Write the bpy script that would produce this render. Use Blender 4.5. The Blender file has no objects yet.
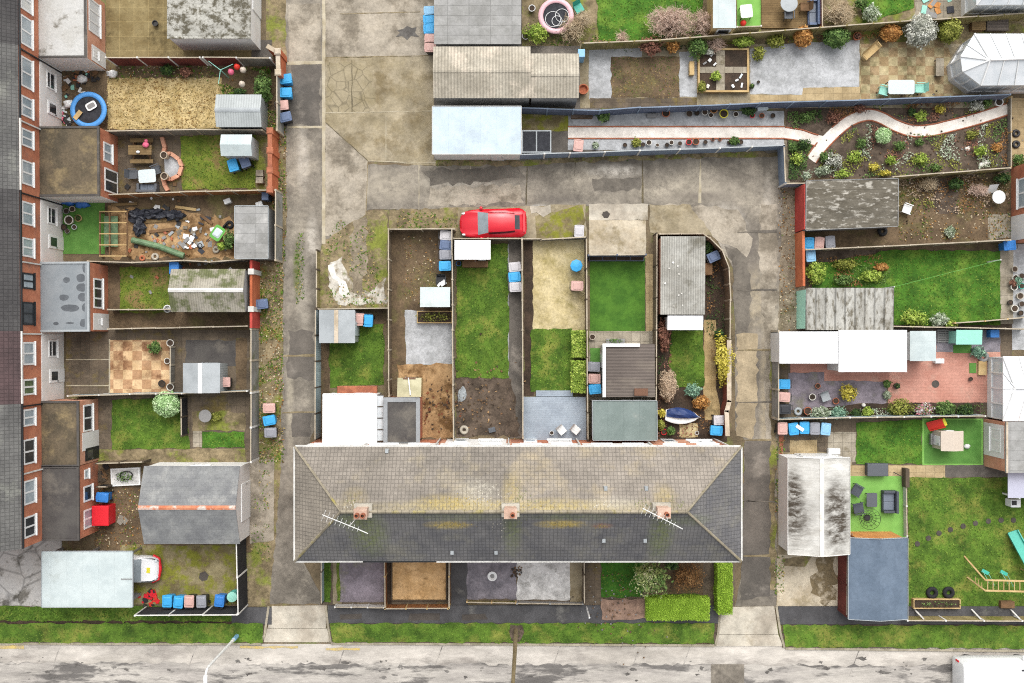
import bpy, math, random
from math import sin, cos, pi, radians, hypot, atan2, sqrt
from mathutils import Vector, Matrix, noise

random.seed(11)
H, S = 63.0, 15.3          # camera height over the ground (m), photo scale on the ground (px per m)
COL = bpy.context.scene.collection
U = random.uniform


def W(px, py, z=0.0):
    """ground position of something seen at photo pixel (px, py) that lies z metres above the ground"""
    k = (H - z) / H
    return ((px - 512) / S * k, (341.5 - py) / S * k)


# ------------------------------------------------------------------ materials
def srgb(c):
    return tuple((v / 12.92 if v <= .04045 else ((v + .055) / 1.055) ** 2.4) for v in (x / 255 for x in c))


ALB = 0.74


def A(c, f=1.0):
    return tuple(min(.88, v * ALB * f) for v in srgb(c)) + (1,)


MATS = {}


def mat(name, c1, c2=None, sc=1.2, lo=.42, hi=.6, c3=None, sc3=.5, lo3=.54, hi3=.66, fine=.22, fsc=6, rough=.9, spec=.25,
        pat=None, pw=.3, ph=.3, pm=.02, pk=.6, pv=.85, off=0.0, bump=.25, bd=.02, metal=0.0, st=(1, 1, 1), grime=None, spots=(), ssc=1.7):
    m = bpy.data.materials.new(name)
    m.use_nodes = True
    nt = m.node_tree
    N, L = nt.nodes, nt.links
    b = N['Principled BSDF']
    b.inputs['Roughness'].default_value = rough
    b.inputs['Specular IOR Level'].default_value = spec
    b.inputs['Metallic'].default_value = metal
    geo = N.new('ShaderNodeNewGeometry')
    mp = N.new('ShaderNodeMapping')
    mp.inputs['Scale'].default_value = st
    L.new(geo.outputs['Position'], mp.inputs['Vector'])

    def nz(scale, detail=6, rg=.6):
        n = N.new('ShaderNodeTexNoise')
        n.inputs['Scale'].default_value = scale
        n.inputs['Detail'].default_value = detail
        n.inputs['Roughness'].default_value = rg
        L.new(mp.outputs['Vector'], n.inputs['Vector'])
        return n.outputs['Fac']

    def rng(src, a, z, o0=0.0, o1=1.0):
        r = N.new('ShaderNodeMapRange')
        r.inputs['From Min'].default_value = a
        r.inputs['From Max'].default_value = z
        r.inputs['To Min'].default_value = o0
        r.inputs['To Max'].default_value = o1
        L.new(src, r.inputs['Value'])
        return r.outputs['Result']

    def mix(fac, a, z, mode='MIX'):
        x = N.new('ShaderNodeMix')
        x.data_type = 'RGBA'
        x.blend_type = mode
        for sock, v in ((x.inputs[0], fac), (x.inputs[6], a), (x.inputs[7], z)):
            if hasattr(v, 'is_output'):
                L.new(v, sock)
            else:
                sock.default_value = v
        return x.outputs[2]

    col = A(c1)
    if c2:
        col = mix(rng(nz(sc, 7, .65), lo, hi), A(c1), A(c2))
    if c3:
        col = mix(rng(nz(sc3, 8, .68), lo3, hi3), col, A(c3))
    h = None
    if fine:
        f = nz(fsc, 7, .78)
        h = f
        g = rng(f, .3, .7, 1 - fine, 1 + fine)
        cc = N.new('ShaderNodeCombineColor')
        for i in range(3):
            L.new(g, cc.inputs[i])
        col = mix(1.0, col, cc.outputs[0], 'MULTIPLY')
    grime = (fine * .8 if fine else 0) if grime is None else grime
    if grime and c2:
        g = rng(nz(.7, 10, .75), .3, .7, 1 - grime, 1 + grime)
        cc = N.new('ShaderNodeCombineColor')
        for i in range(3):
            L.new(g, cc.inputs[i])
        col = mix(1.0, col, cc.outputs[0], 'MULTIPLY')
    sn = nz(ssc, 10, .78) if spots else None
    for sx, sy, rx, ry, sc_, k in spots:       # stains grown in one place: centre, radii (m), colour, strength
        ms = N.new('ShaderNodeMapping')
        ms.inputs['Location'].default_value = (-sx / rx, -sy / ry, 0)
        ms.inputs['Scale'].default_value = (1 / rx, 1 / ry, 0)
        L.new(geo.outputs['Position'], ms.inputs['Vector'])
        ln = N.new('ShaderNodeVectorMath')
        ln.operation = 'LENGTH'
        L.new(ms.outputs[0], ln.inputs[0])
        f0 = rng(ln.outputs['Value'], .3, 1, 1, 0)
        mu = N.new('ShaderNodeMath')
        mu.operation = 'MULTIPLY'
        L.new(f0, mu.inputs[0])
        L.new(rng(sn, .36, .6, 0, k), mu.inputs[1])
        col = mix(mu.outputs[0], col, A(sc_))
    pf = None
    if pat:
        uv = N.new('ShaderNodeUVMap')
        if pat == 'brick':
            t = N.new('ShaderNodeTexBrick')
            t.offset = off
            for k, v in (('Scale', 1.0), ('Brick Width', pw), ('Row Height', ph), ('Mortar Size', pm), ('Mortar Smooth', .3)):
                t.inputs[k].default_value = v
            t.inputs['Color1'].default_value = (1, 1, 1, 1)
            t.inputs['Color2'].default_value = (pv, pv, pv, 1)
            t.inputs['Mortar'].default_value = (pk, pk, pk, 1)
            L.new(uv.outputs[0], t.inputs['Vector'])
            col = mix(1.0, col, t.outputs['Color'], 'MULTIPLY')
            pf = rng(t.outputs['Fac'], 0, 1, 1, 0)
        elif pat in ('corr', 'corry'):
            t = N.new('ShaderNodeTexWave')
            t.wave_type = 'BANDS'
            t.bands_direction = 'X' if pat == 'corr' else 'Y'
            t.inputs['Scale'].default_value = .314 / pw
            L.new(uv.outputs[0], t.inputs['Vector'])
            g = rng(t.outputs['Fac'], 0, 1, pk, 1.05)
            cc = N.new('ShaderNodeCombineColor')
            for i in range(3):
                L.new(g, cc.inputs[i])
            col = mix(1.0, col, cc.outputs[0], 'MULTIPLY')
            pf = t.outputs['Fac']
        elif pat == 'crack':
            t = N.new('ShaderNodeTexVoronoi')
            t.feature = 'DISTANCE_TO_EDGE'
            t.inputs['Scale'].default_value = 1 / pw
            L.new(geo.outputs['Position'], t.inputs['Vector'])
            k_ = rng(t.outputs['Distance'], .005, .05, pk, 1)
            cc = N.new('ShaderNodeCombineColor')
            for i in range(3):
                L.new(k_, cc.inputs[i])
            col = mix(1.0, col, cc.outputs[0], 'MULTIPLY')
        elif pat == 'check':
            t = N.new('ShaderNodeTexChecker')
            t.inputs['Scale'].default_value = 1 / pw
            t.inputs['Color1'].default_value = (1, 1, 1, 1)
            t.inputs['Color2'].default_value = (pk, pk * .8, pk * .75, 1)
            L.new(uv.outputs[0], t.inputs['Vector'])
            col = mix(pv, col, t.outputs['Color'], 'MULTIPLY')
    if hasattr(col, 'is_output'):
        L.new(col, b.inputs['Base Color'])
    else:
        b.inputs['Base Color'].default_value = col
    hh = pf if pf is not None else h
    if bump and hh is not None:
        bp = N.new('ShaderNodeBump')
        bp.inputs['Strength'].default_value = bump
        bp.inputs['Distance'].default_value = bd
        L.new(hh, bp.inputs['Height'])
        L.new(bp.outputs[0], b.inputs['Normal'])
    MATS[name] = m
    return m


def plain(name, c, rough=.55, fine=.1, spec=.3, **k):
    return mat(name, c, rough=rough, fine=fine, spec=spec, fsc=6, **k)


# ------------------------------------------------------------------ mesh builder
class MB:
    def __init__(s):
        s.v, s.f, s.m = [], [], []

    def face(s, pts, mi=0):
        i = len(s.v)
        s.v += [tuple(p) for p in pts]
        s.f.append(tuple(range(i, i + len(pts))))
        s.m.append(mi)
        return s

    def mesh(s, vs, fs, mi=0):
        i = len(s.v)
        s.v += [tuple(p) for p in vs]
        for f in fs:
            s.f.append(tuple(i + k for k in f))
            s.m.append(mi)
        return s

    def prism(s, pts, z0, z1, mi=0, top=None):
        n = len(pts)
        ar = sum(pts[i][0] * pts[(i + 1) % n][1] - pts[(i + 1) % n][0] * pts[i][1] for i in range(n))
        if ar < 0:
            pts = pts[::-1]
        t = top or pts
        if ar < 0 and top:
            t = top[::-1]
        vs = [(x, y, z0) for x, y in pts] + [(x, y, z1) for x, y in t]
        fs = [tuple(range(n - 1, -1, -1)), tuple(range(n, 2 * n))] + [(i, (i + 1) % n, n + (i + 1) % n, n + i) for i in range(n)]
        return s.mesh(vs, fs, mi)

    def box(s, x0, y0, x1, y1, z0, z1, mi=0):
        x0, x1 = min(x0, x1), max(x0, x1)
        y0, y1 = min(y0, y1), max(y0, y1)
        return s.prism([(x0, y0), (x1, y0), (x1, y1), (x0, y1)], z0, z1, mi)

    def obox(s, cx, cy, w, d, z0, z1, rot=0.0, mi=0, taper=1.0):
        c, n = cos(rot), sin(rot)
        P = lambda k: [(cx + (a * w * c - b * d * n) / 2 * k, cy + (a * w * n + b * d * c) / 2 * k) for a, b in ((-1, -1), (1, -1), (1, 1), (-1, 1))]
        return s.prism(P(1), z0, z1, mi, P(taper))

    def cyl(s, cx, cy, z0, z1, r0, r1=None, n=14, mi=0):
        r1 = r0 if r1 is None else r1
        P = lambda r: [(cx + r * cos(2 * pi * i / n), cy + r * sin(2 * pi * i / n)) for i in range(n)]
        return s.prism(P(r0), z0, z1, mi, P(r1))

    def lathe(s, cx, cy, prof, n=16, mi=0, close=False):
        vs, fs = [], []
        for r, z in prof:
            vs += [(cx + r * cos(2 * pi * i / n), cy + r * sin(2 * pi * i / n), z) for i in range(n)]
        k = len(prof)
        for j in range(k if close else k - 1):
            a, b = j * n, ((j + 1) % k) * n
            fs += [(a + i, a + (i + 1) % n, b + (i + 1) % n, b + i) for i in range(n)]
        return s.mesh(vs, fs, mi)

    def ring(s, cx, cy, z, R, r, n=24, m=6, mi=0, flat=1.0):
        return s.lathe(cx, cy, [(R + r * cos(2 * pi * j / m), z + r * flat * sin(2 * pi * j / m)) for j in range(m)], n, mi, True)

    def tube(s, pts, r, n=6, mi=0, r1=None):
        pts = [Vector(p) for p in pts]
        vs, fs = [], []
        k = len(pts)
        for j, p in enumerate(pts):
            t = (pts[min(j + 1, k - 1)] - pts[max(j - 1, 0)]).normalized()
            a = t.cross(Vector((0, 0, 1)) if abs(t.z) < .9 else Vector((1, 0, 0))).normalized()
            b = t.cross(a)
            rr = r if r1 is None else r + (r1 - r) * j / (k - 1)
            vs += [p + a * rr * cos(2 * pi * i / n) + b * rr * sin(2 * pi * i / n) for i in range(n)]
        for j in range(k - 1):
            fs += [(j * n + i, j * n + (i + 1) % n, (j + 1) * n + (i + 1) % n, (j + 1) * n + i) for i in range(n)]
        fs += [tuple(range(n - 1, -1, -1)), tuple(range((k - 1) * n, k * n))]
        return s.mesh(vs, fs, mi)

    def bar(s, p, q, w, h=None, mi=0):
        """square beam from p to q"""
        h = h or w
        p, q = Vector(p), Vector(q)
        t = (q - p).normalized()
        a = t.cross(Vector((0, 0, 1)) if abs(t.z) < .95 else Vector((1, 0, 0))).normalized() * w / 2
        b = a.cross(t).normalized() * h / 2
        vs = [p + a + b, p - a + b, p - a - b, p + a - b, q + a + b, q - a + b, q - a - b, q + a - b]
        return s.mesh(vs, [(0, 3, 2, 1), (4, 5, 6, 7), (0, 1, 5, 4), (1, 2, 6, 5), (2, 3, 7, 6), (3, 0, 4, 7)], mi)

    def slab(s, quad, t, mi=0):
        """thick plate under a 3-D polygon (thickness measured downwards)"""
        n = len(quad)
        q = [Vector(p) for p in quad]
        if (q[1] - q[0]).cross(q[2] - q[0]).z < 0:
            q = q[::-1]
        vs = [p - Vector((0, 0, t)) for p in q] + q
        return s.mesh(vs, [tuple(range(n - 1, -1, -1)), tuple(range(n, 2 * n))] + [(i, (i + 1) % n, n + (i + 1) % n, n + i) for i in range(n)], mi)

    def blob(s, cx, cy, cz, rx, ry, rz, nu=12, nv=8, mi=0, lump=0.0, seed=0):
        vs, fs = [], []
        for j in range(nv + 1):
            ph = -pi / 2 + pi * j / nv
            for i in range(nu):
                th = 2 * pi * i / nu
                d = Vector((cos(ph) * cos(th), cos(ph) * sin(th), sin(ph)))
                k = 1 + lump * noise.noise(d * 2.2 + Vector((seed, seed * .7, 0)))
                vs.append((cx + d.x * rx * k, cy + d.y * ry * k, cz + d.z * rz * k))
        for j in range(nv):
            for i in range(nu):
                fs.append((j * nu + i, j * nu + (i + 1) % nu, (j + 1) * nu + (i + 1) % nu, (j + 1) * nu + i))
        return s.mesh(vs, fs, mi)


ORG = {}


def make(name, mb, mats, org=(0, 0, 0), smooth=False, bev=0.0, seg=2):
    me = bpy.data.meshes.new(name)
    ox, oy, oz = org
    me.from_pydata([(x - ox, y - oy, z - oz) for x, y, z in mb.v], [], mb.f)
    if not isinstance(mats, (list, tuple)):
        mats = [mats]
    for m in mats:
        me.materials.append(MATS[m] if isinstance(m, str) else m)
    uv = me.uv_layers.new(name='UVMap').data
    up = Vector((0, 0, 1))
    for p in me.polygons:
        p.material_index = mb.m[p.index]
        p.use_smooth = smooth
        n = p.normal
        if abs(n.z) > .999 or n.length < .5:
            t, b = Vector((1, 0, 0)), Vector((0, 1, 0))
        else:
            t = up.cross(n).normalized()
            b = n.cross(t)
        for li in p.loop_indices:
            c = me.vertices[me.loops[li].vertex_index].co + Vector(org)
            uv[li].uv = (c.dot(t), c.dot(b))
    o = bpy.data.objects.new(name, me)
    COL.objects.link(o)
    if bev:
        md = o.modifiers.new('bevel', 'BEVEL')
        md.width = bev
        md.segments = seg
        md.limit_method = 'ANGLE'
        md.angle_limit = radians(40)
    return o


def tag(o, label=None, cat=None, group=None, kind=None):
    for k, v in (('label', label), ('category', cat), ('group', group), ('kind', kind)):
        if v:
            o[k] = v
    return o


def thing(name, label, cat, loc=(0, 0, 0), rot=0.0, group=None):
    o = bpy.data.objects.new(name, None)
    COL.objects.link(o)
    o.empty_display_size = .2
    o.location = loc
    o.rotation_euler = (0, 0, rot)
    ORG[o] = tuple(loc)
    return tag(o, label, cat, group)


def part(name, mb, mats, par, local=False, label=None, **k):
    org = (0, 0, 0) if local else ORG[par]
    o = make(name, mb, mats, org, **k)
    o.parent = par
    ORG[o] = org
    if label:
        o['label'] = label
    return o


def solo(name, mb, mats, label, cat, group=None, kind=None, **k):
    xs, ys, zs = zip(*mb.v)
    org = ((min(xs) + max(xs)) / 2, (min(ys) + max(ys)) / 2, min(zs))
    o = make(name, mb, mats, org, **k)
    o.location = org
    ORG[o] = org
    return tag(o, label, cat, group, kind)


def kids(o):
    return [c for c in ORG if c.parent == o]


def dup(o, loc, rot=0.0, label=None, group=None, par=None):
    c = o.copy()
    COL.objects.link(c)
    ORG[c] = ORG[o]
    if par is None:
        c.location = loc
        c.rotation_euler = (0, 0, rot)
        if label:
            c['label'] = label
        if group:
            c['group'] = group
    else:
        c.parent = par
    for ch in kids(o):
        dup(ch, None, par=c)
    return c


# ------------------------------------------------------------------ ground sheets, lawns
def dense(pts, step, jit):
    out = []
    n = len(pts)
    for i in range(n):
        a, b = pts[i], pts[(i + 1) % n]
        k = max(1, int(hypot(b[0] - a[0], b[1] - a[1]) / step))
        for j in range(k):
            t = j / k
            q = jit if j else jit * .3
            out.append((a[0] + (b[0] - a[0]) * t + U(-q, q), a[1] + (b[1] - a[1]) * t + U(-q, q)))
    return out


def rect(x0, y0, x1, y1):
    return [(x0, y0), (x1, y0), (x1, y1), (x0, y1)]


def px_poly(pts, z=0.0):
    if len(pts) == 4 and not isinstance(pts[0], (tuple, list)):
        pts = rect(*pts)
    return [W(x, y, z) for x, y in pts]


NSH = [0]


def lay(layer):
    NSH[0] += 1
    return layer * .006 + NSH[0] * .000015


def sheet(name, pts, layer, m, jit=0.0, kind='structure', label=None, cat=None, zadd=0.0):
    P = px_poly(pts)
    if jit:
        P = dense(P, .35, jit)
    z = lay(layer) + zadd
    n = len(P)
    if sum(P[i][0] * P[(i + 1) % n][1] - P[(i + 1) % n][0] * P[i][1] for i in range(n)) < 0:
        P = P[::-1]
    return solo(name, MB().face([(x, y, z) for x, y in P]), m, label, cat, kind=kind)


def slab_sheet(name, pts, h, m, kind='structure', label=None, cat=None, **k):
    return solo(name, MB().prism(px_poly(pts), 0, h), m, label, cat, kind=kind, **k)


def inside(p, P):
    r = False
    for i in range(len(P)):
        a, b = P[i], P[i - 1]
        if (a[1] > p[1]) != (b[1] > p[1]) and p[0] < (b[0] - a[0]) * (p[1] - a[1]) / (b[1] - a[1] + 1e-12) + a[0]:
            r = not r
    return r


def scatter(P, n):
    xs, ys = zip(*P)
    out, k = [], 0
    while len(out) < n and k < n * 20:
        k += 1
        p = (U(min(xs), max(xs)), U(min(ys), max(ys)))
        if inside(p, P):
            out.append(p)
    return out


def area(P):
    return abs(sum(P[i][0] * P[i - 1][1] - P[i - 1][0] * P[i][1] for i in range(len(P)))) / 2


def blade(mb, x, y, z, s, mi):
    a = U(0, 2 * pi)
    l = U(.3, 1.1) * s
    c, n = cos(a), sin(a)
    w = s * .35
    mb.mesh([(x - n * w, y + c * w, z), (x + n * w, y - c * w, z), (x + c * l, y + n * l, z + U(.3, .9) * s)], [(0, 1, 2)], mi)


def lawn(pts, label, m='grass', tufts=('blade_a', 'blade_b', 'blade_c'), layer=7, dens=55, s=.085, jit=.07, name='lawn', h0=0.0):
    P = dense(px_poly(pts), .35, jit)
    z = lay(layer) + h0
    n = len(P)
    if sum(P[i][0] * P[(i + 1) % n][1] - P[(i + 1) % n][0] * P[i][1] for i in range(n)) < 0:
        P = P[::-1]
    mb = MB().face([(x, y, z) for x, y in P])
    for x, y in scatter(P, int(area(P) * dens)):
        q = noise.noise(Vector((x * .8, y * .8, 3))) + U(-.5, .5)
        blade(mb, x, y, z, s * U(.6, 1.5), 1 if q < -.15 else 2 if q < .25 else 3)
    return solo(name, mb, [m] + list(tufts), label, 'grass' if name in ('lawn', 'grass_verge') else 'ground cover', kind='stuff')


# ------------------------------------------------------------------ plants
def leaf(mb, p, n, s, mi):
    n = n.normalized()
    a = n.cross(Vector((U(-1, 1), U(-1, 1), U(-1, 1)))).normalized() * s
    b = n.cross(a).normalized() * s * U(.5, .9)
    mb.face([p - a, p + b * .8, p + a, p - b * .8], mi)


def foliage(rx, ry, h, n, s, lump=.35, shell=.55, z0=.0, flat=1.0, seed=None, ncol=3, box=False):
    sd = U(0, 90) if seed is None else seed
    mb = MB()
    for i in range(n):
        if box:
            f = random.choice('ttttxxyy')
            x, y, z = U(-1, 1), U(-1, 1), U(0, 1)
            if f == 't':
                z = U(.85, 1.03)
            elif f == 'x':
                x = random.choice((-1, 1)) * U(.88, 1.02)
            else:
                y = random.choice((-1, 1)) * U(.88, 1.02)
            p = Vector((x * rx, y * ry, z0 + z * h))
            p += Vector((noise.noise(p * 1.1 + Vector((sd, 0, 0))), noise.noise(p * 1.1 + Vector((0, sd, 0))), noise.noise(p * 1.5 + Vector((0, 0, sd))))) * lump * .25
            nn = Vector((x * .3, y * .3, 1)) + Vector((U(-.8, .8), U(-.8, .8), U(-.6, .6)))
            q = noise.noise(p * 2.5 + Vector((sd, 5, 0))) + U(-.45, .45)
        else:
            d = Vector((random.gauss(0, 1), random.gauss(0, 1), abs(random.gauss(0, 1)) if random.random() < .8 else random.gauss(0, .5))).normalized()
            k = 1 + lump * (noise.noise(d * 1.9 + Vector((sd, 0, 0))) * 1.5 + noise.noise(d * 4.5 + Vector((0, sd, 0))) * .8)
            r = (shell + (1 - shell) * random.random() ** .6) * k
            hz = h * .5
            p = Vector((d.x * rx * r, d.y * ry * r, max(z0 + .02, z0 + hz + d.z * hz * r * flat)))
            nn = d + Vector((U(-.9, .9), U(-.9, .9), U(-.3, .9)))
            q = noise.noise(d * 3.0 + Vector((sd, 5, 0))) * 1.1 + U(-.4, .4)
        leaf(mb, p, nn, s * U(.6, 1.35), min(ncol - 1, 0 if q < -.12 else 1 if q < .25 else 2))
    return mb


PAL = {}


def palette(key, *cols, rough=.75):
    names = []
    for i, c in enumerate(cols):
        n = 'leaf_%s_%d' % (key, i)
        mat(n, c, fine=.25, fsc=9, rough=rough, bump=0)
        names.append(n)
    PAL[key] = names


def stems(n, r, h, spread, rr=.02):
    mb = MB()
    for i in range(n):
        a = 2 * pi * i / n + U(-.4, .4)
        d = spread * U(.4, 1)
        mb.tube([(0, 0, 0), (cos(a) * d * .35, sin(a) * d * .35, h * .5), (cos(a) * d, sin(a) * d, h)], rr, 5, r1=rr * .4)
    return mb


def bush(px, py, rx, ry, h, pal, label, name='shrub', cat='shrub', n=None, s=.07, group=None, lump=.35, shell=.5, core=False, box=False, rot=0.0, z0=0.03, base=0.0):
    """rx, ry in photo pixels; foliage + stems"""
    x, y = W(px, py, h * .6 + base)
    rx, ry = rx / S, ry / S
    n = n or int(min(2600, 260 + 900 * rx * ry + 500 * h * max(rx, ry)))
    T = thing(name, label, cat, (x, y, base), rot, group)
    mb = foliage(rx, ry, h, n, s, lump, shell, z0, box=box)
    if core:
        if box:
            mb.box(-rx * .93, -ry * .93, rx * .93, ry * .93, z0, h * .93)
        else:
            mb.blob(0, 0, z0 + h * .48, rx * .86, ry * .86, h * .42, 14, 8, 0, lump * .6, U(0, 9))
    part('foliage', mb, PAL[pal], T, local=True)
    part('stem', stems(5, 0, h * .55, min(rx, ry) * .6), 'bark', T, local=True)
    return T


def twigs(px, py, r, h, m, label, n=90, name='bare_shrub', ry=None, cat='shrub', tips=None):
    x, y = W(px, py, h * .6)
    r /= S
    ry = (ry / S) if ry else r
    T = thing(name, label, cat, (x, y, 0))
    mb, lf = MB(), MB()
    for i in range(n):
        a, e = U(0, 2 * pi), random.random() ** .55
        rx_, ry_, hh = cos(a) * r * e, sin(a) * ry * e, h * (1 - .5 * e * e) * U(.7, 1.05)
        mid = Vector((rx_ * .45, ry_ * .45, hh * .6)) + Vector((U(-.05, .05), U(-.05, .05), 0))
        end = Vector((rx_, ry_, hh))
        mb.tube([(rx_ * .1, ry_ * .1, 0), mid, end], .014, 3, r1=.006)
        for k in range(8):
            t = U(.2, 1)
            p = mid.lerp(end, t)
            q = p + Vector((U(-1, 1), U(-1, 1), U(.1, .9))) * .26
            mb.tube([p, p.lerp(q, .5) + Vector((U(-.03, .03), U(-.03, .03), 0)), q], .011, 3, r1=.006)
            if tips:
                for j in range(3):
                    leaf(lf, q + Vector((U(-.08, .08), U(-.08, .08), U(-.05, .05))), Vector((U(-1, 1), U(-1, 1), 1)), .035, random.randrange(len(PAL[tips])))
    part('branches', mb, m, T, local=True)
    if tips:
        part('foliage', lf, PAL[tips], T, local=True)
    return T


# ------------------------------------------------------------------ walls, windows, fences
class Fr:
    """a vertical wall face: origin o, direction u along it, outward normal n"""

    def __init__(s, a, b, flip=False):
        s.o = a
        d = hypot(b[0] - a[0], b[1] - a[1])
        s.len = d
        s.u = ((b[0] - a[0]) / d, (b[1] - a[1]) / d)
        s.n = (s.u[1], -s.u[0]) if not flip else (-s.u[1], s.u[0])

    def p(s, u, d, z):
        return (s.o[0] + s.u[0] * u + s.n[0] * d, s.o[1] + s.u[1] * u + s.n[1] * d, z)

    def box(s, mb, u0, u1, z0, z1, d0, d1, mi=0):
        q = [s.p(u0, d0, 0)[:2], s.p(u1, d0, 0)[:2], s.p(u1, d1, 0)[:2], s.p(u0, d1, 0)[:2]]
        return mb.prism(q, z0, z1, mi)


def window(par, fr, u0, z0, w, h, fm='upvc', gm='glass', vb=1, hb=0, sill=True, name='window', t=.1):
    mb = MB()
    e = t
    for a in ((u0, u0 + w, z0, z0 + e), (u0, u0 + w, z0 + h - e, z0 + h), (u0, u0 + e, z0 + e, z0 + h - e), (u0 + w - e, u0 + w, z0 + e, z0 + h - e)):
        fr.box(mb, *a, -.02, .05)
    for i in range(vb):
        c = u0 + w * (i + 1) / (vb + 1)
        fr.box(mb, c - e / 2, c + e / 2, z0 + e, z0 + h - e, -.02, .047)
    for i in range(hb):
        c = z0 + h * (i + 1) / (hb + 1) + .1
        fr.box(mb, u0 + e, u0 + w - e, c - e / 2, c + e / 2, -.02, .044)
    o = part(name, mb, fm, par)
    g = MB()
    fr.box(g, u0 + e * .5, u0 + w - e * .5, z0 + e * .5, z0 + h - e * .5, -.015, .022)
    part('pane', g, random.choice(('glass', 'curtain', 'glass', 'glass_dark')) if gm == 'glass' else gm, o)
    if sill:
        q = MB()
        fr.box(q, u0 - .05, u0 + w + .05, z0 - .06, z0 - .002, -.02, .12)
        part('sill', q, fm, o)
    return o


def door(par, fr, u0, w=.85, h=2.0, m='upvc', gm='glass', glaze=True):
    mb = MB()
    fr.box(mb, u0, u0 + w, .05, h, -.02, .06)
    o = part('door', mb, m, par)
    if glaze:
        g = MB()
        fr.box(g, u0 + .15, u0 + w - .15, 1.0, h - .2, .05, .072)
        part('pane', g, gm, o)
    k = MB()
    fr.box(k, u0 + w - .12, u0 + w - .07, .95, 1.15, .05, .11)
    part('handle', k, 'steel', o)
    return o


def fence(pts, h, label, m='fence_wood', pm='fence_post', bay=1.83, t=.035, pt=.1, name='garden_fence', cat='fence', top=True, cap='fence_post', rails=False, z0=.04, posth=.06):
    """pts: photo pixels along the TOP edge; panels and posts are parts"""
    P = [W(x, y, h) for x, y in pts]
    mid = P[len(P) // 2]
    T = thing(name, label, cat, (mid[0], mid[1], 0))
    ms = m if isinstance(m, (list, tuple)) else [m]
    ends = [P[0]]
    for a, b in zip(P, P[1:]):
        fr = Fr(a, b)
        k = max(1, round(fr.len / bay))
        w = fr.len / k
        for i in range(k):
            mb = MB()
            u0, u1 = i * w + pt * .5, (i + 1) * w - pt * .5
            dz = U(-.03, .03)
            d = U(-.012, .012)
            fr.box(mb, u0, u1, z0, h + dz, d - t / 2, d + t / 2)
            if rails:
                for zr in (.35, h * .55, h - .25):
                    fr.box(mb, u0, u1, zr - .03, zr + .03, d + t / 2, d + t / 2 + .03)
                    fr.box(mb, u0, u1, zr - .03, zr + .03, d - t / 2 - .03, d - t / 2)
            if cap:
                fr.box(mb, u0, u1, h + dz + .001, h + dz + .03, d - .035, d + .035, 1)
            mm = random.choice(ms)
            part('panel', mb, [mm, cap] if cap else mm, T)
            ends.append(fr.p((i + 1) * w, 0, 0)[:2])
    rot = atan2(P[-1][1] - P[0][1], P[-1][0] - P[0][0])
    for x, y in ends:
        part('post', MB().obox(x, y, pt, pt, 0, h + posth, rot), pm, T)
    return T


def wall_run(pts, h, label, m='brick', cap='coping', th=.22, name='garden_wall', cat='wall', pillars=0, ph=.15):
    P = [W(x, y, h) for x, y in pts]
    mid = P[len(P) // 2]
    T = thing(name, label, cat, (mid[0], mid[1], 0))
    mb, cp = MB(), MB()
    for i, (a, b) in enumerate(zip(P, P[1:])):
        fr = Fr(a, b)
        e0 = -th / 2 if i else 0
        fr.box(mb, e0, fr.len + .0, 0, h, -th / 2, th / 2)
        if cap:
            fr.box(cp, e0, fr.len, h + .002, h + .06, -th / 2 - .03, th / 2 + .03)
    part('wall', mb, m, T)
    if cap:
        part('coping', cp, cap, T)
    L = Fr(P[0], P[-1])
    for i in range(pillars):
        u = L.len * i / max(1, pillars - 1)
        x, y, _ = L.p(u, 0, 0)
        r = atan2(L.u[1], L.u[0])
        p = part('pillar', MB().obox(x, y, th + .14, th + .14, 0, h + ph, r), m, T)
        part('cap', MB().obox(x, y, th + .2, th + .2, h + ph, h + ph + .06, r, taper=.7), cap or m, p)
    return T


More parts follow.
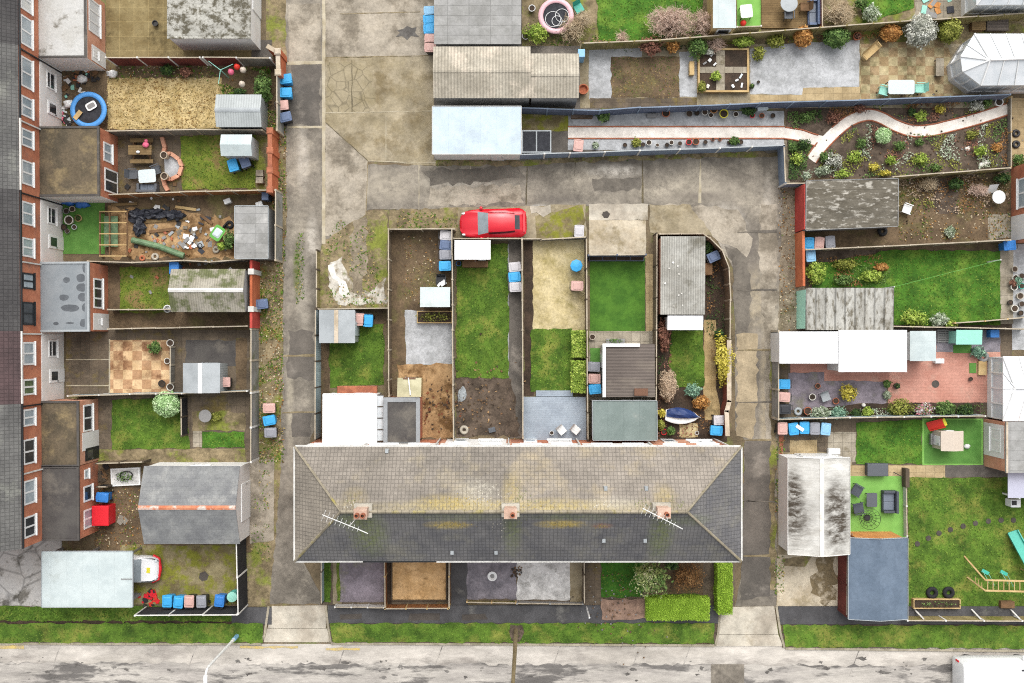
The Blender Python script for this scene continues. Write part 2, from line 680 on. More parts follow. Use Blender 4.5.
# ------------------------------------------------------------------ outbuildings
def shed(px, z, label, wall='shed_wood', roof='felt_grey', ridge=None, rise=.0, name='garden_shed', cat='shed', over=.07, cap=None, fascia=None,
         doors=(), wins=(), th=.05, nowall=False, slope=(0, 0), group=None, T=None, gable=None, open_sides=(), vents=False):
    """px: roof outline (rectangle or 4 points tl,tr,br,bl in photo pixels) at eave height z. ridge 'x'/'y' or None (flat).
    doors/wins: list of (side, u, width[, z, height]) with side in t r b l."""
    if not isinstance(px[0], (tuple, list)):
        px = rect(*px)
    q = [W(x, y, z) for x, y in px]               # tl tr br bl
    c = (sum(p[0] for p in q) / 4, sum(p[1] for p in q) / 4)
    T = T or thing(name, label, cat, (c[0], c[1], 0), 0, group)
    inn = []
    for i in range(4):
        a, b, d = Vector(q[i]), Vector(q[i - 1]), Vector(q[(i + 1) % 4])
        inn.append(tuple(a + (b - a).normalized() * over + (d - a).normalized() * over))
    sl = {0: 1, 1: 1, 2: -1, 3: -1}
    zz = [z + slope[1] * (1 if i in (0, 1) else 0) + slope[0] * (1 if i in (1, 2) else 0) for i in range(4)]
    v3 = [(q[i][0], q[i][1], zz[i]) for i in range(4)]
    if not nowall:
        mb = MB()
        if ridge:
            mb.prism(inn, 0, z - th)
            i, j, k, l = [Vector((p[0], p[1], z - th)) for p in inn]
            r = rise * (1 - .02)
            if ridge == 'x':
                m0, m1 = (i + l) / 2 + Vector((0, 0, r)), (j + k) / 2 + Vector((0, 0, r))
                mb.mesh([i, l, m0, j, k, m1], [(0, 1, 2), (3, 5, 4)])
            else:
                m0, m1 = (i + j) / 2 + Vector((0, 0, r)), (l + k) / 2 + Vector((0, 0, r))
                mb.mesh([i, j, m0, l, k, m1], [(0, 2, 1), (3, 4, 5)])
        else:
            n = 4
            zt = [a - th - .004 for a in zz]
            vs = [(x, y, 0) for x, y in inn] + [(inn[i][0], inn[i][1], zt[i]) for i in range(4)]
            mb.mesh(vs, [(i, n + i, n + (i + 1) % n, (i + 1) % n) for i in range(4)] + [(4, 7, 6, 5)])
        part('wall', mb, wall, T)
    rm = MB()
    if ridge:
        a, b, d, e = [Vector(p) for p in v3]
        up = Vector((0, 0, rise))
        if ridge == 'x':
            m0, m1 = (a + e) / 2 + up, (b + d) / 2 + up
            ro = part('roof', MB().slab([a, b, m1, m0], th).slab([m0, m1, d, e], th), roof, T)
        else:
            m0, m1 = (a + b) / 2 + up, (e + d) / 2 + up
            ro = part('roof', MB().slab([a, m0, m1, e], th).slab([m0, b, d, m1], th), roof, T)
        if cap:
            cw = .13
            side = Vector((0, 1, 0)) if ridge == 'x' else Vector((1, 0, 0))
            half = (b - a).length / 2 if ridge == 'y' else (a - e).length / 2
            dz = Vector((0, 0, rise / half * cw - .012))
            mb = MB()
            lift = Vector((0, 0, .02))
            mb.slab([m0 + lift, m1 + lift, m1 + side * cw - dz + lift, m0 + side * cw - dz + lift], .03)
            mb.slab([m0 + lift, m1 + lift, m1 - side * cw - dz + lift, m0 - side * cw - dz + lift], .03)
            part('ridge_cap', mb, cap, ro)
    else:
        ro = part('roof', rm.slab(v3, th), roof, T)
    if fascia:
        mb = MB()
        for i in range(4):
            a, b = Vector(v3[i]), Vector(v3[(i + 1) % 4])
            if ridge and ((ridge == 'x') == (i % 2 == 1)):
                m0 = (a + b) / 2 + Vector((0, 0, rise))
                prs = ((a, m0), (m0, b))
            else:
                prs = ((a, b),)
            nn = Vector((-(b - a).y, (b - a).x, 0)).normalized() * .018
            for s0, s1 in prs:
                mb.bar(s0 + nn - Vector((0, 0, th * .5)), s1 + nn - Vector((0, 0, th * .5)), .032, th + .09)
        part('fascia', mb, fascia, T)
    F = {'t': Fr(inn[1], inn[0]), 'r': Fr(inn[2], inn[1]), 'b': Fr(inn[3], inn[2]), 'l': Fr(inn[0], inn[3])}
    for d in doors:
        side, u, w = d[:3]
        m = d[3] if len(d) > 3 else 'door_brown'
        door(T, F[side], u, w, min(2.0, z - .25), m, glaze=False)
    for w_ in wins:
        side, u, w, z0, hh = w_[:5]
        window(T, F[side], u, z0, w, hh, vb=w_[5] if len(w_) > 5 else 0, sill=False)
    return T, F
# ------------------------------------------------------------------ materials used by the place
# ground
mat('earth', (128, 112, 88), (104, 92, 72), .6, grime=.24, c3=(112, 116, 66), sc3=.35, lo3=.52, hi3=.62, fine=.3, fsc=7)
mat('waste', (150, 134, 104), (108, 96, 72), .9, grime=.24, c3=(126, 132, 58), sc3=.5, lo3=.5, hi3=.6, fine=.4, fsc=5)
mat('mud', (118, 99, 76), (92, 77, 59), .8, grime=.24, c3=(112, 104, 66), sc3=.45, lo3=.52, hi3=.64, fine=.38, fsc=6)
mat('soil', (104, 90, 77), (76, 65, 55), 1.1, c3=(112, 96, 84), sc3=.9, fine=.4, fsc=7)
mat('dark_soil', (80, 65, 53), (60, 50, 41), 1.1, fine=.35, fsc=7)
_l = lambda px, py, rx, ry, c, k=1.2: W(px, py) + (rx / S, ry / S, c, k)
PALE, SAND, DARK = (208, 200, 187), (186, 172, 146), (112, 105, 97)
LS = [_l(722, 226, 30, 26, PALE), _l(768, 250, 9, 80, PALE, 1), _l(615, 171, 34, 9, PALE), _l(540, 211, 14, 8, (232, 228, 220), 1.5), _l(470, 182, 70, 11, (176, 168, 154)), _l(612, 186, 36, 8, DARK), _l(555, 199, 36, 7, DARK),
      _l(752, 255, 9, 40, DARK), _l(750, 380, 12, 60, DARK), _l(765, 400, 7, 90, SAND), _l(750, 404, 9, 9, (92, 85, 78), 1.4), _l(755, 300, 16, 40, SAND, .8), _l(680, 190, 70, 16, (186, 176, 158), .9), _l(380, 186, 60, 20, (178, 168, 150), .9), _l(303, 160, 8, 40, PALE, .7),
      _l(304, 300, 8, 60, (176, 168, 154), .8), _l(297, 270, 5, 36, (104, 112, 60), 1.3), _l(290, 400, 5, 80, (182, 172, 152), .9), _l(312, 240, 8, 30, PALE, .8), _l(500, 178, 60, 5, (120, 112, 103), 1), _l(700, 196, 40, 6, (120, 112, 103), 1), _l(315, 480, 6, 60, (178, 168, 148), .9)]
mat('asphalt', (140, 132, 120), (114, 107, 97), .4, grime=.34, c3=(160, 151, 136), sc3=.3, lo3=.5, hi3=.63, fine=.26, fsc=5, spots=LS, pat='crack', pw=3.2, pk=.84)
mat('asphalt_dark', (114, 107, 99), (93, 88, 82), .4, grime=.24, c3=(140, 132, 122), sc3=.3, lo3=.54, hi3=.64, fine=.14, fsc=6)
mat('path_asphalt', (88, 87, 88), (72, 71, 72), .5, grime=.24, c3=(110, 108, 104), sc3=.5, lo3=.56, hi3=.66, fine=.14, fsc=6)
mat('patch', (88, 82, 76), (76, 70, 65), .6, fine=.15)
mat('concrete', (166, 154, 130), (146, 134, 108), .45, grime=.36, c3=(128, 114, 86), sc3=.5, lo3=.48, hi3=.64, fine=.2, fsc=6)
mat('concrete_grey', (172, 162, 146), (148, 138, 122), .5, grime=.36, c3=(122, 113, 99), sc3=.5, lo3=.5, hi3=.62, fine=.22, fsc=6)
mat('concrete_pale', (196, 188, 172), (172, 162, 146), .5, grime=.36, c3=(146, 134, 112), sc3=.4, lo3=.55, hi3=.66, fine=.12, fsc=6)
mat('concrete_moss', (152, 140, 106), (114, 101, 68), .6, c3=(128, 128, 48), sc3=.9, lo3=.47, hi3=.57, fine=.25, grime=.35, fsc=8)
mat('yard_moss', (154, 138, 98), (124, 108, 72), .7, c3=(92, 80, 52), sc3=.5, lo3=.52, hi3=.64, fine=.2, fsc=6, pat='brick', pw=.95, ph=.95, pm=.03, pk=1.22, pv=.9)
mat('road', (198, 191, 181), (178, 171, 161), .28, grime=.36, c3=(158, 151, 143), sc3=.3, lo3=.54, hi3=.63, fine=.1, fsc=6, st=(.5, 1.3, 1))
mat('road_worn', (166, 160, 153), (186, 180, 171), .6, grime=.36, lo=.4, hi=.56, c3=(112, 108, 104), sc3=.55, lo3=.5, hi3=.57, fine=.16, fsc=6, st=(.35, 1.6, 1))
mat('tar', (92, 88, 84), (112, 108, 103), 2, fine=.25)
mat('lane_dark', (120, 113, 103), (101, 95, 87), .5, fine=.24, grime=.3)
mat('pad_tan', (198, 186, 164), (180, 166, 142), .6, c3=(158, 144, 116), sc3=.8, lo3=.52, hi3=.64, fine=.2, grime=.3)
mat('mould', (132, 116, 88), (98, 86, 64), .8, c3=(186, 172, 148), sc3=.8, lo3=.5, hi3=.6, fine=.25, grime=.3)
mat('lane_sand', (176, 160, 132), (156, 141, 115), .5, fine=.24, grime=.3)
mat('road_tar', (122, 118, 113), (140, 135, 129), 2, fine=.2)
mat('kerb', (178, 168, 148), (150, 142, 122), 1.2, fine=.18, pat='brick', pw=.9, ph=9, pm=.02, pk=.6)
mat('joint', (126, 112, 84), (150, 136, 108), 1.5, fine=.25)
mat('joint_pale', (190, 180, 158), (166, 154, 128), 1.5, fine=.2)
mat('dark_joint', (92, 84, 68), (110, 100, 76), 1.5, fine=.25)
mat('rubble', (206, 200, 188), (150, 138, 116), 1.0, lo=.45, hi=.56, c3=(96, 112, 52), sc3=.7, fine=.3, fsc=6)
mat('lime_spill', (238, 236, 230), (214, 208, 198), 1.2, fine=.1)
mat('road_yellow', (206, 182, 112), (186, 168, 130), 2.5, fine=.2)
# grass
mat('grass', (92, 122, 40), (66, 94, 28), .9, grime=.4, c3=(126, 132, 58), sc3=.6, lo3=.5, hi3=.64, fine=.35, fsc=7, bump=.5)
mat('grass_lush', (78, 122, 36), (56, 96, 26), .9, grime=.4, c3=(108, 136, 50), sc3=.6, lo3=.5, hi3=.64, fine=.3, fsc=7, bump=.5)
mat('grass_dry', (206, 184, 134), (178, 154, 102), 1.2, c3=(150, 128, 82), sc3=1.0, fine=.3, fsc=6, bump=.5)
mat('grass_patchy', (118, 132, 48), (92, 104, 36), .8, grime=.24, c3=(136, 116, 72), sc3=.6, lo3=.5, hi3=.6, fine=.35, fsc=7, bump=.5)
mat('turf', (100, 148, 70), (86, 134, 60), 1.5, fine=.12, fsc=6)
mat('turf_pale', (134, 186, 92), (124, 176, 84), 1.5, fine=.1, fsc=6)
mat('turf_bright', (82, 124, 42), (66, 107, 35), 1.2, fine=.18, fsc=6)
mat('lawn_deep', (64, 112, 34), (50, 94, 26), 1.2, fine=.25, fsc=6)
for n, c in (('blade_a', (78, 108, 34)), ('blade_b', (102, 134, 46)), ('blade_c', (120, 146, 58)), ('blade_d', (176, 156, 104)), ('blade_e', (212, 190, 140)),
             ('blade_f', (150, 118, 70)), ('leaf_litter_a', (160, 116, 66)), ('leaf_litter_b', (206, 190, 160)), ('leaf_litter_c', (110, 82, 52))):
    mat(n, c, fine=.2, bump=0)
# loose stone, slabs
mat('gravel_tan', (206, 190, 148), (184, 168, 122), 1.0, grime=.24, c3=(164, 150, 100), sc3=.6, fine=.3, fsc=6)
mat('gravel_grey', (190, 191, 192), (164, 165, 165), .9, fine=.26, fsc=6)
mat('chimney_brick', (212, 182, 162), (194, 162, 142), 1, fine=.15, pat='brick', pw=.225, ph=.075, pm=.012, pk=1.0, pv=.86, off=.5)
mat('gravel_white', (230, 228, 224), (190, 188, 184), .9, c3=(156, 154, 148), sc3=1.1, fine=.26, fsc=6)
mat('gravel_lilac', (150, 140, 148), (126, 118, 124), .9, c3=(128, 124, 112), sc3=.6, fine=.3, fsc=6)
mat('slate_chip', (142, 136, 142), (114, 110, 116), .9, fine=.32, fsc=6)
mat('gravel_orange', (226, 186, 134), (206, 166, 114), 1.0, c3=(164, 128, 84), sc3=1.3, fine=.26, fsc=6)
mat('orange_earth', (186, 152, 110), (148, 116, 80), .8, grime=.24, c3=(112, 84, 52), sc3=.6, lo3=.5, hi3=.6, fine=.3, fsc=7)
mat('slab_patch', (200, 174, 126), (178, 152, 106), .8, c3=(136, 118, 82), sc3=.6, fine=.15, pat='brick', pw=.45, ph=.45, pm=.012, pk=.7, pv=.72)
mat('slab_check', (222, 190, 148), (200, 168, 126), .9, c3=(150, 116, 84), sc3=.8, lo3=.5, hi3=.62, fine=.2, grime=.3, pat='check', pw=.62, pk=.64, pv=.85)
mat('slab_check_b', (200, 184, 146), (176, 160, 120), .9, c3=(136, 126, 92), sc3=.6, lo3=.48, hi3=.6, fine=.18, grime=.3, pat='check', pw=.6, pk=.72, pv=.75)
mat('concrete_crazed', (160, 148, 122), (140, 128, 100), .5, fine=.14, grime=.24, pat='crack', pw=.75, pk=.62)
mat('rubble_verge', (150, 138, 118), (122, 110, 92), 1.0, c3=(104, 96, 74), sc3=.7, fine=.4, fsc=6, grime=.3)
mat('roof_cream', (192, 186, 154), (172, 166, 134), .9, fine=.1)
mat('slab_grey', (176, 166, 148), (152, 142, 124), .8, grime=.24, c3=(122, 112, 90), sc3=.6, fine=.16, pat='brick', pw=.6, ph=.6, pm=.02, pk=.62, pv=.88)
mat('slab_tan', (198, 176, 136), (172, 150, 112), .8, fine=.16, pat='brick', pw=.6, ph=.45, pm=.016, pk=.66, pv=.84)
mat('slab_brown', (120, 106, 89), (97, 86, 73), .8, grime=.24, c3=(124, 108, 64), sc3=.6, fine=.2, pat='brick', pw=.6, ph=.6, pm=.02, pk=.75, pv=.9)
mat('paver_red', (212, 156, 138), (192, 136, 119), .7, c3=(204, 164, 146), sc3=.5, fine=.15, pat='brick', pw=.4, ph=.2, pm=.012, pk=.8, pv=.9, off=.5)
mat('path_white', (246, 238, 228), (230, 221, 210), .8, grime=.24, fine=.12, fsc=6)
mat('edging_red', (176, 110, 82), (150, 92, 70), 2, fine=.2)
mat('stone_slab', (166, 160, 148), (136, 130, 118), 1.5, fine=.2)
# building
mat('brick', (206, 136, 104), (184, 114, 86), .8, c3=(164, 116, 98), sc3=.5, fine=.14, fsc=6, pat='brick', pw=.225, ph=.075, pm=.012, pk=.95, pv=.84, off=.5)
mat('brick_pale', (218, 164, 136), (202, 144, 116), .8, fine=.14, pat='brick', pw=.225, ph=.075, pm=.012, pk=1.05, pv=.86, off=.5)
mat('brick_dark', (136, 74, 60), (112, 62, 52), .8, fine=.15, pat='brick', pw=.225, ph=.075, pm=.012, pk=.9, pv=.84, off=.5)
mat('brick_red_paint', (204, 84, 74), (186, 72, 64), .9, fine=.12, pat='brick', pw=.225, ph=.075, pm=.012, pk=.85, off=.5)
mat('brick_orange', (212, 124, 84), (194, 106, 70), .9, fine=.12, pat='brick', pw=.225, ph=.075, pm=.012, pk=.9, off=.5)
mat('render_white', (236, 234, 230), (222, 219, 213), .7, fine=.06)
mat('render_mint', (186, 232, 212), (156, 200, 180), .9, fine=.1)
mat('wall_grey', (168, 168, 166), (146, 146, 144), .7, c3=(124, 122, 116), sc3=.6, fine=.1)
mat('block_wall', (166, 164, 158), (140, 138, 132), .7, c3=(118, 120, 92), sc3=.6, fine=.12, pat='brick', pw=1.8, ph=.3, pm=.015, pk=.7)
mat('coping', (206, 192, 172), (182, 166, 142), 1.2, fine=.15)
mat('upvc', (240, 240, 238), rough=.35, fine=.03, spec=.5)
mat('glass', (150, 164, 172), (184, 194, 198), .7, rough=.06, fine=0, spec=.7, bump=0)
mat('glass_dark', (46, 50, 54), (66, 70, 74), .7, rough=.06, fine=0, spec=.7, bump=0)
mat('glass_green', (112, 132, 92), (60, 78, 60), 1.2, rough=.08, fine=0, spec=.7, bump=0)
mat('polycarb', (228, 231, 233), (214, 219, 222), .9, rough=.25, fine=.03, spec=.5)
mat('steel', (168, 170, 172), rough=.35, metal=.8, fine=.05)
mat('white_metal', (232, 232, 228), rough=.4, fine=.05)
mat('black_metal', (40, 42, 44), rough=.45, fine=.1)
mat('grey_plastic', (92, 95, 100), rough=.5, fine=.08)
mat('gutter_white', (226, 224, 218), (204, 202, 196), 1, rough=.4, fine=.06)
# roofs
TL = dict(pat='brick', pw=.22, ph=.25, pm=.02, pk=.64, pv=.86, off=0.0, bump=.6, bd=.03)
LY, LG, LW = (182, 162, 100), (122, 130, 88), (200, 193, 176)
_s = lambda px, py, rx, ry, c, k: W(px, py, 7.4) + (rx / S * .88, ry / S * .88, c, k)
RIDGE = [_s(520, 506, 190, 9, (196, 180, 130), .8), _s(355, 498, 16, 13, LY, .4), _s(447, 502, 40, 10, LY, .8), _s(477, 492, 26, 16, LW, .7), _s(512, 492, 12, 26, LY, .6), _s(664, 498, 14, 16, LY, .5), _s(556, 503, 40, 8, LY, .4), _s(615, 502, 30, 8, LW, .6)]
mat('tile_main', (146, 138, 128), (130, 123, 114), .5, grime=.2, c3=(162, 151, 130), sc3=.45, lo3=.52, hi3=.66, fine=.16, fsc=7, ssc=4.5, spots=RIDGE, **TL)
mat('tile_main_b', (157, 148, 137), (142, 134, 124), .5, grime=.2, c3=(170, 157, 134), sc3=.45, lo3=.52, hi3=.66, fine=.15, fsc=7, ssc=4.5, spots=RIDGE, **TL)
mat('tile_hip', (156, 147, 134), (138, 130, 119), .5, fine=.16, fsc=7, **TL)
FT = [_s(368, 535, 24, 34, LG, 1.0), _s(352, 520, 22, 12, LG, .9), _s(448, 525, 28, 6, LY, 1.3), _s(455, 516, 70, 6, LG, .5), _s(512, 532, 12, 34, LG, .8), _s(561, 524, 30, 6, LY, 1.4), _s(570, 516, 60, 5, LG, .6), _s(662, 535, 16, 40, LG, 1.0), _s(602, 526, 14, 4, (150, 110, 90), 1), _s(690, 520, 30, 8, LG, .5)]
mat('tile_shaded', (122, 120, 119), (106, 105, 107), .5, c3=(132, 129, 120), sc3=.45, lo3=.52, hi3=.66, fine=.16, fsc=7, ssc=4.5, spots=FT, **TL)  # shade on the front slope and east hip put into the tile colour
mat('tile_dark', (76, 74, 74), (88, 86, 85), .6, fine=.12, fsc=7, **TL)
mat('tile_brown', (98, 80, 80), (84, 70, 70), .6, fine=.12, fsc=7, **TL)
mat('tile_grey', (116, 115, 112), (100, 99, 97), .6, c3=(140, 140, 132), sc3=.5, fine=.14, fsc=7, **TL)
mat('ridge_tile', (166, 156, 136), (144, 135, 117), 1.5, c3=(164, 152, 84), sc3=.7, fine=.15, pat='brick', pw=.45, ph=9, pm=.03, pk=.6)
mat('ridge_orange', (214, 142, 108), (196, 118, 86), 2, c3=(214, 200, 190), sc3=.9, lo3=.5, hi3=.58, fine=.15)
mat('lichen_yellow', (176, 154, 90), (150, 134, 84), 3, fine=.3)
mat('lichen_green', (124, 128, 84), (112, 112, 84), 3, fine=.25)
mat('lichen_white', (192, 186, 172), (176, 170, 156), 3, fine=.2)
mat('yard_grey', (206, 203, 198), (182, 178, 172), .7, c3=(120, 116, 108), sc3=.8, lo3=.52, hi3=.62, fine=.18, grime=.3, pat='crack', pw=1.6, pk=.6)
mat('felt_white', (202, 201, 197), (184, 182, 176), .7, c3=(122, 117, 107), sc3=.9, lo3=.54, hi3=.64, fine=.15)
mat('felt_grey', (158, 160, 162), (142, 144, 146), .7, c3=(120, 120, 118), sc3=.7, lo3=.56, hi3=.68, fine=.1)
mat('felt_dark', (92, 88, 84), (76, 72, 70), .7, c3=(112, 106, 98), sc3=.5, fine=.12)
mat('felt_green', (128, 140, 136), (114, 126, 122), .7, c3=(146, 152, 146), sc3=.5, fine=.1, pat='brick', pw=1.0, ph=30, pm=.02, pk=.86, pv=.97)
mat('felt_brown', (104, 92, 74), (84, 76, 62), .8, c3=(134, 118, 88), sc3=.5, lo3=.5, hi3=.62, fine=.32, fsc=7)
mat('felt_pond', (146, 151, 154), (132, 138, 142), .7, fine=.08)
mat('puddle', (96, 100, 104), (84, 88, 92), 2, rough=.25, fine=.08, spec=.5)
mat('felt_blue', (106, 120, 136), (96, 110, 126), .9, fine=.14, fsc=6)
mat('lilac_roof', (186, 186, 202), rough=.5, fine=.05)
mat('sheet_pale', (198, 208, 207), (186, 197, 197), .8, rough=.4, fine=.06, c3=(172, 180, 176), sc3=.5, lo3=.55, hi3=.7, pat='brick', pw=1.0, ph=30, pm=.02, pk=.93, pv=.98)
mat('sheet_blue', (196, 211, 221), (186, 201, 213), .8, rough=.4, fine=.06, c3=(176, 188, 194), sc3=.5, lo3=.55, hi3=.7, pat='brick', pw=1.0, ph=30, pm=.02, pk=.94, pv=.98)
mat('sheet_white', (246, 246, 246), (234, 235, 236), .6, rough=.4, fine=.05, pat='brick', pw=1.1, ph=30, pm=.02, pk=.92, pv=.98)
mat('glass_pale', (226, 230, 232), (206, 213, 218), .8, rough=.1, fine=0, spec=.6, bump=0)
mat('curtain', (222, 222, 216), (176, 184, 190), 1.4, rough=.2, fine=0, spec=.5, bump=0)
mat('chip_bed', (158, 130, 112), (128, 104, 90), 1.2, fine=.35, fsc=7)
mat('sheet_grey', (172, 177, 179), (157, 162, 164), .8, rough=.5, fine=.06)
mat('shed_metal', (180, 185, 184), (166, 171, 170), .8, rough=.4, fine=.05, pat='corr', pw=.16, pk=.86)
ASB = dict(fine=.25, fsc=7)
mat('asbestos', (172, 170, 162), (154, 151, 142), .8, c3=(124, 120, 108), sc3=.6, pat='corr', pw=.15, pk=.74, bump=.5, **ASB)
mat('asbestos_tan', (184, 176, 160), (166, 158, 142), .8, c3=(206, 194, 176), sc3=.6, pat='corr', pw=.2, pk=.74, bump=.5, **ASB)
mat('asbestos_moss', (166, 160, 146), (148, 142, 126), .8, c3=(104, 108, 74), sc3=.9, lo3=.46, hi3=.56, pat='corr', pw=.15, pk=.8, bump=.4, **ASB)
mat('asbestos_black', (184, 180, 172), (164, 160, 152), .9, lo=.45, hi=.6, c3=(64, 60, 54), sc3=1.5, lo3=.47, hi3=.58, pat='brick', pw=30, ph=.62, pm=.02, pk=.7, fine=.28, fsc=7, st=(.6, 1, 1))
mat('asbestos_stain', (214, 212, 206), (192, 189, 181), .9, c3=(74, 67, 58), sc3=.75, lo3=.51, hi3=.62, pat='brick', pw=.62, ph=30, pm=.02, pk=.82, fine=.22, fsc=7, st=(1, .7, 1))
_g = lambda px, py, rx, ry, k: W(px, py, 2.8) + (rx / S, ry / S, (78, 70, 60), k)
mat('asbestos_stripe', (216, 214, 207), (196, 193, 185), 1.2, fine=.16, fsc=8, st=(.6, 1.6, 1), spots=[_g(794, 505, 13, 46, 1.5), _g(800, 520, 18, 30, .8), _g(838, 518, 19, 44, 1.5), _g(832, 500, 12, 26, .8)], pat='brick', pw=.62, ph=30, pm=.02, pk=.84)
mat('asbestos_seam', (186, 184, 176), (166, 163, 154), 1.2, c3=(112, 106, 92), sc3=2.4, lo3=.5, hi3=.62, fine=.25, fsc=7, st=(1.5, .6, 1), pat='brick', pw=.62, ph=30, pm=.07, pk=.5)
mat('asbestos_mottle', (184, 182, 173), (166, 163, 153), .9, c3=(96, 91, 76), sc3=2.4, lo3=.46, hi3=.58, pat='brick', pw=30, ph=.66, pm=.02, pk=.72, fine=.25, fsc=7)
mat('asbestos_dark', (112, 106, 94), (94, 88, 76), .9, c3=(176, 171, 160), sc3=2.4, lo3=.53, hi3=.61, st=(.6, 1.5, 1), pat='brick', pw=30, ph=.6, pm=.02, pk=.75, fine=.28, fsc=7)
mat('asbestos_grid', (166, 165, 162), (148, 147, 143), .8, c3=(186, 184, 180), sc3=.5, pat='brick', pw=1.35, ph=.62, pm=.025, pk=.7, fine=.14)
mat('slate', (140, 141, 140), (124, 125, 126), .9, c3=(150, 150, 147), sc3=.7, fine=.16, fsc=8, pat='brick', pw=.3, ph=.25, pm=.012, pk=.82, pv=.9, off=.5)
mat('corr_brown', (116, 106, 99), (102, 93, 87), .7, c3=(130, 120, 109), sc3=.5, st=(.4, 1, 1), pat='corry', pw=.2, pk=.72, fine=.12)
# timber, paint, metal
BD = dict(pat='brick', pw=.125, ph=30, pm=.008, pk=.5, pv=.82)
mat('fence_wood', (140, 122, 100), (118, 102, 82), .9, fine=.2, st=(1, 1, .3), **BD)
mat('fence_grey', (154, 148, 138), (134, 128, 118), .9, fine=.18, st=(1, 1, .3), **BD)
mat('fence_orange', (176, 120, 74), (154, 102, 60), .9, fine=.2, st=(1, 1, .3), **BD)
mat('fence_red', (128, 66, 58), (110, 56, 50), .9, fine=.18, st=(1, 1, .3), **BD)
mat('fence_blue', (140, 154, 172), (124, 138, 156), .9, fine=.1, pat='brick', pw=30, ph=.3, pm=.012, pk=.7, pv=.93)
mat('fence_navy', (112, 120, 140), (98, 106, 125), .9, fine=.1, pat='brick', pw=30, ph=.3, pm=.012, pk=.7)
mat('fence_sage', (178, 196, 198), (162, 180, 184), .9, fine=.1, **BD)
mat('fence_black', (44, 44, 46), (56, 55, 56), .9, fine=.12, **BD)
mat('fence_moss', (166, 152, 104), (142, 128, 84), .9, c3=(128, 128, 58), sc3=.8, fine=.22, **BD)
mat('fence_post', (190, 178, 158), (168, 156, 136), 1.5, fine=.15)
mat('post_white', (226, 224, 218), (206, 203, 196), 1.5, fine=.1)
mat('post_dark', (96, 84, 70), (80, 70, 58), 1.5, fine=.15)
mat('shed_wood', (156, 132, 104), (134, 112, 88), .9, fine=.18, pat='brick', pw=30, ph=.14, pm=.012, pk=.6)
mat('wood_orange', (222, 158, 94), (204, 138, 78), .9, fine=.15, pat='brick', pw=.12, ph=30, pm=.008, pk=.6)
mat('wood_new', (206, 178, 128), (184, 154, 106), 1.5, fine=.15)
mat('wood_brown', (128, 98, 70), (106, 82, 58), 1.5, fine=.2)
mat('deck_grey', (166, 176, 186), (152, 162, 173), .9, fine=.12, pat='brick', pw=30, ph=.15, pm=.008, pk=.8, pv=.94)
mat('deck_brown', (142, 118, 82), (120, 98, 66), .9, fine=.2, pat='brick', pw=30, ph=.15, pm=.012, pk=.6, pv=.88)
mat('pole_wood', (142, 128, 98), (122, 108, 78), 2, fine=.2, st=(1, 1, .3))
mat('bark', (98, 84, 68), (82, 70, 56), 3, fine=.2)
mat('twig_beige', (216, 198, 168), (196, 174, 142), 2, fine=.2)
mat('twig_pink', (226, 200, 182), (208, 180, 162), 2, fine=.2)
mat('twig_orange', (182, 132, 74), (154, 104, 56), 2, fine=.2)
plain('door_brown', (112, 78, 58))
plain('door_red', (150, 52, 48))
plain('door_mint', (182, 236, 214))
# small things
for n, c in (('bin_black', (52, 53, 57)), ('bin_blue', (62, 164, 220)), ('bin_lightblue', (140, 190, 224)), ('bin_brown', (206, 166, 156)), ('bin_grey', (146, 147, 154)),
             ('bin_silver', (196, 192, 194)), ('bin_navy', (96, 112, 142)), ('bin_red', (222, 36, 48)), ('bin_teal', (96, 190, 176)),
             ('plastic_white', (238, 238, 236)), ('plastic_blue', (56, 126, 200)), ('tarp_blue', (62, 118, 196)), ('plastic_red', (216, 56, 44)), ('plastic_pink', (232, 110, 140)),
             ('plastic_green', (98, 170, 72)), ('plastic_yellow', (226, 214, 60)), ('plastic_teal', (70, 178, 158)), ('plastic_pale', (206, 216, 218)), ('tarp_navy', (36, 58, 108)),
             ('tarp_black', (50, 52, 60)), ('rattan', (74, 78, 86)), ('mint', (152, 214, 196)), ('plastic_beige', (204, 190, 174)), ('cushion', (112, 120, 132)),
             ('trampoline_blue', (86, 156, 224)), ('trampoline_pink', (232, 186, 192)), ('pot_grey', (140, 138, 136)), ('pot_white', (222, 218, 208)), ('pot_black', (48, 46, 46))):
    plain(n, c, rough=.45)
mat('terracotta', (190, 116, 84), (168, 98, 70), 2, fine=.15)
mat('net_black', (44, 45, 50), (56, 57, 62), 3, rough=.8, fine=.15)
mat('rubber', (38, 38, 40), rough=.8, fine=.15)
mat('pipe_green', (116, 142, 106), (98, 124, 90), 2, rough=.5)
mat('rust', (140, 88, 60), (112, 70, 50), 2)
mat('car_red', (206, 16, 38), rough=.22, fine=0, spec=.6, bump=0)
mat('car_white', (238, 238, 238), rough=.25, fine=0, spec=.6, bump=0)
mat('car_glass', (140, 150, 154), (118, 128, 132), 1.2, rough=.08, fine=0, spec=.8, bump=0)
mat('lamp_glass', (220, 224, 226), rough=.15, fine=0, spec=.7, bump=0)
palette('green', (66, 92, 42), (92, 122, 58), (120, 146, 80))
palette('dark', (44, 68, 34), (62, 88, 42), (86, 112, 54))
palette('lime', (118, 144, 52), (152, 176, 68), (184, 202, 96))
palette('yellow', (162, 150, 50), (194, 180, 66), (222, 206, 98))
palette('sage', (128, 142, 112), (166, 178, 150), (200, 208, 186))
palette('silver', (150, 152, 138), (190, 190, 176), (222, 222, 210))
palette('orange', (152, 102, 50), (184, 130, 68), (206, 156, 92))
palette('red', (112, 74, 60), (144, 98, 80), (170, 124, 102))
palette('pale', (150, 186, 122), (178, 210, 150), (204, 228, 178))
palette('bluegreen', (96, 132, 110), (126, 164, 138), (160, 194, 166))
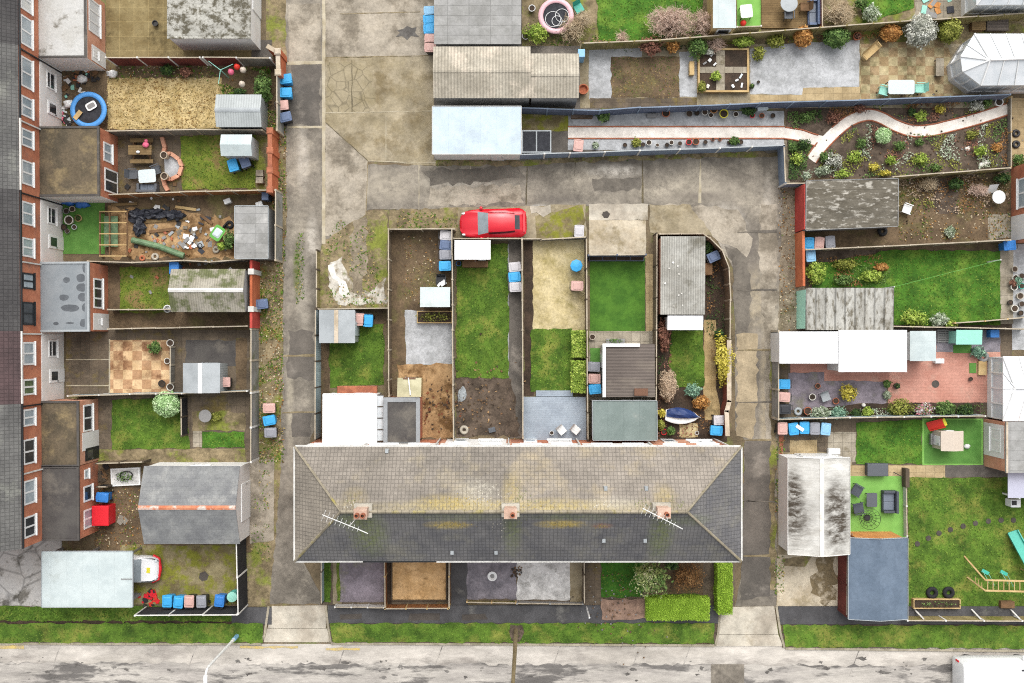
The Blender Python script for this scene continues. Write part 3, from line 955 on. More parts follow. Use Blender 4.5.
palette('olive', (110, 116, 44), (138, 142, 58), (164, 166, 82))
palette('tan', (176, 152, 126), (192, 168, 142), (208, 186, 160))
palette('hedge', (126, 160, 42), (144, 180, 52), (162, 196, 66))
palette('brown', (122, 86, 50), (150, 108, 64), (168, 128, 82))
palette('cream', (150, 164, 96), (184, 192, 130), (214, 212, 170))
palette('flower', (206, 200, 196), (190, 120, 130), (120, 140, 70))
# ------------------------------------------------------------------ movable things
def rnd_poly(w, d, r, n=4):
    out = []
    for sx, sy, a0 in ((1, 1, 0), (-1, 1, pi / 2), (-1, -1, pi), (1, -1, 1.5 * pi)):
        for i in range(n):
            a = a0 + pi / 2 * i / (n - 1)
            out.append((sx * (w / 2 - r) + r * cos(a), sy * (d / 2 - r) + r * sin(a)))
    return out


BINS = {}


def make_bin(lid, body):
    """wheeled bin, handle and wheels at the -y side"""
    T = thing('wheelie_bin', 'bin', 'bin', (0, 0, 0))
    mb = MB().prism(rnd_poly(.46, .5, .05), .06, .98, 0, rnd_poly(.58, .72, .06))
    mb.prism(rnd_poly(.62, .76, .06), .94, .985)
    part('body', mb, body, T, local=True)
    lm = MB()
    P = rnd_poly(.64, .8, .07)
    lm.prism(P, .99, 1.04, 0, rnd_poly(.6, .76, .07))
    lm.prism(rnd_poly(.5, .56, .07), 1.04, 1.07, 0, rnd_poly(.4, .46, .07))
    lm.obox(0, .37, .3, .06, 1.03, 1.06)
    lo = part('lid', lm, lid, T, local=True)
    hm = MB().tube([(-.24, -.4, 1.0), (-.24, -.47, 1.02), (.24, -.47, 1.02), (.24, -.4, 1.0)], .018, 6)
    part('handle', hm, 'bin_black', lo, local=True)
    for sx in (-1, 1):
        m = MB()
        m.tube([(sx * .24, -.26, .1), (sx * .3, -.26, .1)], .1, 12)
        part('wheel', m, 'rubber', T, local=True)
    return T


def bin_(px, py, lid, label, rot=0.0, group=None, body=None):
    body = body or ('bin_black' if lid not in ('bin_blue', 'bin_red', 'bin_teal', 'bin_lightblue') else lid)
    x, y = W(px, py, 1.04)
    key = (lid, body)
    r = radians(rot) + U(-.11, .11)
    x, y = x + U(-.04, .04), y + U(-.04, .04)
    if key not in BINS:
        o = BINS[key] = make_bin(lid, body)
        o.location = (x, y, 0)
        o.rotation_euler = (0, 0, r)
        o['label'] = label
    else:
        o = dup(BINS[key], (x, y, 0), r, label)
    o['group'] = group or 'wheeled rubbish bins'
    return o


POTS = {}


def pot(px, py, r, col, label, group=None, plant=None, h=None, name='plant_pot'):
    h = h or r * 1.5 / S
    x, y = W(px, py, h)
    r = r / S
    T = thing(name, label, 'plant pot', (x, y, 0), 0, group)
    mb = MB().lathe(0, 0, [(0, 0), (r * .68, 0), (r * .95, h * .85), (r * 1.02, h * .85), (r * 1.02, h), (r * .86, h), (r * .82, h * .86), (0, h * .86)], 14)
    part('pot', mb, col, T, local=True, smooth=False)
    part('soil', MB().cyl(0, 0, h * .86, h * .885, r * .8), 'dark_soil', T, local=True)
    if plant:
        part('plant', foliage(r * .95, r * .95, r * 1.3, 70, .05, z0=h * .85), PAL[plant], T, local=True)
    return T


def round_table(px, py, r, m, label, h=.73, cat='table', name='garden_table', dish=False, hole=False):
    x, y = W(px, py, h)
    r /= S
    T = thing(name, label, cat, (x, y, 0))
    part('tabletop', MB().lathe(0, 0, [(0, h - .04), (r * .94, h - .04), (r, h - .02), (r, h), (r * .97, h + .008), (0, h + .008)], 24), m, T, local=True)
    for i in range(3):
        a = 2 * pi * i / 3 + .4
        part('leg', MB().tube([(cos(a) * r * .25, sin(a) * r * .25, h - .05), (cos(a) * r * .7, sin(a) * r * .7, 0)], .02), 'grey_plastic', T, local=True)
    return T


def rect_table(px, py, w, d, m, label, rot=0.0, h=.73, name='garden_table', cat='table', group=None):
    x, y = W(px, py, h)
    T = thing(name, label, cat, (x, y, 0), radians(rot), group)
    w, d = w / S, d / S
    part('tabletop', MB().prism(rnd_poly(w, d, min(w, d) * .15), h - .04, h), m, T, local=True)
    for a in (-1, 1):
        for b in (-1, 1):
            part('leg', MB().obox(a * (w / 2 - .08), b * (d / 2 - .08), .05, .05, 0, h - .042), 'grey_plastic', T, local=True)
    return T


def chair(px, py, m, label, rot=0.0, w=.56, group=None, arm=True, name='garden_chair'):
    """backrest towards local +y"""
    x, y = W(px, py, .5)
    T = thing(name, label, 'chair', (x, y, 0), radians(rot), group)
    part('seat', MB().obox(0, 0, w, w, .36, .44), m, T, local=True, bev=.02)
    part('backrest', MB().slab([(-w / 2, w / 2, .446), (w / 2, w / 2, .446), (w / 2, w / 2 + .14, .88), (-w / 2, w / 2 + .14, .88)], .05), m, T, local=True)
    for a in (-1, 1):
        if arm:
            part('armrest', MB().obox(a * (w / 2 + .025), .02, .05, w, .6, .64), m, T, local=True)
        for b in (-1, 1):
            part('leg', MB().obox(a * (w / 2 - .03), b * (w / 2 - .03), .04, .04, 0, .358 if not arm else .36), m, T, local=True)
    return T


def sofa(px, py, w, d, m, label, rot=0.0, name='garden_sofa'):
    x, y = W(px, py, .5)
    w, d = w / S, d / S
    T = thing(name, label, 'sofa', (x, y, 0), radians(rot))
    part('base', MB().obox(0, 0, w, d, .05, .3), m, T, local=True, bev=.02)
    part('backrest', MB().obox(0, d / 2 - .08, w, .16, .302, .75), m, T, local=True, bev=.02)
    for a in (-1, 1):
        part('armrest', MB().obox(a * (w / 2 - .08), -.083, .16, d - .17, .302, .6), m, T, local=True, bev=.02)
    for a in (-1, 1):
        part('cushion', MB().obox(a * (w - .36) / 4, -.07, (w - .36) / 2, d - .22, .302, .42), 'cushion', T, local=True, bev=.03)
    return T


def trampoline(px, py, r, pad, label, h=.75):
    x, y = W(px, py, h)
    r /= S
    T = thing('trampoline', label, 'trampoline', (x, y, 0))
    part('mat', MB().lathe(0, 0, [(0, h), (r * .74, h + .0), (r * .74, h - .02), (0, h - .02)], 32), 'net_black', T, local=True)
    part('pad', MB().lathe(0, 0, [(r * .73, h + .01), (r * .73, h + .04), (r * .86, h + .07), (r, h + .04), (r * 1.01, h - .03), (r * .9, h - .01)], 36, 0, True), pad, T, local=True, smooth=True)
    part('frame', MB().ring(0, 0, h - .07, r * .95, .025, 32), 'steel', T, local=True)
    for i in range(6):
        a = 2 * pi * i / 6 + .3
        part('leg', MB().tube([(cos(a) * r * .95, sin(a) * r * .95, h - .08), (cos(a) * r * .98, sin(a) * r * .98, 0)], .022), 'steel', T, local=True)
    return T


def tyre(px, py, r, label, m='rubber', name='tyre', z=0.0, group=None):
    x, y = W(px, py, .2)
    r /= S
    return solo(name, MB().ring(x, y, z + r * .36, r * .68, r * .34, 24, 10, 0, .95), m, label, 'tyre', group, smooth=True)


def stones(px, py, n, spread, label, m='stone_slab', s=(.08, .2), name='stone', cat='rubble', z=.01):
    """a heap of bits too many and mixed to count"""
    x, y = W(px, py)
    mb = MB()
    for i in range(n):
        mb.obox(x + random.gauss(0, .5) * spread / S, y + random.gauss(0, .5) * spread / S, U(*s), U(*s), z, z + U(.03, .12), U(0, 3), random.randrange(len(m)) if isinstance(m, (list, tuple)) else 0)
    return solo(name, mb, m, label, cat, kind='stuff')


def box_thing(name, label, cat, px, py, w, d, h, m, rot=0.0, lid=None, z=0.0, group=None, bev=.02):
    """a chest: body with a lid proud of it"""
    x, y = W(px, py, h)
    w, d = w / S, d / S
    T = thing(name, label, cat, (x, y, z), radians(rot), group)
    part('body', MB().obox(0, 0, w * .94, d * .94, 0.02, h - .07), m, T, local=True, bev=bev)
    part('lid', MB().obox(0, 0, w, d, h - .068, h, 0, 0, .96), lid or m, T, local=True, bev=bev)
    return T


def parasol_closed(px, py, label, h=2.2):
    x, y = W(px, py, 0)
    T = thing('closed_parasol', label, 'parasol', (x, y, 0))
    part('base', MB().lathe(0, 0, [(0, 0), (.26, 0), (.26, .05), (.08, .12), (.05, .3), (0, .3)], 16), 'pot_grey', T, local=True)
    part('pole', MB().tube([(0, 0, .2), (0, 0, h)], .022), 'white_metal', T, local=True)
    part('canopy', MB().lathe(0, 0, [(.03, h), (.07, h - .15), (.12, h - .9), (.15, h - 1.2), (.03, h - 1.15)], 9), 'plastic_pale', T, local=True)
    return T


def loft(secs):
    """secs: list of rings (same length); returns verts and a face grid"""
    n = len(secs[0])
    vs = [p for s in secs for p in s]
    fs = {}
    for j in range(len(secs) - 1):
        for i in range(n - 1):
            fs[(j, i)] = (j * n + i, j * n + i + 1, (j + 1) * n + i + 1, (j + 1) * n + i)
    return vs, fs


def car_section(x, wl, zl, wb, zb, wr, zr):
    """half outlines: sill (wl, zl), belt (wb, zb), roof edge (wr, zr); full ring from +y to -y"""
    half = [(wl, zl), (wl + .05, zl + .1), (wb, zl + (zb - zl) * .6), (wb - .02, zb), (min(wr + .12, wb - .035), zb + .03), (min(wr + .03, wb - .05), zb + .02 + (zr - zb) * .8), (wr * .92, zr - .01), (wr * .45, zr + .02)]
    return [(x, y, z) for y, z in half] + [(x, 0, zr + .03)] + [(x, -y, z) for y, z in half[::-1]]


def vehicle(name, label, px, py, rot, secs, body, glass_rows, z=.0, cat='car', cabin=(0, 0), wheels=(), wr=.31, extra=None, lights=()):
    """secs run from nose (-x) to tail (+x). cabin=(j0,j1,k0,k1): windscreen rows j0..j1, rear glass rows k0..k1"""
    x, y = W(px, py, 1.0)
    T = thing(name, label, cat, (x, y, z), radians(rot))
    R = [car_section(*s) for s in secs]
    vs, fs = loft(R)
    n = len(R[0])
    j0, j1, k0, k1 = cabin
    B, Wd, Rr, Sd = [], [], [], [[], []]
    for (j, i), f in fs.items():
        if j0 <= j < j1 and 5 <= i <= 10:
            Wd.append(f)
        elif k0 <= j < k1 and 6 <= i <= 9:
            Rr.append(f)
        elif j1 <= j < k0 and i == 4:
            Sd[0].append(f)
        elif j1 <= j < k0 and i == 11:
            Sd[1].append(f)
        else:
            B.append(f)
    B.append(tuple(range(n - 1, -1, -1)))
    B.append(tuple(range((len(R) - 1) * n, len(R) * n)))
    for j in range(len(R) - 1):
        B.append((j * n, (j + 1) * n, (j + 1) * n + n - 1, j * n + n - 1))

    def sub(fl):
        ix = sorted({k for f in fl for k in f})
        mp = {k: i for i, k in enumerate(ix)}
        return MB().mesh([vs[k] for k in ix], [tuple(mp[k] for k in f) for f in fl])
    part('body', sub(B), body, T, local=True, smooth=True)
    if Wd:
        part('windscreen', sub(Wd), 'car_glass', T, local=True, smooth=True)
    if Rr:
        part('rear_window', sub(Rr), 'glass_dark', T, local=True, smooth=True)
    for s_ in Sd:
        if s_:
            part('side_window', sub(s_), 'glass_dark', T, local=True, smooth=True)
    for wx, wy in wheels:
        for sy in (-1, 1):
            w = part('wheel', MB().tube([(wx, sy * (wy - .09), wr), (wx, sy * (wy + .1), wr)], wr * .6, 16), 'steel', T, local=True)
            part('tyre', MB().mesh(*tyre_mesh(wx, sy * wy, wr)), 'rubber', w, local=True, smooth=True)
    for nm, m, bx in lights:
        part(nm, bx, m, T, local=True)
    return T


def tyre_mesh(x, y, r):
    vs, fs = [], []
    n, m = 20, 8
    for i in range(n):
        a = 2 * pi * i / n
        for j in range(m):
            b = 2 * pi * j / m
            rr = r * .82 + r * .18 * cos(b)
            vs.append((x + rr * cos(a), y + .1 * sin(b), r + rr * sin(a)))
    for i in range(n):
        for j in range(m):
            fs.append((i * m + j, ((i + 1) % n) * m + j, ((i + 1) % n) * m + (j + 1) % m, i * m + (j + 1) % m))
    return vs, fs
# ------------------------------------------------------------------ the setting: ground, lanes, road
solo('ground', MB().face([(-600, -600, 0), (600, -600, 0), (600, 600, 0), (-600, 600, 0)]), 'earth', None, None, kind='structure')
# layer 1: plots and verges
sheet('verge', [(252, -60), (290, -60), (287, 200), (283, 330), (285, 470), (290, 606), (246, 606), (246, 250)], 1, 'waste', .05)
sheet('verge', [(774, 130), (806, 130), (804, 330), (786, 460), (790, 604), (762, 604)], 1, 'rubble_verge', .05)
sheet('terrain', (30, -80, 266, 66), 1, 'earth')
# west back lane
sheet('lane', [(286, -90), (324, -90), (324, 200), (318, 300), (317, 420), (300, 470), (302, 560), (326, 604), (270, 604), (281, 470), (283, 330), (283, 270), (287, 215), (286, 120)], 2, 'asphalt', .06)
sheet('lane_patch', [(288, 5), (320, 3), (321, 62), (289, 63)], 3, 'concrete_grey', .05)
sheet('lane_patch', [(291, 64), (321, 63), (320, 126), (292, 126)], 3, 'asphalt_dark', .14)
sheet('lane_patch', [(290, 128), (321, 128), (320, 184), (291, 186)], 3, 'asphalt', .05)
sheet('lane_patch', [(288, 330), (314, 332), (313, 380), (287, 378)], 3, 'asphalt_dark', .16)
sheet('lane_patch', [(292, 412), (312, 412), (310, 437), (292, 437)], 3, 'asphalt_dark', .06)
sheet('lane_joint', [(287, 62), (322, 61), (322, 64), (287, 65)], 4, 'joint_pale', .03)
sheet('lane_joint', [(287, 126), (322, 126), (322, 128.5), (287, 128.5)], 4, 'joint_pale', .03)
sheet('lane_joint', [(283, 355), (317, 354), (317, 356.5), (283, 357)], 4, 'joint', .03)
sheet('lane_joint', [(283, 412), (317, 411), (317, 412.6), (283, 413.5)], 4, 'joint', .03)
sheet('kerb_strip', [(322.5, -90), (325.5, -90), (325.5, 244), (322, 244)], 5, 'joint_pale', .02)
# concrete yard
sheet('yard', (325, -90, 436, 57), 2, 'concrete_grey', .04)
sheet('yard', [(325, 58), (436, 56), (436, 166), (368, 161), (325, 122)], 2, 'concrete', .03)
sheet('yard', [(325, 122), (368, 161), (366, 214), (340, 236), (325, 236)], 4, 'concrete_grey', .05)
for a, b in (((325, 57.5), (436, 55.5)), ((325, 113), (433, 111)), ((325, 122), (368, 161)), ((368, 161), (436, 163)), ((386, 113), (386, 160)), ((352, 60), (352, 112)), ((368, 161), (366, 214)), ((419, 162), (419, 212)), ((340, 14), (420, 12))):
    d = hypot(b[0] - a[0], b[1] - a[1])
    nx, ny = -(b[1] - a[1]) / d * .4, (b[0] - a[0]) / d * .4
    sheet('yard_joint', [(a[0] + nx, a[1] + ny), (b[0] + nx, b[1] + ny), (b[0] - nx, b[1] - ny), (a[0] - nx, a[1] - ny)], 4, random.choice(('dark_joint', 'joint', 'joint_pale')), .02)
sheet('yard', [(326, 64), (366, 62), (376, 90), (370, 112), (340, 113), (326, 112)], 3, 'concrete_crazed', .2)
for i in range(0):      # cracked corner of the yard
    x, y = U(326, 372), U(64, 112)
    a = random.choice((0, 1.57, .4, 1.9, 2.6))
    l = U(4, 13)
    dx, dy = cos(a) * l / 2, sin(a) * l / 2
    nx, ny = -sin(a) * .3, cos(a) * .3
    sheet('yard_joint', [(x - dx + nx, y - dy + ny), (x + dx + nx, y + dy + ny), (x + dx - nx, y + dy - ny), (x - dx - nx, y - dy - ny)], 4, 'dark_joint', .03)
sheet('tar_stain', [(397, 30), (403, 29), (407, 26), (412, 28), (417, 27), (415, 33), (419, 37), (411, 36), (407, 40), (402, 36), (396, 37), (400, 33)], 4, 'tar', .06)
# cross lane behind the terrace
sheet('lane', [(324, 163), (436, 166), (545, 157), (786, 150), (782, 205), (690, 206), (640, 205), (560, 206), (470, 208), (368, 210), (340, 236), (318, 246), (320, 200)], 3, 'asphalt', .05)
sheet('moss_strip', [(436, 160), (520, 161), (560, 158), (700, 154), (780, 152), (780, 156), (600, 161), (520, 166), (436, 165)], 5, 'waste', .1)
for x, y0, y1 in ((470, 162, 206), (527, 159, 205), (575, 158, 176), (642, 156, 204), (700, 154, 203)):
    sheet('lane_joint', [(x, y0), (x + .8, y0), (x + .8 + U(-2, 2), y1), (x + U(-2, 0), y1)], 4, random.choice(('joint_pale', 'dark_joint')), .02)
for y in (232, 290, 350, 402, 440, 500, 556):
    sheet('lane_joint', [(737, y), (777, y + U(-3, 3)), (777, y + .8), (737, y + .6)], 7, random.choice(('lane_dark', 'joint')), .03)
sheet('lane_patch', [(652, 206), (700, 205), (738, 209), (752, 238), (747, 257), (736, 248), (722, 243), (706, 232), (690, 216)], 3, 'concrete_grey', .16)
sheet('lane_patch', [(761, 204), (777, 203), (777, 330), (773, 440), (766, 440), (764, 330), (759, 262)], 3, 'concrete_grey', .14)
sheet('lane_patch', [(724, 246), (736, 250), (747, 259), (752, 300), (748, 332), (735, 332), (733, 268)], 3, 'lane_dark', .12)
sheet('lane_patch', [(736, 334), (757, 333), (758, 398), (752, 440), (737, 436)], 3, 'lane_sand', .14)
sheet('lane_patch', [(748, 444), (768, 442), (771, 520), (770, 592), (748, 596), (745, 520)], 3, 'asphalt_dark', .14)
sheet('lane_patch', [(530, 206), (550, 204.5), (551, 213), (544, 217), (531, 213)], 6, 'concrete_pale', .2)
sheet('lane_patch', [(592, 178), (640, 177), (640, 190), (594, 191)], 4, 'lane_dark', .14)
sheet('lane_patch', [(422, 170), (518, 166), (526, 178), (430, 186)], 4, 'lane_dark', .18)
sheet('lane_patch', [(430, 188), (520, 184), (524, 203), (428, 205)], 4, 'concrete_grey', .16)
# apron by the red car
sheet('apron', [(440, 208), (528, 206), (586, 204), (586, 240), (458, 240), (440, 230)], 3, 'concrete', .06)
sheet('apron', [(535, 216), (584, 205), (585, 238), (536, 239)], 4, 'concrete_moss', .1)
sheet('apron', (589, 204, 648, 220), 4, 'concrete_pale', .04)
sheet('apron', [(589, 220), (646, 220.5), (646, 255), (589, 255)], 4, 'pad_tan', .02)
sheet('apron', [(649, 204), (690, 205), (712, 236), (660, 236), (650, 232)], 4, 'concrete', .08)
sheet('drain_cover', [(603, 212), (607, 211), (610, 214), (608, 218), (604, 218), (602, 215)], 6, 'patch')
# east back lane
sheet('lane', [(690, 204), (782, 200), (778, 330), (776, 606), (735, 606), (744, 560), (745, 440), (735, 430), (734, 270), (716, 238)], 2, 'asphalt', .06)
sheet('lane_patch', [(745, 442), (772, 440), (770, 596), (740, 600)], 4, 'asphalt_dark', .08)
sheet('lane_patch', [(770, 340), (777, 340), (775, 590), (770, 590)], 5, 'waste', .1)
# bottom street
sheet('road', [(-400, 643), (1400, 645), (1400, 1100), (-400, 1100)], 2, 'road', .0)
sheet('road_patch', [(-400, 661), (1400, 667), (1400, 700), (-400, 700)], 3, 'road_worn', .12)
sheet('road_patch', [(-400, 690), (1400, 692), (1400, 800), (-400, 800)], 4, 'asphalt', .12)
for x in (60, 196, 345, 442, 560, 640, 690, 860, 985):
    sheet('road_joint', [(x, 646), (x + .7, 646), (x - 10.3, 676), (x - 11, 676)], 5, 'road_worn', .01)
for k in range(85):
    x, y = (U(0, 1024), random.choice((random.gauss(662, 3.5), random.gauss(669, 2), random.gauss(676, 3)))) if k > 14 else (random.gauss(random.choice((900, 840, 350, 70)), 22), random.gauss(668, 6))
    w = U(2, 9) if k > 8 else U(8, 20)
    P = [(x + cos(a) * w * U(.3, 1) * .5, y + sin(a) * min(w, 8) * U(.06, .3)) for a in [i * .628 for i in range(10)]]
    if y > 648:
        sheet('tar_stain', P, 6, random.choice(('tar', 'road_tar')), .08)
sheet('road_patch', (711, 664, 744, 684), 7, 'asphalt')
sheet('road_marking', (-14, 645.4, 24, 648.6), 6, 'road_yellow', .03)
sheet('road_marking', (240, 646, 298, 648), 6, 'road_yellow', .05)
sheet('road_marking', (326, 648, 360, 650), 6, 'road_yellow', .05)
# kerbs, pavements, crossovers (kerbs are real steps)
def kerb(pts, w=.14, h=.12):
    P = [W(*p) for p in pts]
    mb = MB()
    for a, b in zip(P, P[1:]):
        mb.bar((a[0], a[1], h / 2), (b[0], b[1], h / 2), w, h)
    return solo('kerb', mb, 'kerb', None, None, kind='structure')
PV = .1
for pts in ((232, 607, 272, 624), (328, 605, 720, 623), (778, 606, 1150, 624)):
    slab_sheet('pavement', pts, PV, 'path_asphalt')
for pts in ([(340, 614), (362, 613), (362, 618), (340, 619)], [(410, 613), (440, 613), (440, 620), (408, 620)], [(462, 614), (485, 613), (488, 619), (462, 620)]):
    sheet('pavement_patch', pts, 1, 'patch', .03, zadd=PV)
slab_sheet('crossover', [(272, 606), (326, 605), (326, 628), (268, 628)], .06, 'concrete_pale')
slab_sheet('crossover', [(266, 628.4), (327, 628.4), (331, 642), (262, 642)], .05, 'concrete_pale')
slab_sheet('crossover', [(722, 607), (774, 606), (778, 634), (717, 634)], .06, 'concrete_pale')
slab_sheet('crossover', [(717, 634.4), (778, 634.4), (783, 646), (714, 646)], .05, 'concrete_pale')
kerb([(-120, 643), (262, 643.5)])
kerb([(269, 606), (265, 634), (261, 643)])
kerb([(326, 605), (328, 624), (331, 642)])
kerb([(331, 643), (715, 645)])
kerb([(720, 606), (718, 632), (715, 645)])
kerb([(776, 606), (780, 632), (784, 647)])
kerb([(785, 648), (1150, 652)])
# grass verges along the street
V = dict(name='grass_verge', h0=.085, dens=45)
slab_sheet('verge_bed', (-120, 624.3, 264, 642.2), .084, 'soil')
slab_sheet('verge_bed', (330, 623.3, 716, 642.6), .084, 'soil')
slab_sheet('verge_bed', (782, 624.3, 1150, 647.2), .084, 'soil')
lawn((-120, 622.8, 263, 642), 'street grass verge below the pale flat garage roof', **V)
lawn([(330, 623), (714, 622.4), (714, 643), (333, 641.6)], 'long street grass verge in front of the slate purple and white gravel gardens', **V)
lawn([(782, 624.5), (1150, 625), (1150, 649), (785, 646.4)], 'street grass verge below the dark blue shed roof and beside the white van', **V)
lawn((-120, 606, 232, 620.5), 'strip of long grass along the foot of the pale flat carport', name='grass_strip', h0=.05, dens=90, s=.12)
sheet('soil_strip', (-120, 619.5, 233, 624), 6, 'dark_soil', .06)
# weeds along lanes and the waste ground
def weeds(pts, label, dens=14, s=.1, mats=('blade_a', 'blade_b', 'blade_d'), litter=0, layer=4, name='weeds', nz=.1):
    P = px_poly(pts)
    mb = MB()
    for x, y in scatter(P, int(area(P) * dens)):
        if noise.noise(Vector((x * .55, y * .55, 7))) > nz - .2:
            blade(mb, x, y, layer * .006, s * U(.5, 1.6), random.randrange(3))
    for x, y in scatter(P, int(area(P) * litter)):
        r = U(.02, .09)
        leaf(mb, Vector((x, y, layer * .006 + .03)), Vector((U(-.4, .4), U(-.4, .4), 1)), r, random.randrange(3, 6))
    return solo(name, mb, list(mats) + ['leaf_litter_a', 'leaf_litter_b', 'leaf_litter_c'], label, 'weeds', kind='stuff')
weeds([(268, 110), (287, 110), (287, 215), (283, 300), (284, 462), (256, 462), (256, 262), (272, 262)], 'weeds and leaf litter on the strip between the west garden walls and the lane', 80, .12, litter=24)
weeds([(296, 232), (304, 232), (304, 300), (296, 305)], 'mossy grass tuft strip in the middle of the west lane', 90, .1, nz=-.2)
weeds([(336, 222), (384, 214), (388, 306), (326, 306), (326, 244)], 'weeds on the waste ground above the grey metal shed', 40, .12, nz=.15)
weeds([(390, 212), (460, 210), (458, 228), (392, 230)], 'grass tufts on the strip beside the red car', 60, .12)
weeds([(778, 186), (799, 186), (803, 330), (780, 330)], 'pale litter and a few weeds beside the east lane above the white roofs', 9, .08, litter=26)
weeds([(776, 440), (784, 440), (784, 600), (774, 600)], 'weeds between the east lane and the blackened white garage', 80, .12, litter=8)
weeds([(246, 470), (270, 470), (270, 560), (252, 560)], 'moss and weeds beside the slate garage and west lane', 30, .1)
weeds([(436, 158), (560, 156), (780, 150), (780, 157), (600, 161), (436, 166)], 'weeds along the foot of the blue fence on the cross lane', 30, .08)
# waste ground west of the terrace gardens
sheet('waste_ground', [(324, 240), (344, 228), (368, 212), (388, 210), (388, 308), (318, 310), (318, 256)], 4, 'waste', .08)
sheet('rubble_patch', [(330, 262), (342, 256), (347, 272), (356, 288), (370, 292), (386, 276), (386, 304), (338, 304), (328, 286)], 5, 'rubble', .15)
sheet('rubble_patch', [(353, 222), (366, 216), (368, 260), (362, 296), (352, 292), (350, 250)], 5, 'rubble_verge', .15)
sheet('lime_spill', [(329, 266), (336, 262), (337, 276), (345, 282), (350, 296), (344, 298), (339, 288), (333, 278)], 6, 'lime_spill', .2)
sheet('waste_ground', [(390, 210), (458, 208), (458, 228), (390, 230)], 4, 'waste', .08)
# ------------------------------------------------------------------ west terrace (rear wall faces east)
EZ = 5.5
WA, WB = W(60.2, -60), W(64.4, 531)
WF = Fr(WA, WB, flip=True)
gu = lambda py, z=0.0: (341.5 + (py - 341.5) * (H - z) / H + 60) / S * (WF.len / ((531 + 60) / S))
WH = [  # ground px range, roof, rear (extension depth px or None), label
    (-60, 4, 'tile_grey', None, None, 'brick terraced house at the top left corner with mottled grey roof'),
    (4, 71, 'tile_dark', 105.4, 'felt_white', 'brick terraced house with stained white flat extension roof'),
    (71, 137, 'tile_grey', None, None, 'brick terraced house with white rear wall behind the blue trampoline'),
    (137, 203, 'tile_grey', 118, 'felt_brown', 'brick terraced house with wide brown gritty flat extension roof'),
    (203, 266, 'tile_dark', None, None, 'brick terraced house with white rear wall beside the small artificial lawn'),
    (266, 332, 'tile_dark', 108.3, 'felt_pond', 'brick terraced house with blue grey extension roof holding dark puddles'),
    (332, 398.5, 'tile_brown', None, None, 'brick terraced house with brown red roof tiles and white rear wall'),
    (398.5, 460.5, 'tile_grey', 98.5, 'felt_brown', 'brick terraced house with narrow brown extension roof beside the topiary lawn'),
    (460.5, 531, 'tile_grey', 98.5, 'felt_dark', 'end terraced house with dark extension roof beside the red and blue bins')]
UPW = {0: [(-40, -15), (-12, 11)], 1: [(17, 46)], 2: [(58, 88), (97, 117)], 3: [(129.5, 147), (161, 185)], 4: [(202, 225)], 5: [(273, 289), (302, 325)],
       6: [(342, 365), (379, 395)], 7: [(409, 426), (439, 464)], 8: [(480, 504), (516, 537)]}
UPW[4].append((238, 257))
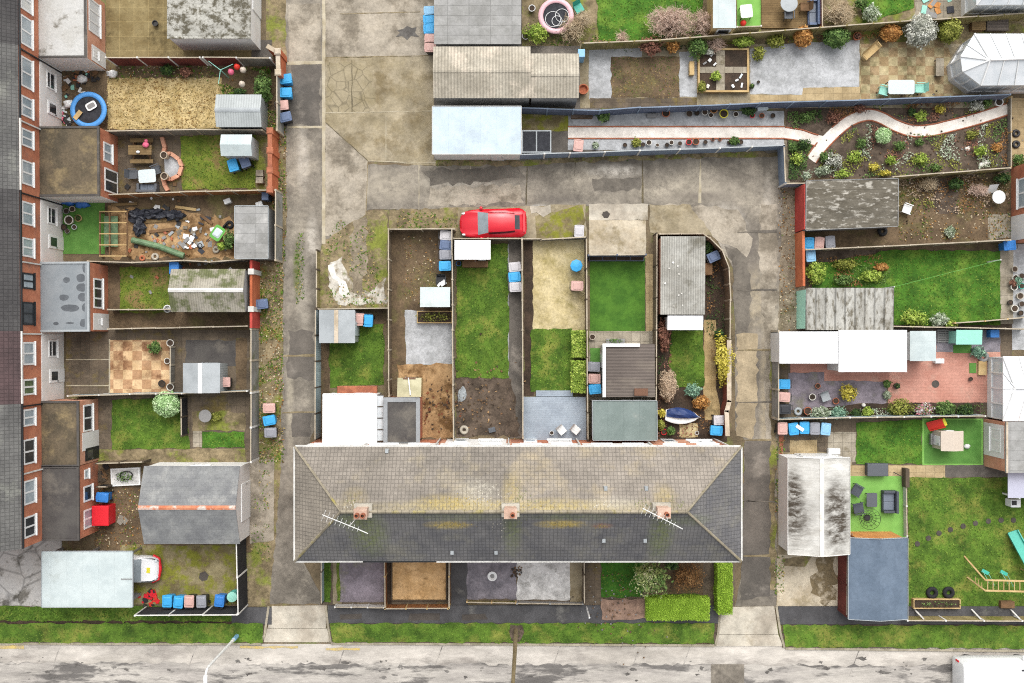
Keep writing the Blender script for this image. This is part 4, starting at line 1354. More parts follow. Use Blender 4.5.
for i, (a, b, rm, ext, em, lab) in enumerate(WH):
    u0, u1 = gu(a), gu(b)
    o = WF.p((u0 + u1) / 2, 0, 0)
    T = thing('terraced_house', lab, 'house', o, 0, 'west terrace of brick houses')
    mb = MB()
    WF.box(mb, u0, u1, 0, EZ - .02, -8.2, 0)
    part('wall', mb, 'brick', T)
    r = MB()
    P = lambda u, d, z: WF.p(u, d, z)
    r.slab([P(u0, .0, EZ), P(u1, .0, EZ), P(u1, -4.1, EZ + 2.9), P(u0, -4.1, EZ + 2.9)], .1)
    r.slab([P(u0, -4.1, EZ + 2.9), P(u1, -4.1, EZ + 2.9), P(u1, -8.4, EZ), P(u0, -8.4, EZ)], .1)
    part('roof', r, rm, T)
    g = MB()
    WF.box(g, u0 + .01, u1 - .01, EZ - .16, EZ - .05, .0, .09)
    part('gutter', g, 'black_metal' if i % 3 else 'gutter_white', T)
    d = MB()
    WF.box(d, u0 + .12, u0 + .2, .1, EZ - .17, .02, .1)
    part('downpipe', d, 'gutter_white' if i in (3, 5, 6, 8) else 'black_metal', T)
    for y0, y1 in UPW[i]:
        a0, a1 = gu(y0, 4.6), gu(y1, 4.6)
        window(T, WF, a0, 3.85, a1 - a0, 1.35, 'upvc' if i not in (5,) else 'black_metal', 'glass_green' if i == 6 and y0 > 370 else 'glass', vb=1, hb=0)
    if ext is None:
        m = MB()
        WF.box(m, u0, u1, 0, 2.95, .003, .055)
        part('render_band', m, 'render_white', T)
        FB = Fr(WF.p(0, .05, 0)[:2], WF.p(WF.len, .05, 0)[:2], flip=True)
        w = u1 - u0
        door(T, FB, u0 + w * .55, .85, 2.0, 'upvc', 'glass_dark')
        window(T, FB, u0 + w * .12, 1.0, 1.1, 1.1, 'upvc', 'glass_dark', vb=0, hb=1)
    else:
        dep = (ext - 60.2 - 4.2 * ((a + b) / 2 + 60) / 591) / S
        m = MB()
        WF.box(m, u0 + .02, u1 - .02, 0, 2.88, .003, dep)
        part('extension_wall', m, 'brick_pale' if i in (1, 7) else 'brick', T)
        m = MB()
        WF.box(m, u0 - .02, u1 + .02, 2.884, 2.98, .004, dep + .08)
        ro = part('extension_roof', m, em, T)
        k = MB()
        for q in ((u0 - .02, u0 + .1, .004, dep + .08), (u1 - .1, u1 + .02, .004, dep + .08), (u0 + .1, u1 - .1, dep - .06, dep + .08)):
            WF.box(k, q[0], q[1], 2.982, 3.04, q[2], q[3])
        part('roof_edge', k, 'felt_dark' if i not in (5,) else 'sheet_grey', ro)
        if i in (1, 3):
            m = MB()
            WF.box(m, u1 - .018, u1 + .012, 0, 2.86, .06, dep - .01)
            part('render_band', m, 'render_white', T)
        FE = Fr(WF.p(0, dep, 0)[:2], WF.p(WF.len, dep, 0)[:2], flip=True)
        w = u1 - u0
        if i == 1:
            window(T, FE, u0 + w * .1, .9, 2.1, 1.6, vb=2, gm='polycarb')
            m = MB()
            FE.box(m, u1 - 1.1, u1 - .1, 0, 2.1, .002, .03)
            part('render_band', m, 'render_white', T)
            window(T, FE, u1 - .85, 1.2, .5, .7, gm='glass_dark', vb=1, hb=1)
        elif i == 3:
            window(T, FE, u0 + w * .18, 1.0, 1.2, 1.25)
            window(T, FE, u0 + w * .55, .12, 1.5, 2.0, gm='glass_dark', vb=1, sill=False, name='patio_door')
        elif i == 5:
            window(T, FE, u0 + w * .22, .95, 1.9, 1.3, vb=2)
            m = MB()
            FE.box(m, u1 - 1.15, u1 - .1, 0, 2.3, .002, .04)
            part('render_band', m, 'render_white', T)
            window(T, FE, u1 - .8, 1.2, .35, .4, vb=0, gm='glass_dark')
        elif i == 7:
            window(T, FE, u0 + .3, .95, 1.7, 1.3, vb=1)
            m = MB()
            FE.box(m, u0 + 2.05, u0 + 3.2, 0, 2.4, .002, .035)
            part('render_band', m, 'render_white', T)
            door(T, FE, u1 - .98, .8, 2.0, 'black_metal', 'glass_dark')
        else:
            window(T, FE, u0 + .35, 1.5, .6, .6, vb=0)
            window(T, FE, u0 + 1.4, 1.0, 1.0, 1.2, vb=0, gm='glass_dark')
            window(T, FE, u1 - 1.7, .9, 1.2, 1.3, vb=1)
        if i == 5:
            for k_, (px, py, rx, ry) in enumerate(((66.5, 280, 3.4, 2.8), (64, 297.5, 4.6, 3), (70, 308, 8.4, 3.6), (81, 278, 4.5, 4), (82, 287.5, 5.5, 4), (83, 297, 5, 4), (85, 307.5, 3, 4.2), (85, 268, 2.6, 4.5), (84, 323, 4, 4), (56, 323.5, 2.6, 1.6), (70, 323, 4, 1))):
                c = W(px, py, 2.98)
                q = [(c[0] + cos(t * .4189) * rx / S * U(.92, 1.08), c[1] + sin(t * .4189) * ry / S * U(.92, 1.08), 2.984) for t in range(15)]
                q = [(min(x, WF.p(0, dep - .07, 0)[0] + .02), y, z) for x, y, z in q]
                part('puddle', MB().face(q), 'puddle', ro)

# ------------------------------------------------------------------ central terrace
Ez, Rz = 5.6, 8.0
yN, yS, yR = W(0, 447, Ez)[1], W(0, 561, Ez)[1], W(0, 511.6, Rz)[1]
xL, xR = W(295, 0, Ez)[0], W(741, 0, Ez)[0]
rL, rR = W(341, 0, Rz)[0], W(687, 0, Rz)[0]
wN, wS, wL, wR = yN - .12, yS + .25, xL + .22, xR - .22
bx = [wL] + [(p - 512) / S for p in (376, 443, 511, 578, 645)] + [wR]
CL = ['end terraced house with hipped roof and bright white rear extension', 'terraced house in front of the orange gravel front garden',
      'terraced house behind the plain long lawn with brown path', 'terraced house with white gravel front garden and grey blue rear deck',
      'terraced house with greenish flat rear roof beside the artificial lawn', 'end terraced house with hipped roof by the yellow shrub and east lane']
CH = {0: (359.5, 515, 2), 2: (510.5, 514.5, 1), 4: (665, 514, 1)}
for i in range(6):
    x0, x1 = bx[i], bx[i + 1]
    e0, e1 = (xL if i == 0 else x0), (xR if i == 5 else x1)
    T = thing('terraced_house', CL[i], 'house', ((x0 + x1) / 2, (wN + wS) / 2, 0), 0, 'central terrace of six houses')
    part('wall', MB().box(x0, wS, x1, wN, 0, Ez - .06), 'brick_pale' if i in (2, 5) else 'brick', T)
    a, b = max(e0, rL), min(e1, rR)
    r = MB()
    up = Vector((0, 0, 0))
    if i == 0:
        r.slab([(xL, yN, Ez), (e1, yN, Ez), (e1, yR, Rz), (rL, yR, Rz)], .1)
        s = MB().slab([(xL, yS, Ez), (rL, yR, Rz), (e1, yR, Rz), (e1, yS, Ez)], .1)
    elif i == 5:
        r.slab([(e0, yN, Ez), (xR, yN, Ez), (rR, yR, Rz), (e0, yR, Rz)], .1)
        s = MB().slab([(e0, yS, Ez), (e0, yR, Rz), (rR, yR, Rz), (xR, yS, Ez)], .1)
    else:
        r.slab([(e0, yN, Ez), (e1, yN, Ez), (e1, yR, Rz), (e0, yR, Rz)], .1)
        s = MB().slab([(e0, yS, Ez), (e0, yR, Rz), (e1, yR, Rz), (e1, yS, Ez)], .1)
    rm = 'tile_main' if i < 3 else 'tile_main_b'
    ro = part('roof', MB().mesh(r.v, r.f).mesh(s.v, s.f, 1), [rm, 'tile_shaded'], T)
    if i in (0, 5):
        hx, hr = (xL, rL) if i == 0 else (xR, rR)
        part('hip_roof', MB().slab([(hx, yN, Ez), (hx, yS, Ez), (hr, yR, Rz)], .1), 'tile_hip' if i == 0 else 'tile_shaded', T)
        for yy in (yN, yS):
            part('hip_tiles', MB().tube([(hx, yy, Ez + .03), (hr, yR, Rz + .03)], .075, 6), 'ridge_tile', ro)
    part('ridge_tiles', MB().tube([(a, yR, Rz + .03), (b, yR, Rz + .03)], .11, 8), 'ridge_tile', ro)
    for yy, sg in ((yN, 1), (yS, -1)):
        g = MB().bar((e0 + .01, yy + sg * .06, Ez - .1), (e1 - .01, yy + sg * .05, Ez - .1), .09, .1)
        part('gutter', g, 'black_metal' if (i == 1 and sg < 0) else 'gutter_white', T)
    if i in (0, 5):
        hx = xL - .06 if i == 0 else xR + .06
        part('gutter', MB().bar((hx, yN, Ez - .1), (hx, yS, Ez - .1), .09, .1), 'gutter_white', T)
    RF = Fr((x1, wN), (x0, wN))
    wd = x1 - x0
    # rear: painted first floor band, windows
    m = MB()
    RF.box(m, .05 if i != 5 else .4, wd - .05, 2.6, Ez - .3, .002, .03)
    if i in (0, 1, 2, 3, 4):
        part('render_band', m, 'render_white', T)
    if i == 2:
        m = MB()
        RF.box(m, .3, wd - .3, 0, 2.5, .002, .03)
        part('render_band', m, 'render_white', T)
    RG = Fr((x1, wN + .03), (x0, wN + .03))
    for k in (.14, .58):
        window(T, RG if i != 5 else RF, wd * k, 3.5, wd * .28, 1.35, vb=1)
    if i in (2, 3, 5):
        window(T, RG if i != 5 else RF, wd * .12, .9, wd * .34, 1.3, vb=1)
        door(T, RG if i != 5 else RF, wd * .62)
    FF = Fr((x0, wS), (x1, wS))
    window(T, FF, wd * .12, .8, wd * .42, 1.5, vb=2)
    window(T, FF, wd * .12, 3.4, wd * .32, 1.3, vb=1)
    window(T, FF, wd * .56, 3.4, wd * .3, 1.3, vb=1)
    door(T, FF, wd * .68, m='door_red')
    part('downpipe', MB().obox(x1 - .15 if i != 5 else x1 - .3, wN + .09, .08, .08, .1, Ez - .2), 'gutter_white', T)
    if i in CH:
        px, py, n = CH[i]
        cx, cy = W(px, py, 9.3)
        ch = part('chimney', MB().obox(cx, cy, .66, .52, Rz - .6, 8.9).obox(cx, cy, .74, .6, 8.902, 9.05), 'chimney_brick', T)
        part('flashing', MB().obox(cx, cy + .02, 1.02, .76, Rz - .28, Rz + .12), 'lichen_white', ch)
        for k in range(n):
            qx = cx + (k - (n - 1) / 2) * .34 + (.12 if n == 1 else 0)
            part('chimney_pot', MB().lathe(qx, cy - .05, [(.14, 9.05), (.11, 9.32), (.14, 9.36), (.14, 9.4), (.095, 9.4), (.09, 9.15)], 12), 'edging_red', ch)
    # lichen grown on the tiles
    spots = {0: [(372, 500, 60, 'lichen_green', 25, 9), (362, 530, 90, 'lichen_green', 22, 16), (350, 505, 30, 'lichen_white', 16, 6)], 1: [(440, 503, 50, 'lichen_yellow', 18, 6), (448, 524, 24, 'lichen_yellow', 12, 3)],
             2: [(467, 501, 110, 'lichen_yellow', 32, 6), (490, 490, 70, 'lichen_white', 22, 7), (453, 524, 60, 'lichen_yellow', 20, 3), (500, 528, 20, 'lichen_white', 12, 10)],
             3: [(520, 495, 60, 'lichen_green', 14, 14), (540, 505, 50, 'lichen_yellow', 30, 4), (561, 524, 80, 'lichen_yellow', 18, 3), (520, 520, 20, 'lichen_green', 9, 20)],
             4: [(600, 502, 40, 'lichen_white', 22, 8), (602, 526, 24, 'lichen_yellow', 8, 2), (642, 505, 60, 'lichen_green', 10, 10)],
             5: [(663, 535, 80, 'lichen_green', 10, 22), (675, 503, 40, 'lichen_green', 14, 8), (700, 480, 30, 'lichen_white', 25, 20)]}[i]
    names = sorted({s_[3] for s_ in spots})
    mb = MB()
    kN, kS = (Rz - Ez) / (yN - yR), (Rz - Ez) / (yR - yS)
    for px, py, n, m_, sx, sy in spots:
        for k in range(n):
            qx, qy = random.gauss(px, sx * .5), random.gauss(py, sy * .5)
            x, y = W(qx, qy, 7.2)
            if not (a + .1 < x < b - .1):
                continue
            z = lambda y_: (Rz - (y_ - yR) * kN if y_ > yR else Rz - (yR - y_) * kS) + .012
            if abs(y - yR) < .2 or not (yS + .2 < y < yN - .2):
                continue
            s_ = U(.012, .04)
            mb.face([(x + cos(t) * s_ * U(.6, 1.2), y + sin(t) * s_ * 1.2, z(y + sin(t) * s_ * 1.2)) for t in (.2, 1.3, 2.4, 3.6, 5)], names.index(m_))
    lo = part('lichen', mb, names, ro)
    lo['kind'] = 'stuff'
    # tile vents
    for px, py in {2: [(452, 553), (496, 553)], 4: [(604, 486), (644, 486), (603, 539), (644, 539)], 1: [(386, 452)]}.get(i, []):
        x, y = W(px, py, 6.2)
        z = Rz - (y - yR) * kN if y > yR else Rz - (yR - y) * kS
        part('roof_vent', MB().obox(x, y, .26, .3, z - .15, z + .14, 0, 0, .7), 'sheet_grey', ro)
    # television aerial
    if i in (0, 4):
        px, py = {0: (346, 524), 4: (660, 519)}[i]
        x, y = W(px, py, 9.4)
        am = MB().tube([(x + .55, y + .3, 8.2), (x + .3, y, 10.0)], .02)
        d = Vector((-1.5, .62, .05)) if i == 0 else Vector((-1.35, .7, .05))
        c = Vector((x + .3, y, 9.95))
        am.tube([c - d * .35, c + d], .022)
        for k in range(9):
            p = c - d * .3 + d * 1.25 * k / 8
            q = Vector((-d.y, d.x, 0)).normalized() * (.16 + .02 * k)
            am.tube([p - q, p + q], .009, 4)
        p = c - d * .3
        am.tube([p, p + Vector((.5, -.3, -.3))], .03)
        part('aerial', am, 'white_metal', T)

# rear extensions of the central terrace (each built on to its house)
houses = [o for o in ORG if o.get('group') == 'central terrace of six houses']
shed((323, 394, 376.5, 443.5), 2.9, None, 'render_white', 'sheet_white', T=houses[0], slope=(0, -.08), fascia='upvc', wins=[('t', .4, 1.2, 1.0, 1.2, 1)])
m = MB()
a, b = W(377, 395, 2.6), W(383, 441, 2.6)
g = part('side_canopy', MB().slab([(a[0], a[1], 2.7), (b[0], a[1], 2.45), (b[0], b[1], 2.45), (a[0], b[1], 2.7)], .03), 'polycarb', houses[0])
for k in range(5):
    yy = a[1] + (b[1] - a[1]) * k / 4
    part('canopy_bar', MB().bar((a[0], yy, 2.72), (b[0], yy, 2.48), .05), 'post_dark', g)
shed((384, 398, 419.5, 442), 2.8, None, 'brick', 'felt_dark', T=houses[1], fascia='felt_grey')
a, b = W(384, 398, 2.8), W(419.5, 442, 2.8)
m = MB()
for q in ((a[0], a[1] - .25, b[0], a[1]), (a[0], b[1], a[0] + .22, a[1] - .251), (b[0] - .22, b[1], b[0], a[1] - .251)):
    m.box(*q, 2.803, 2.84)
part('roof_edge', m, 'felt_grey', houses[1])
m, _ = shed((397, 378, 421, 397), 2.2, None, 'wood_new', 'roof_cream', T=houses[1], slope=(0, -.3), doors=[('t', .3, .8)])
a, b = W(408, 378, 2.25), W(410, 397, 2.5)
part('canopy_bar', MB().bar((a[0], a[1], 1.96), (b[0], b[1] + .1, 2.24), .06, .05), 'upvc', houses[1])
shed((593, 401, 657, 440), 2.7, None, 'render_white', 'felt_green', T=houses[4], fascia='sheet_grey', slope=(0, -.12), wins=[('t', .5, 1.6, .9, 1.2, 1)])
shed((603, 344, 655, 397), 2.3, None, 'render_white', 'corr_brown', T=houses[4], slope=(0, -.1), wins=[('t', .5, 1.0, 1.0, .9, 0)], doors=[('l', .6, .85, 'upvc')])
q = [W(602.5, 343.5, 2.3), W(655, 343.5, 2.3), W(602.5, 397, 2.3)]
part('roof_edge', MB().box(q[0][0], q[0][1] - .2, q[0][0] + 2.35, q[0][1] + .0, 2.31, 2.37).box(q[0][0], q[2][1], q[0][0] + .2, q[0][1] - .21, 2.34, 2.42), 'upvc', houses[4])
c = W(641, 392, 2.4)
part('roof_hatch', MB().obox(c[0], c[1], .85, .45, 2.38, 2.5), 'door_brown', houses[4])
# ------------------------------------------------------------------ west plots, top to bottom
# A: yard and long garage
sheet('yard', (106, -60, 254, 58), 3, 'yard_moss', .04)
sheet('yard', (252, 40, 272, 60), 3, 'asphalt_dark', .04)
shed((167, -45, 250.5, 38.5), 2.7, 'long white walled garage with black moss speckled roof at top left', 'render_white', 'asbestos_mottle', name='garage', cat='garage', slope=(0, 0), doors=[('r', 2.0, 2.4, 'upvc')])
solo('plant_pot', MB().lathe(*W(156.5, 24.5), [(0, .01), (.14, .01), (.2, .3), (.16, .3), (.14, .2), (0, .2)], 12), 'pot_black', 'small dark pot alone on the mossy yard beside the long garage', 'plant pot')
fence([(106, 57.5), (200, 57.5)], 1.8, 'red brown panel fence with pale posts above the straw coloured garden', 'fence_red', 'post_white', name='garden_fence')
fence([(203, 57.5), (270, 58)], 1.8, 'fence of pale grey and red panels ending at the orange lane wall', ['fence_grey', 'wall_grey', 'fence_red'], 'post_white')
wall_run([(267, 46), (279, 53)], 1.7, 'short red brick wall running from the long garage corner to the lane', 'brick_orange')
wall_run([(278, 52), (278.5, 73)], 1.7, 'short orange brick wall beside the two topmost blue lane bins', 'brick_orange', pillars=2)
fence([(277, 74), (277, 130)], 1.8, 'grey concrete panel wall behind the row of four lane bins', 'block_wall', 'fence_post', pt=.12, t=.05, name='concrete_fence')
G1 = 'bins along the west lane'
bin_(286, 78.5, 'bin_blue', 'topmost blue bin of the four by the lane, next to the orange wall', -78, G1)
bin_(286, 92, 'bin_blue', 'second blue bin of the four by the lane, above the pink brown one', -85, G1)
bin_(282, 104.5, 'bin_brown', 'pink brown bin between a blue and a dark bin beside the lane', -90, G1)
bin_(285, 116.5, 'bin_navy', 'dark blue grey bin, lowest of the four by the concrete panel wall', -80, G1)
# B: straw garden, trampoline
sheet('terrain', (62, 60, 278, 130), 2, 'mud', .05)
lawn((108, 78, 222, 129), 'dead straw coloured lawn between the trampoline and the ridged grey metal shed', 'grass_dry', ('blade_d', 'blade_e', 'blade_f'), 3, 95, .1)
weeds((220, 68, 270, 128), 'tall weeds around the ridged grey metal shed', 130, .16, litter=4)
weeds((108, 66, 220, 80), 'weeds and litter under the red brown fence', 40, .12, litter=18)
trampoline(88.5, 110, 18, 'trampoline_blue', 'trampoline with blue pad and black mat by the white house wall')
c = W(91.5, 106, .8)
T = thing('toy_tub', 'white plastic tub lying on the trampoline mat', 'toy', (c[0], c[1], .77))
part('tub', MB().prism(rnd_poly(.62, .42, .12), 0, .1, 0, rnd_poly(.7, .5, .14)), 'plastic_white', T, local=True)
part('lining', MB().prism(rnd_poly(.5, .3, .1), .101, .112), 'pot_grey', T, local=True)
T.rotation_euler.z = .5
c = W(77, 115, .85)
solo('plank', MB().bar((c[0] - .15, c[1] - .25, .86), (c[0] + .25, c[1] + .25, .86), .3, .03), 'wood_new', 'pale board leaning on the rim of the blue trampoline', 'board')
stones(78, 76, 70, 22, 'heap of coloured rubbish between the extension and the blue trampoline', ['plastic_white', 'terracotta', 'pot_black', 'tarp_black', 'mint', 'wood_brown'], (.08, .34), 'rubbish', 'rubbish')
stones(66, 119, 30, 10, 'bits and bags beside the foot of the trampoline', ['plastic_white', 'plastic_pale', 'plastic_pink', 'pot_black'], (.1, .32), 'rubbish', 'rubbish')
for x, y, m_, l in ((84, 80, 'plastic_white', 'white rubbish sack among the heap above the trampoline'), (114, 75, 'plastic_white', 'white crumpled sack by the red brown fence'), (70.5, 105, 'plastic_white', 'white bucket beside the trampoline')):
    c = W(x, y)
    solo('sack', MB().blob(c[0], c[1], .25, .34, .26, .26, 12, 8, 0, .5, U(0, 9)), m_, l, 'sack', smooth=True)
shed((216, 94.5, 261.5, 127), 1.9, 'ridged grey metal shed at the end of the straw lawn', 'shed_metal', 'shed_metal', 'x', .3, cap='sheet_grey', doors=[('l', .5, 1.0, 'sheet_grey')])
# washing line with bits on it
c = W(229, 78)
T = thing('washing_post', 'green washing post with pink and white things hung on it', 'washing line', (c[0], c[1], 0))
part('pole', MB().tube([(0, 0, 0), (0, 0, 1.9)], .035), 'mint', T, local=True)
for k in range(3):
    a = k * 2.1 + .4
    part('arm', MB().tube([(0, 0, 1.85), (cos(a) * .9, sin(a) * .9, 1.95)], .02), 'mint', T, local=True)
for x, y, m_, l in ((231, 72, 'plastic_pink', 'pink paper lantern hanging by the washing post'), (237, 67, 'plastic_red', 'red cloth bunch beside the washing post'), (243, 70, 'plastic_beige', 'pale round lantern nearest the grey panel fence'), (242, 84, 'plastic_beige', 'beige ball hanging between the washing post and the metal shed')):
    c = W(x, y, 1.5)
    solo('lantern', MB().blob(c[0], c[1], 1.5, .2, .2, .24, 12, 8, 0, .2, U(0, 9)), m_, l, 'lantern', smooth=True)
bush(167, 70, 7, 5, .8, 'dark', 'small dark shrub under the red brown fence beside the straw lawn')
bush(186, 72, 6, 5, .7, 'red', 'small brown shrub below the fence, near the middle of the straw lawn edge')
bush(263, 88, 9, 15, 1.4, 'green', 'leafy green shrub in the corner by the lane bins')
bush(240, 92, 6, 3, .8, 'dark', 'dark green plant just above the ridged metal shed')
fence([(106, 131), (196, 129.5), (262, 130)], 1.5, 'pale concrete topped fence below the straw lawn', 'fence_grey', 'fence_post')
# C: patio, lawn, pale shed
sheet('patio', (104, 133, 184, 192), 3, 'slab_brown', .03)
lawn([(180, 137), (256, 134), (256, 188), (183, 190)], 'worn green lawn with yellow patches beside the pale plain shed', 'grass_patchy', dens=80)
sheet('gravel_bed', [(164, 158), (176, 156), (182, 166), (178, 178), (165, 178)], 4, 'gravel_grey', .05)
c = [(163, 138), (166, 148), (164, 155), (172, 154), (180, 160), (183, 167), (180, 176), (172, 180), (164, 178), (166, 186), (169, 191)]
P = [W(*q) for q in c]
mb = MB()
for a, b in zip(P, P[1:]):
    mb.bar((a[0], a[1], .14), (b[0], b[1], .14), .24, .28)
solo('garden_wall', mb, 'brick_pale', 'low curved brick kerb wall around the round bed on the patio', 'wall')
for x, y, l in ((163.5, 155, 'pale stone urn at the upper end of the curved brick kerb'), (164, 176, 'pale stone urn at the lower end of the curved brick kerb')):
    pot(x, y, 3.6, 'coping', l, h=.7)
c = W(140, 150, .7)
T = thing('picnic_bench', 'weathered wooden picnic bench with a pink toy on it', 'picnic bench', (c[0], c[1], 0))
part('tabletop', MB().obox(0, 0, 1.5, .62, .68, .73), 'deck_brown', T, local=True)
for sy in (-1, 1):
    part('bench_seat', MB().obox(0, sy * .68, 1.5, .26, .42, .46), 'deck_brown', T, local=True)
for sx in (-1, 1):
    part('leg_frame', MB().bar((sx * .55, -.72, .38), (sx * .55, .72, .38), .05, .1).bar((sx * .5, -.25, .66), (sx * .5, -.6, 0), .06).bar((sx * .5, .25, .66), (sx * .5, .6, 0), .06), 'wood_brown', T, local=True)
c = W(146, 145, .8)
solo('toy', MB().blob(c[0], c[1], .86, .22, .18, .14, 12, 8, 0, .4).blob(c[0] + .02, c[1] + .26, .84, .12, .12, .1, 10, 6), 'plastic_pink', 'pink soft toy lying on the picnic bench', 'toy', smooth=True)
c = W(138, 152, .78)
solo('toy', MB().blob(c[0], c[1], .8, .14, .1, .08, 10, 6), 'plastic_white', 'small white toy on the picnic bench next to the pink one', 'toy', smooth=True)
rect_table(147, 176, 17, 13, 'plastic_pale', 'pale garden table between dark chairs on the brown patio', 4)
GC = 'dark chairs around the pale patio table'
chair(133, 174, 'grey_plastic', 'dark chair at the house end of the pale patio table', 90, group=GC)
chair(155.5, 170, 'grey_plastic', 'dark chair at the far end of the pale patio table, by the stone urns', -70, group=GC)
sofa(147, 188, 20, 9, 'grey_plastic', 'dark bench seat below the pale patio table', 180, 'garden_bench')
shed((221, 134.5, 252, 156), 1.9, 'plain pale shed beside the blue and navy bins on the worn lawn', 'plastic_pale', 'sheet_pale', 'x', .25, doors=[('b', .4, .9, 'sheet_grey')])
bin_(232.5, 165.5, 'bin_blue', 'blue bin standing on the worn lawn below the plain pale shed', 20)
bin_(244.5, 161.5, 'bin_navy', 'navy bin on the worn lawn touching the blue one', 15)
wall_run([(270, 131), (270, 190)], 1.8, 'long orange brick lane wall with square pillars beside the worn lawn', 'brick_orange', 'edging_red', pillars=4, ph=.07)
for y, l in ((173, 'upper'), (180, 'lower')):
    c = W(259, y, .5)
    solo('slab_stack', MB().obox(c[0], c[1], .5, .4, 0, .3, .1).obox(c[0] + .02, c[1], .46, .4, .302, .5, -.05), 'concrete_grey', l + ' grey slab stack against the pillared orange lane wall', 'slabs')
fence([(103, 195), (180, 192), (258, 190), (268, 190)], 1.5, 'orange brown timber fence between the worn lawn and the junk garden', 'fence_orange', 'fence_post')
# D: artificial lawn, frames, junk
sheet('terrain', (104, 194, 274, 262), 2, 'mud', .06)
sheet('orange_earth', [(108, 206), (200, 214), (240, 220), (236, 258), (110, 258)], 3, 'orange_earth', .2)
sheet('artificial_lawn', (62, 197, 105, 254), 4, 'turf')['label'] = 'bright artificial lawn behind the white house wall'
for x, y, r, l in ((69, 201, 8, 'blue tarpaulin bundle against the white house wall above the pots'), (82, 204, 7, 'blue tarpaulin bundle lying on the artificial lawn')):
    c = W(x, y)
    solo('tarpaulin', MB().blob(c[0], c[1], .12, r / S, r / S * .62, .24, 16, 8, 0, .7, x), 'tarp_blue', l, 'tarpaulin', smooth=True)
for x, y, r, m_, l in ((68.5, 220, 4.5, 'pot_white', 'biggest white rimmed pot beside the white wall on the artificial lawn'), (78, 218, 3.4, 'wood_new', 'green rimmed round pot on the artificial lawn'), (66, 211, 3, 'pot_grey', 'grey pot above the big white rimmed pot'), (63.5, 227, 3, 'pot_black', 'black pot against the white wall below the big white rimmed pot'), (74, 227, 2.6, 'plastic_pale', 'small pale pot below the big white rimmed pot'), (72, 209, 3, 'plastic_beige', 'beige pot between the blue tarpaulins and the big pot'), (67, 231, 2.4, 'pot_grey', 'small grey pot, lowest of the cluster on the artificial lawn')):
    pot(x, y, r, m_, l, 'pots on the small artificial lawn', 'dark' if r in (3.4,) else None)
# timber frame structure
c = W(117, 229, .6)
T = thing('pergola', 'low open timber pergola with a dark green panel beside the artificial lawn', 'pergola', (c[0], c[1], 0))
a, b = W(104, 213), W(131, 257)
for x in (a[0], (a[0] + b[0]) / 2 - .25, b[0]):
    part('rail', MB().bar((x, a[1], .62), (x, b[1], .62), .09), 'wood_brown', T)
for k in range(5):
    y = a[1] + (b[1] - a[1]) * k / 4
    part('crossbar', MB().bar((a[0], y, .71), (b[0], y, .71), .07), 'wood_new', T)
for x in (a[0], b[0]):
    for y in (a[1], b[1]):
        part('post', MB().obox(x, y, .1, .1, 0, .575), 'wood_brown', T)
c = W(113, 232)
part('panel', MB().obox(c[0], c[1], .9, 2.0, .3, .34), 'pipe_green', T)
for k, (x, y, rx, ry, l) in enumerate(((139, 216, 11, 6, 'black tarpaulin heap nearest the timber pergola'), (157, 214, 14, 5, 'long black tarpaulin heap in the middle of the junk garden'), (176, 216, 9, 5, 'black tarpaulin heap at the lane end of the junk garden'), (141, 228, 6, 8, 'dark crumpled sheet beside the green pipe'))):
    c = W(x, y)
    solo('tarpaulin', MB().blob(c[0], c[1], .15, rx / S, ry / S, .35, 22, 10, 0, .8, k * 3), 'tarp_black', l, 'tarpaulin', smooth=False)
a, b = W(132, 240, .3), W(184, 256, .2)
solo('pipe', MB().tube([(a[0], a[1], .3), ((a[0] + b[0]) / 2, (a[1] + b[1]) / 2 + .12, .24), (b[0], b[1], .2)], .2, 12), 'pipe_green', 'long green pipe lying across the orange earth of the junk garden', 'pipe')
for k, (x0, y0, x1, y1, l) in enumerate(((176, 207, 197, 210, 'pale plank on the earth just under the orange fence'), (146, 222, 188, 219, 'grey plank lying below the black tarpaulins'), (150, 232, 176, 229, 'short brown plank between the tarpaulins and the green pipe'), (201, 215, 213, 224, 'dark beam pointing at the green wheelbarrow'), (112, 205, 138, 204, 'brown plank beside the top of the timber pergola'))):
    a, b = W(x0, y0), W(x1, y1)
    solo('plank', MB().bar((a[0], a[1], .1), (b[0], b[1], .14), .18, .06), random.choice(('wood_new', 'wood_brown', 'deck_brown')), l, 'plank')
c = W(217.5, 233, .6)
T = thing('wheelbarrow', 'green wheelbarrow with a pale load in the junk garden', 'wheelbarrow', (c[0], c[1], 0), radians(55))
part('tray', MB().prism(rnd_poly(.55, .45, .1), .3, .6, 0, rnd_poly(.95, .75, .14)), 'plastic_green', T, local=True)
part('load', MB().prism(rnd_poly(.6, .5, .1), .603, .66, 0, rnd_poly(.4, .3, .1)), 'plastic_pale', T, local=True)
for s in (-1, 1):
    part('handle', MB().tube([(.3, s * .2, .32), (-.95, s * .3, .55)], .022), 'bin_black', T, local=True)
    part('leg', MB().tube([(-.2, s * .22, .3), (-.25, s * .24, 0)], .02), 'bin_black', T, local=True)
part('wheel', MB().tube([(.62, -.05, .19), (.62, .05, .19)], .19, 14), 'rubber', T, local=True)
for x, y, r, l in ((229, 224.5, 4.2, 'tyre standing nearest the grey roofed shed in the junk garden'), (215.5, 249.5, 3.6, 'pale ring below the green wheelbarrow'), (199.5, 245.5, 3, 'small dark tyre between the wheelbarrow and the fence'), (154.5, 256.5, 3.8, 'pale ring beside the lower end of the green pipe'), (141.5, 258, 3, 'brown ring at the fence beside the timber pergola')):
    tyre(x, y, r, l, 'rubber' if 'tyre' in l else 'concrete_pale' if 'pale' in l else 'terracotta', name='tyre' if 'tyre' in l else 'ring')
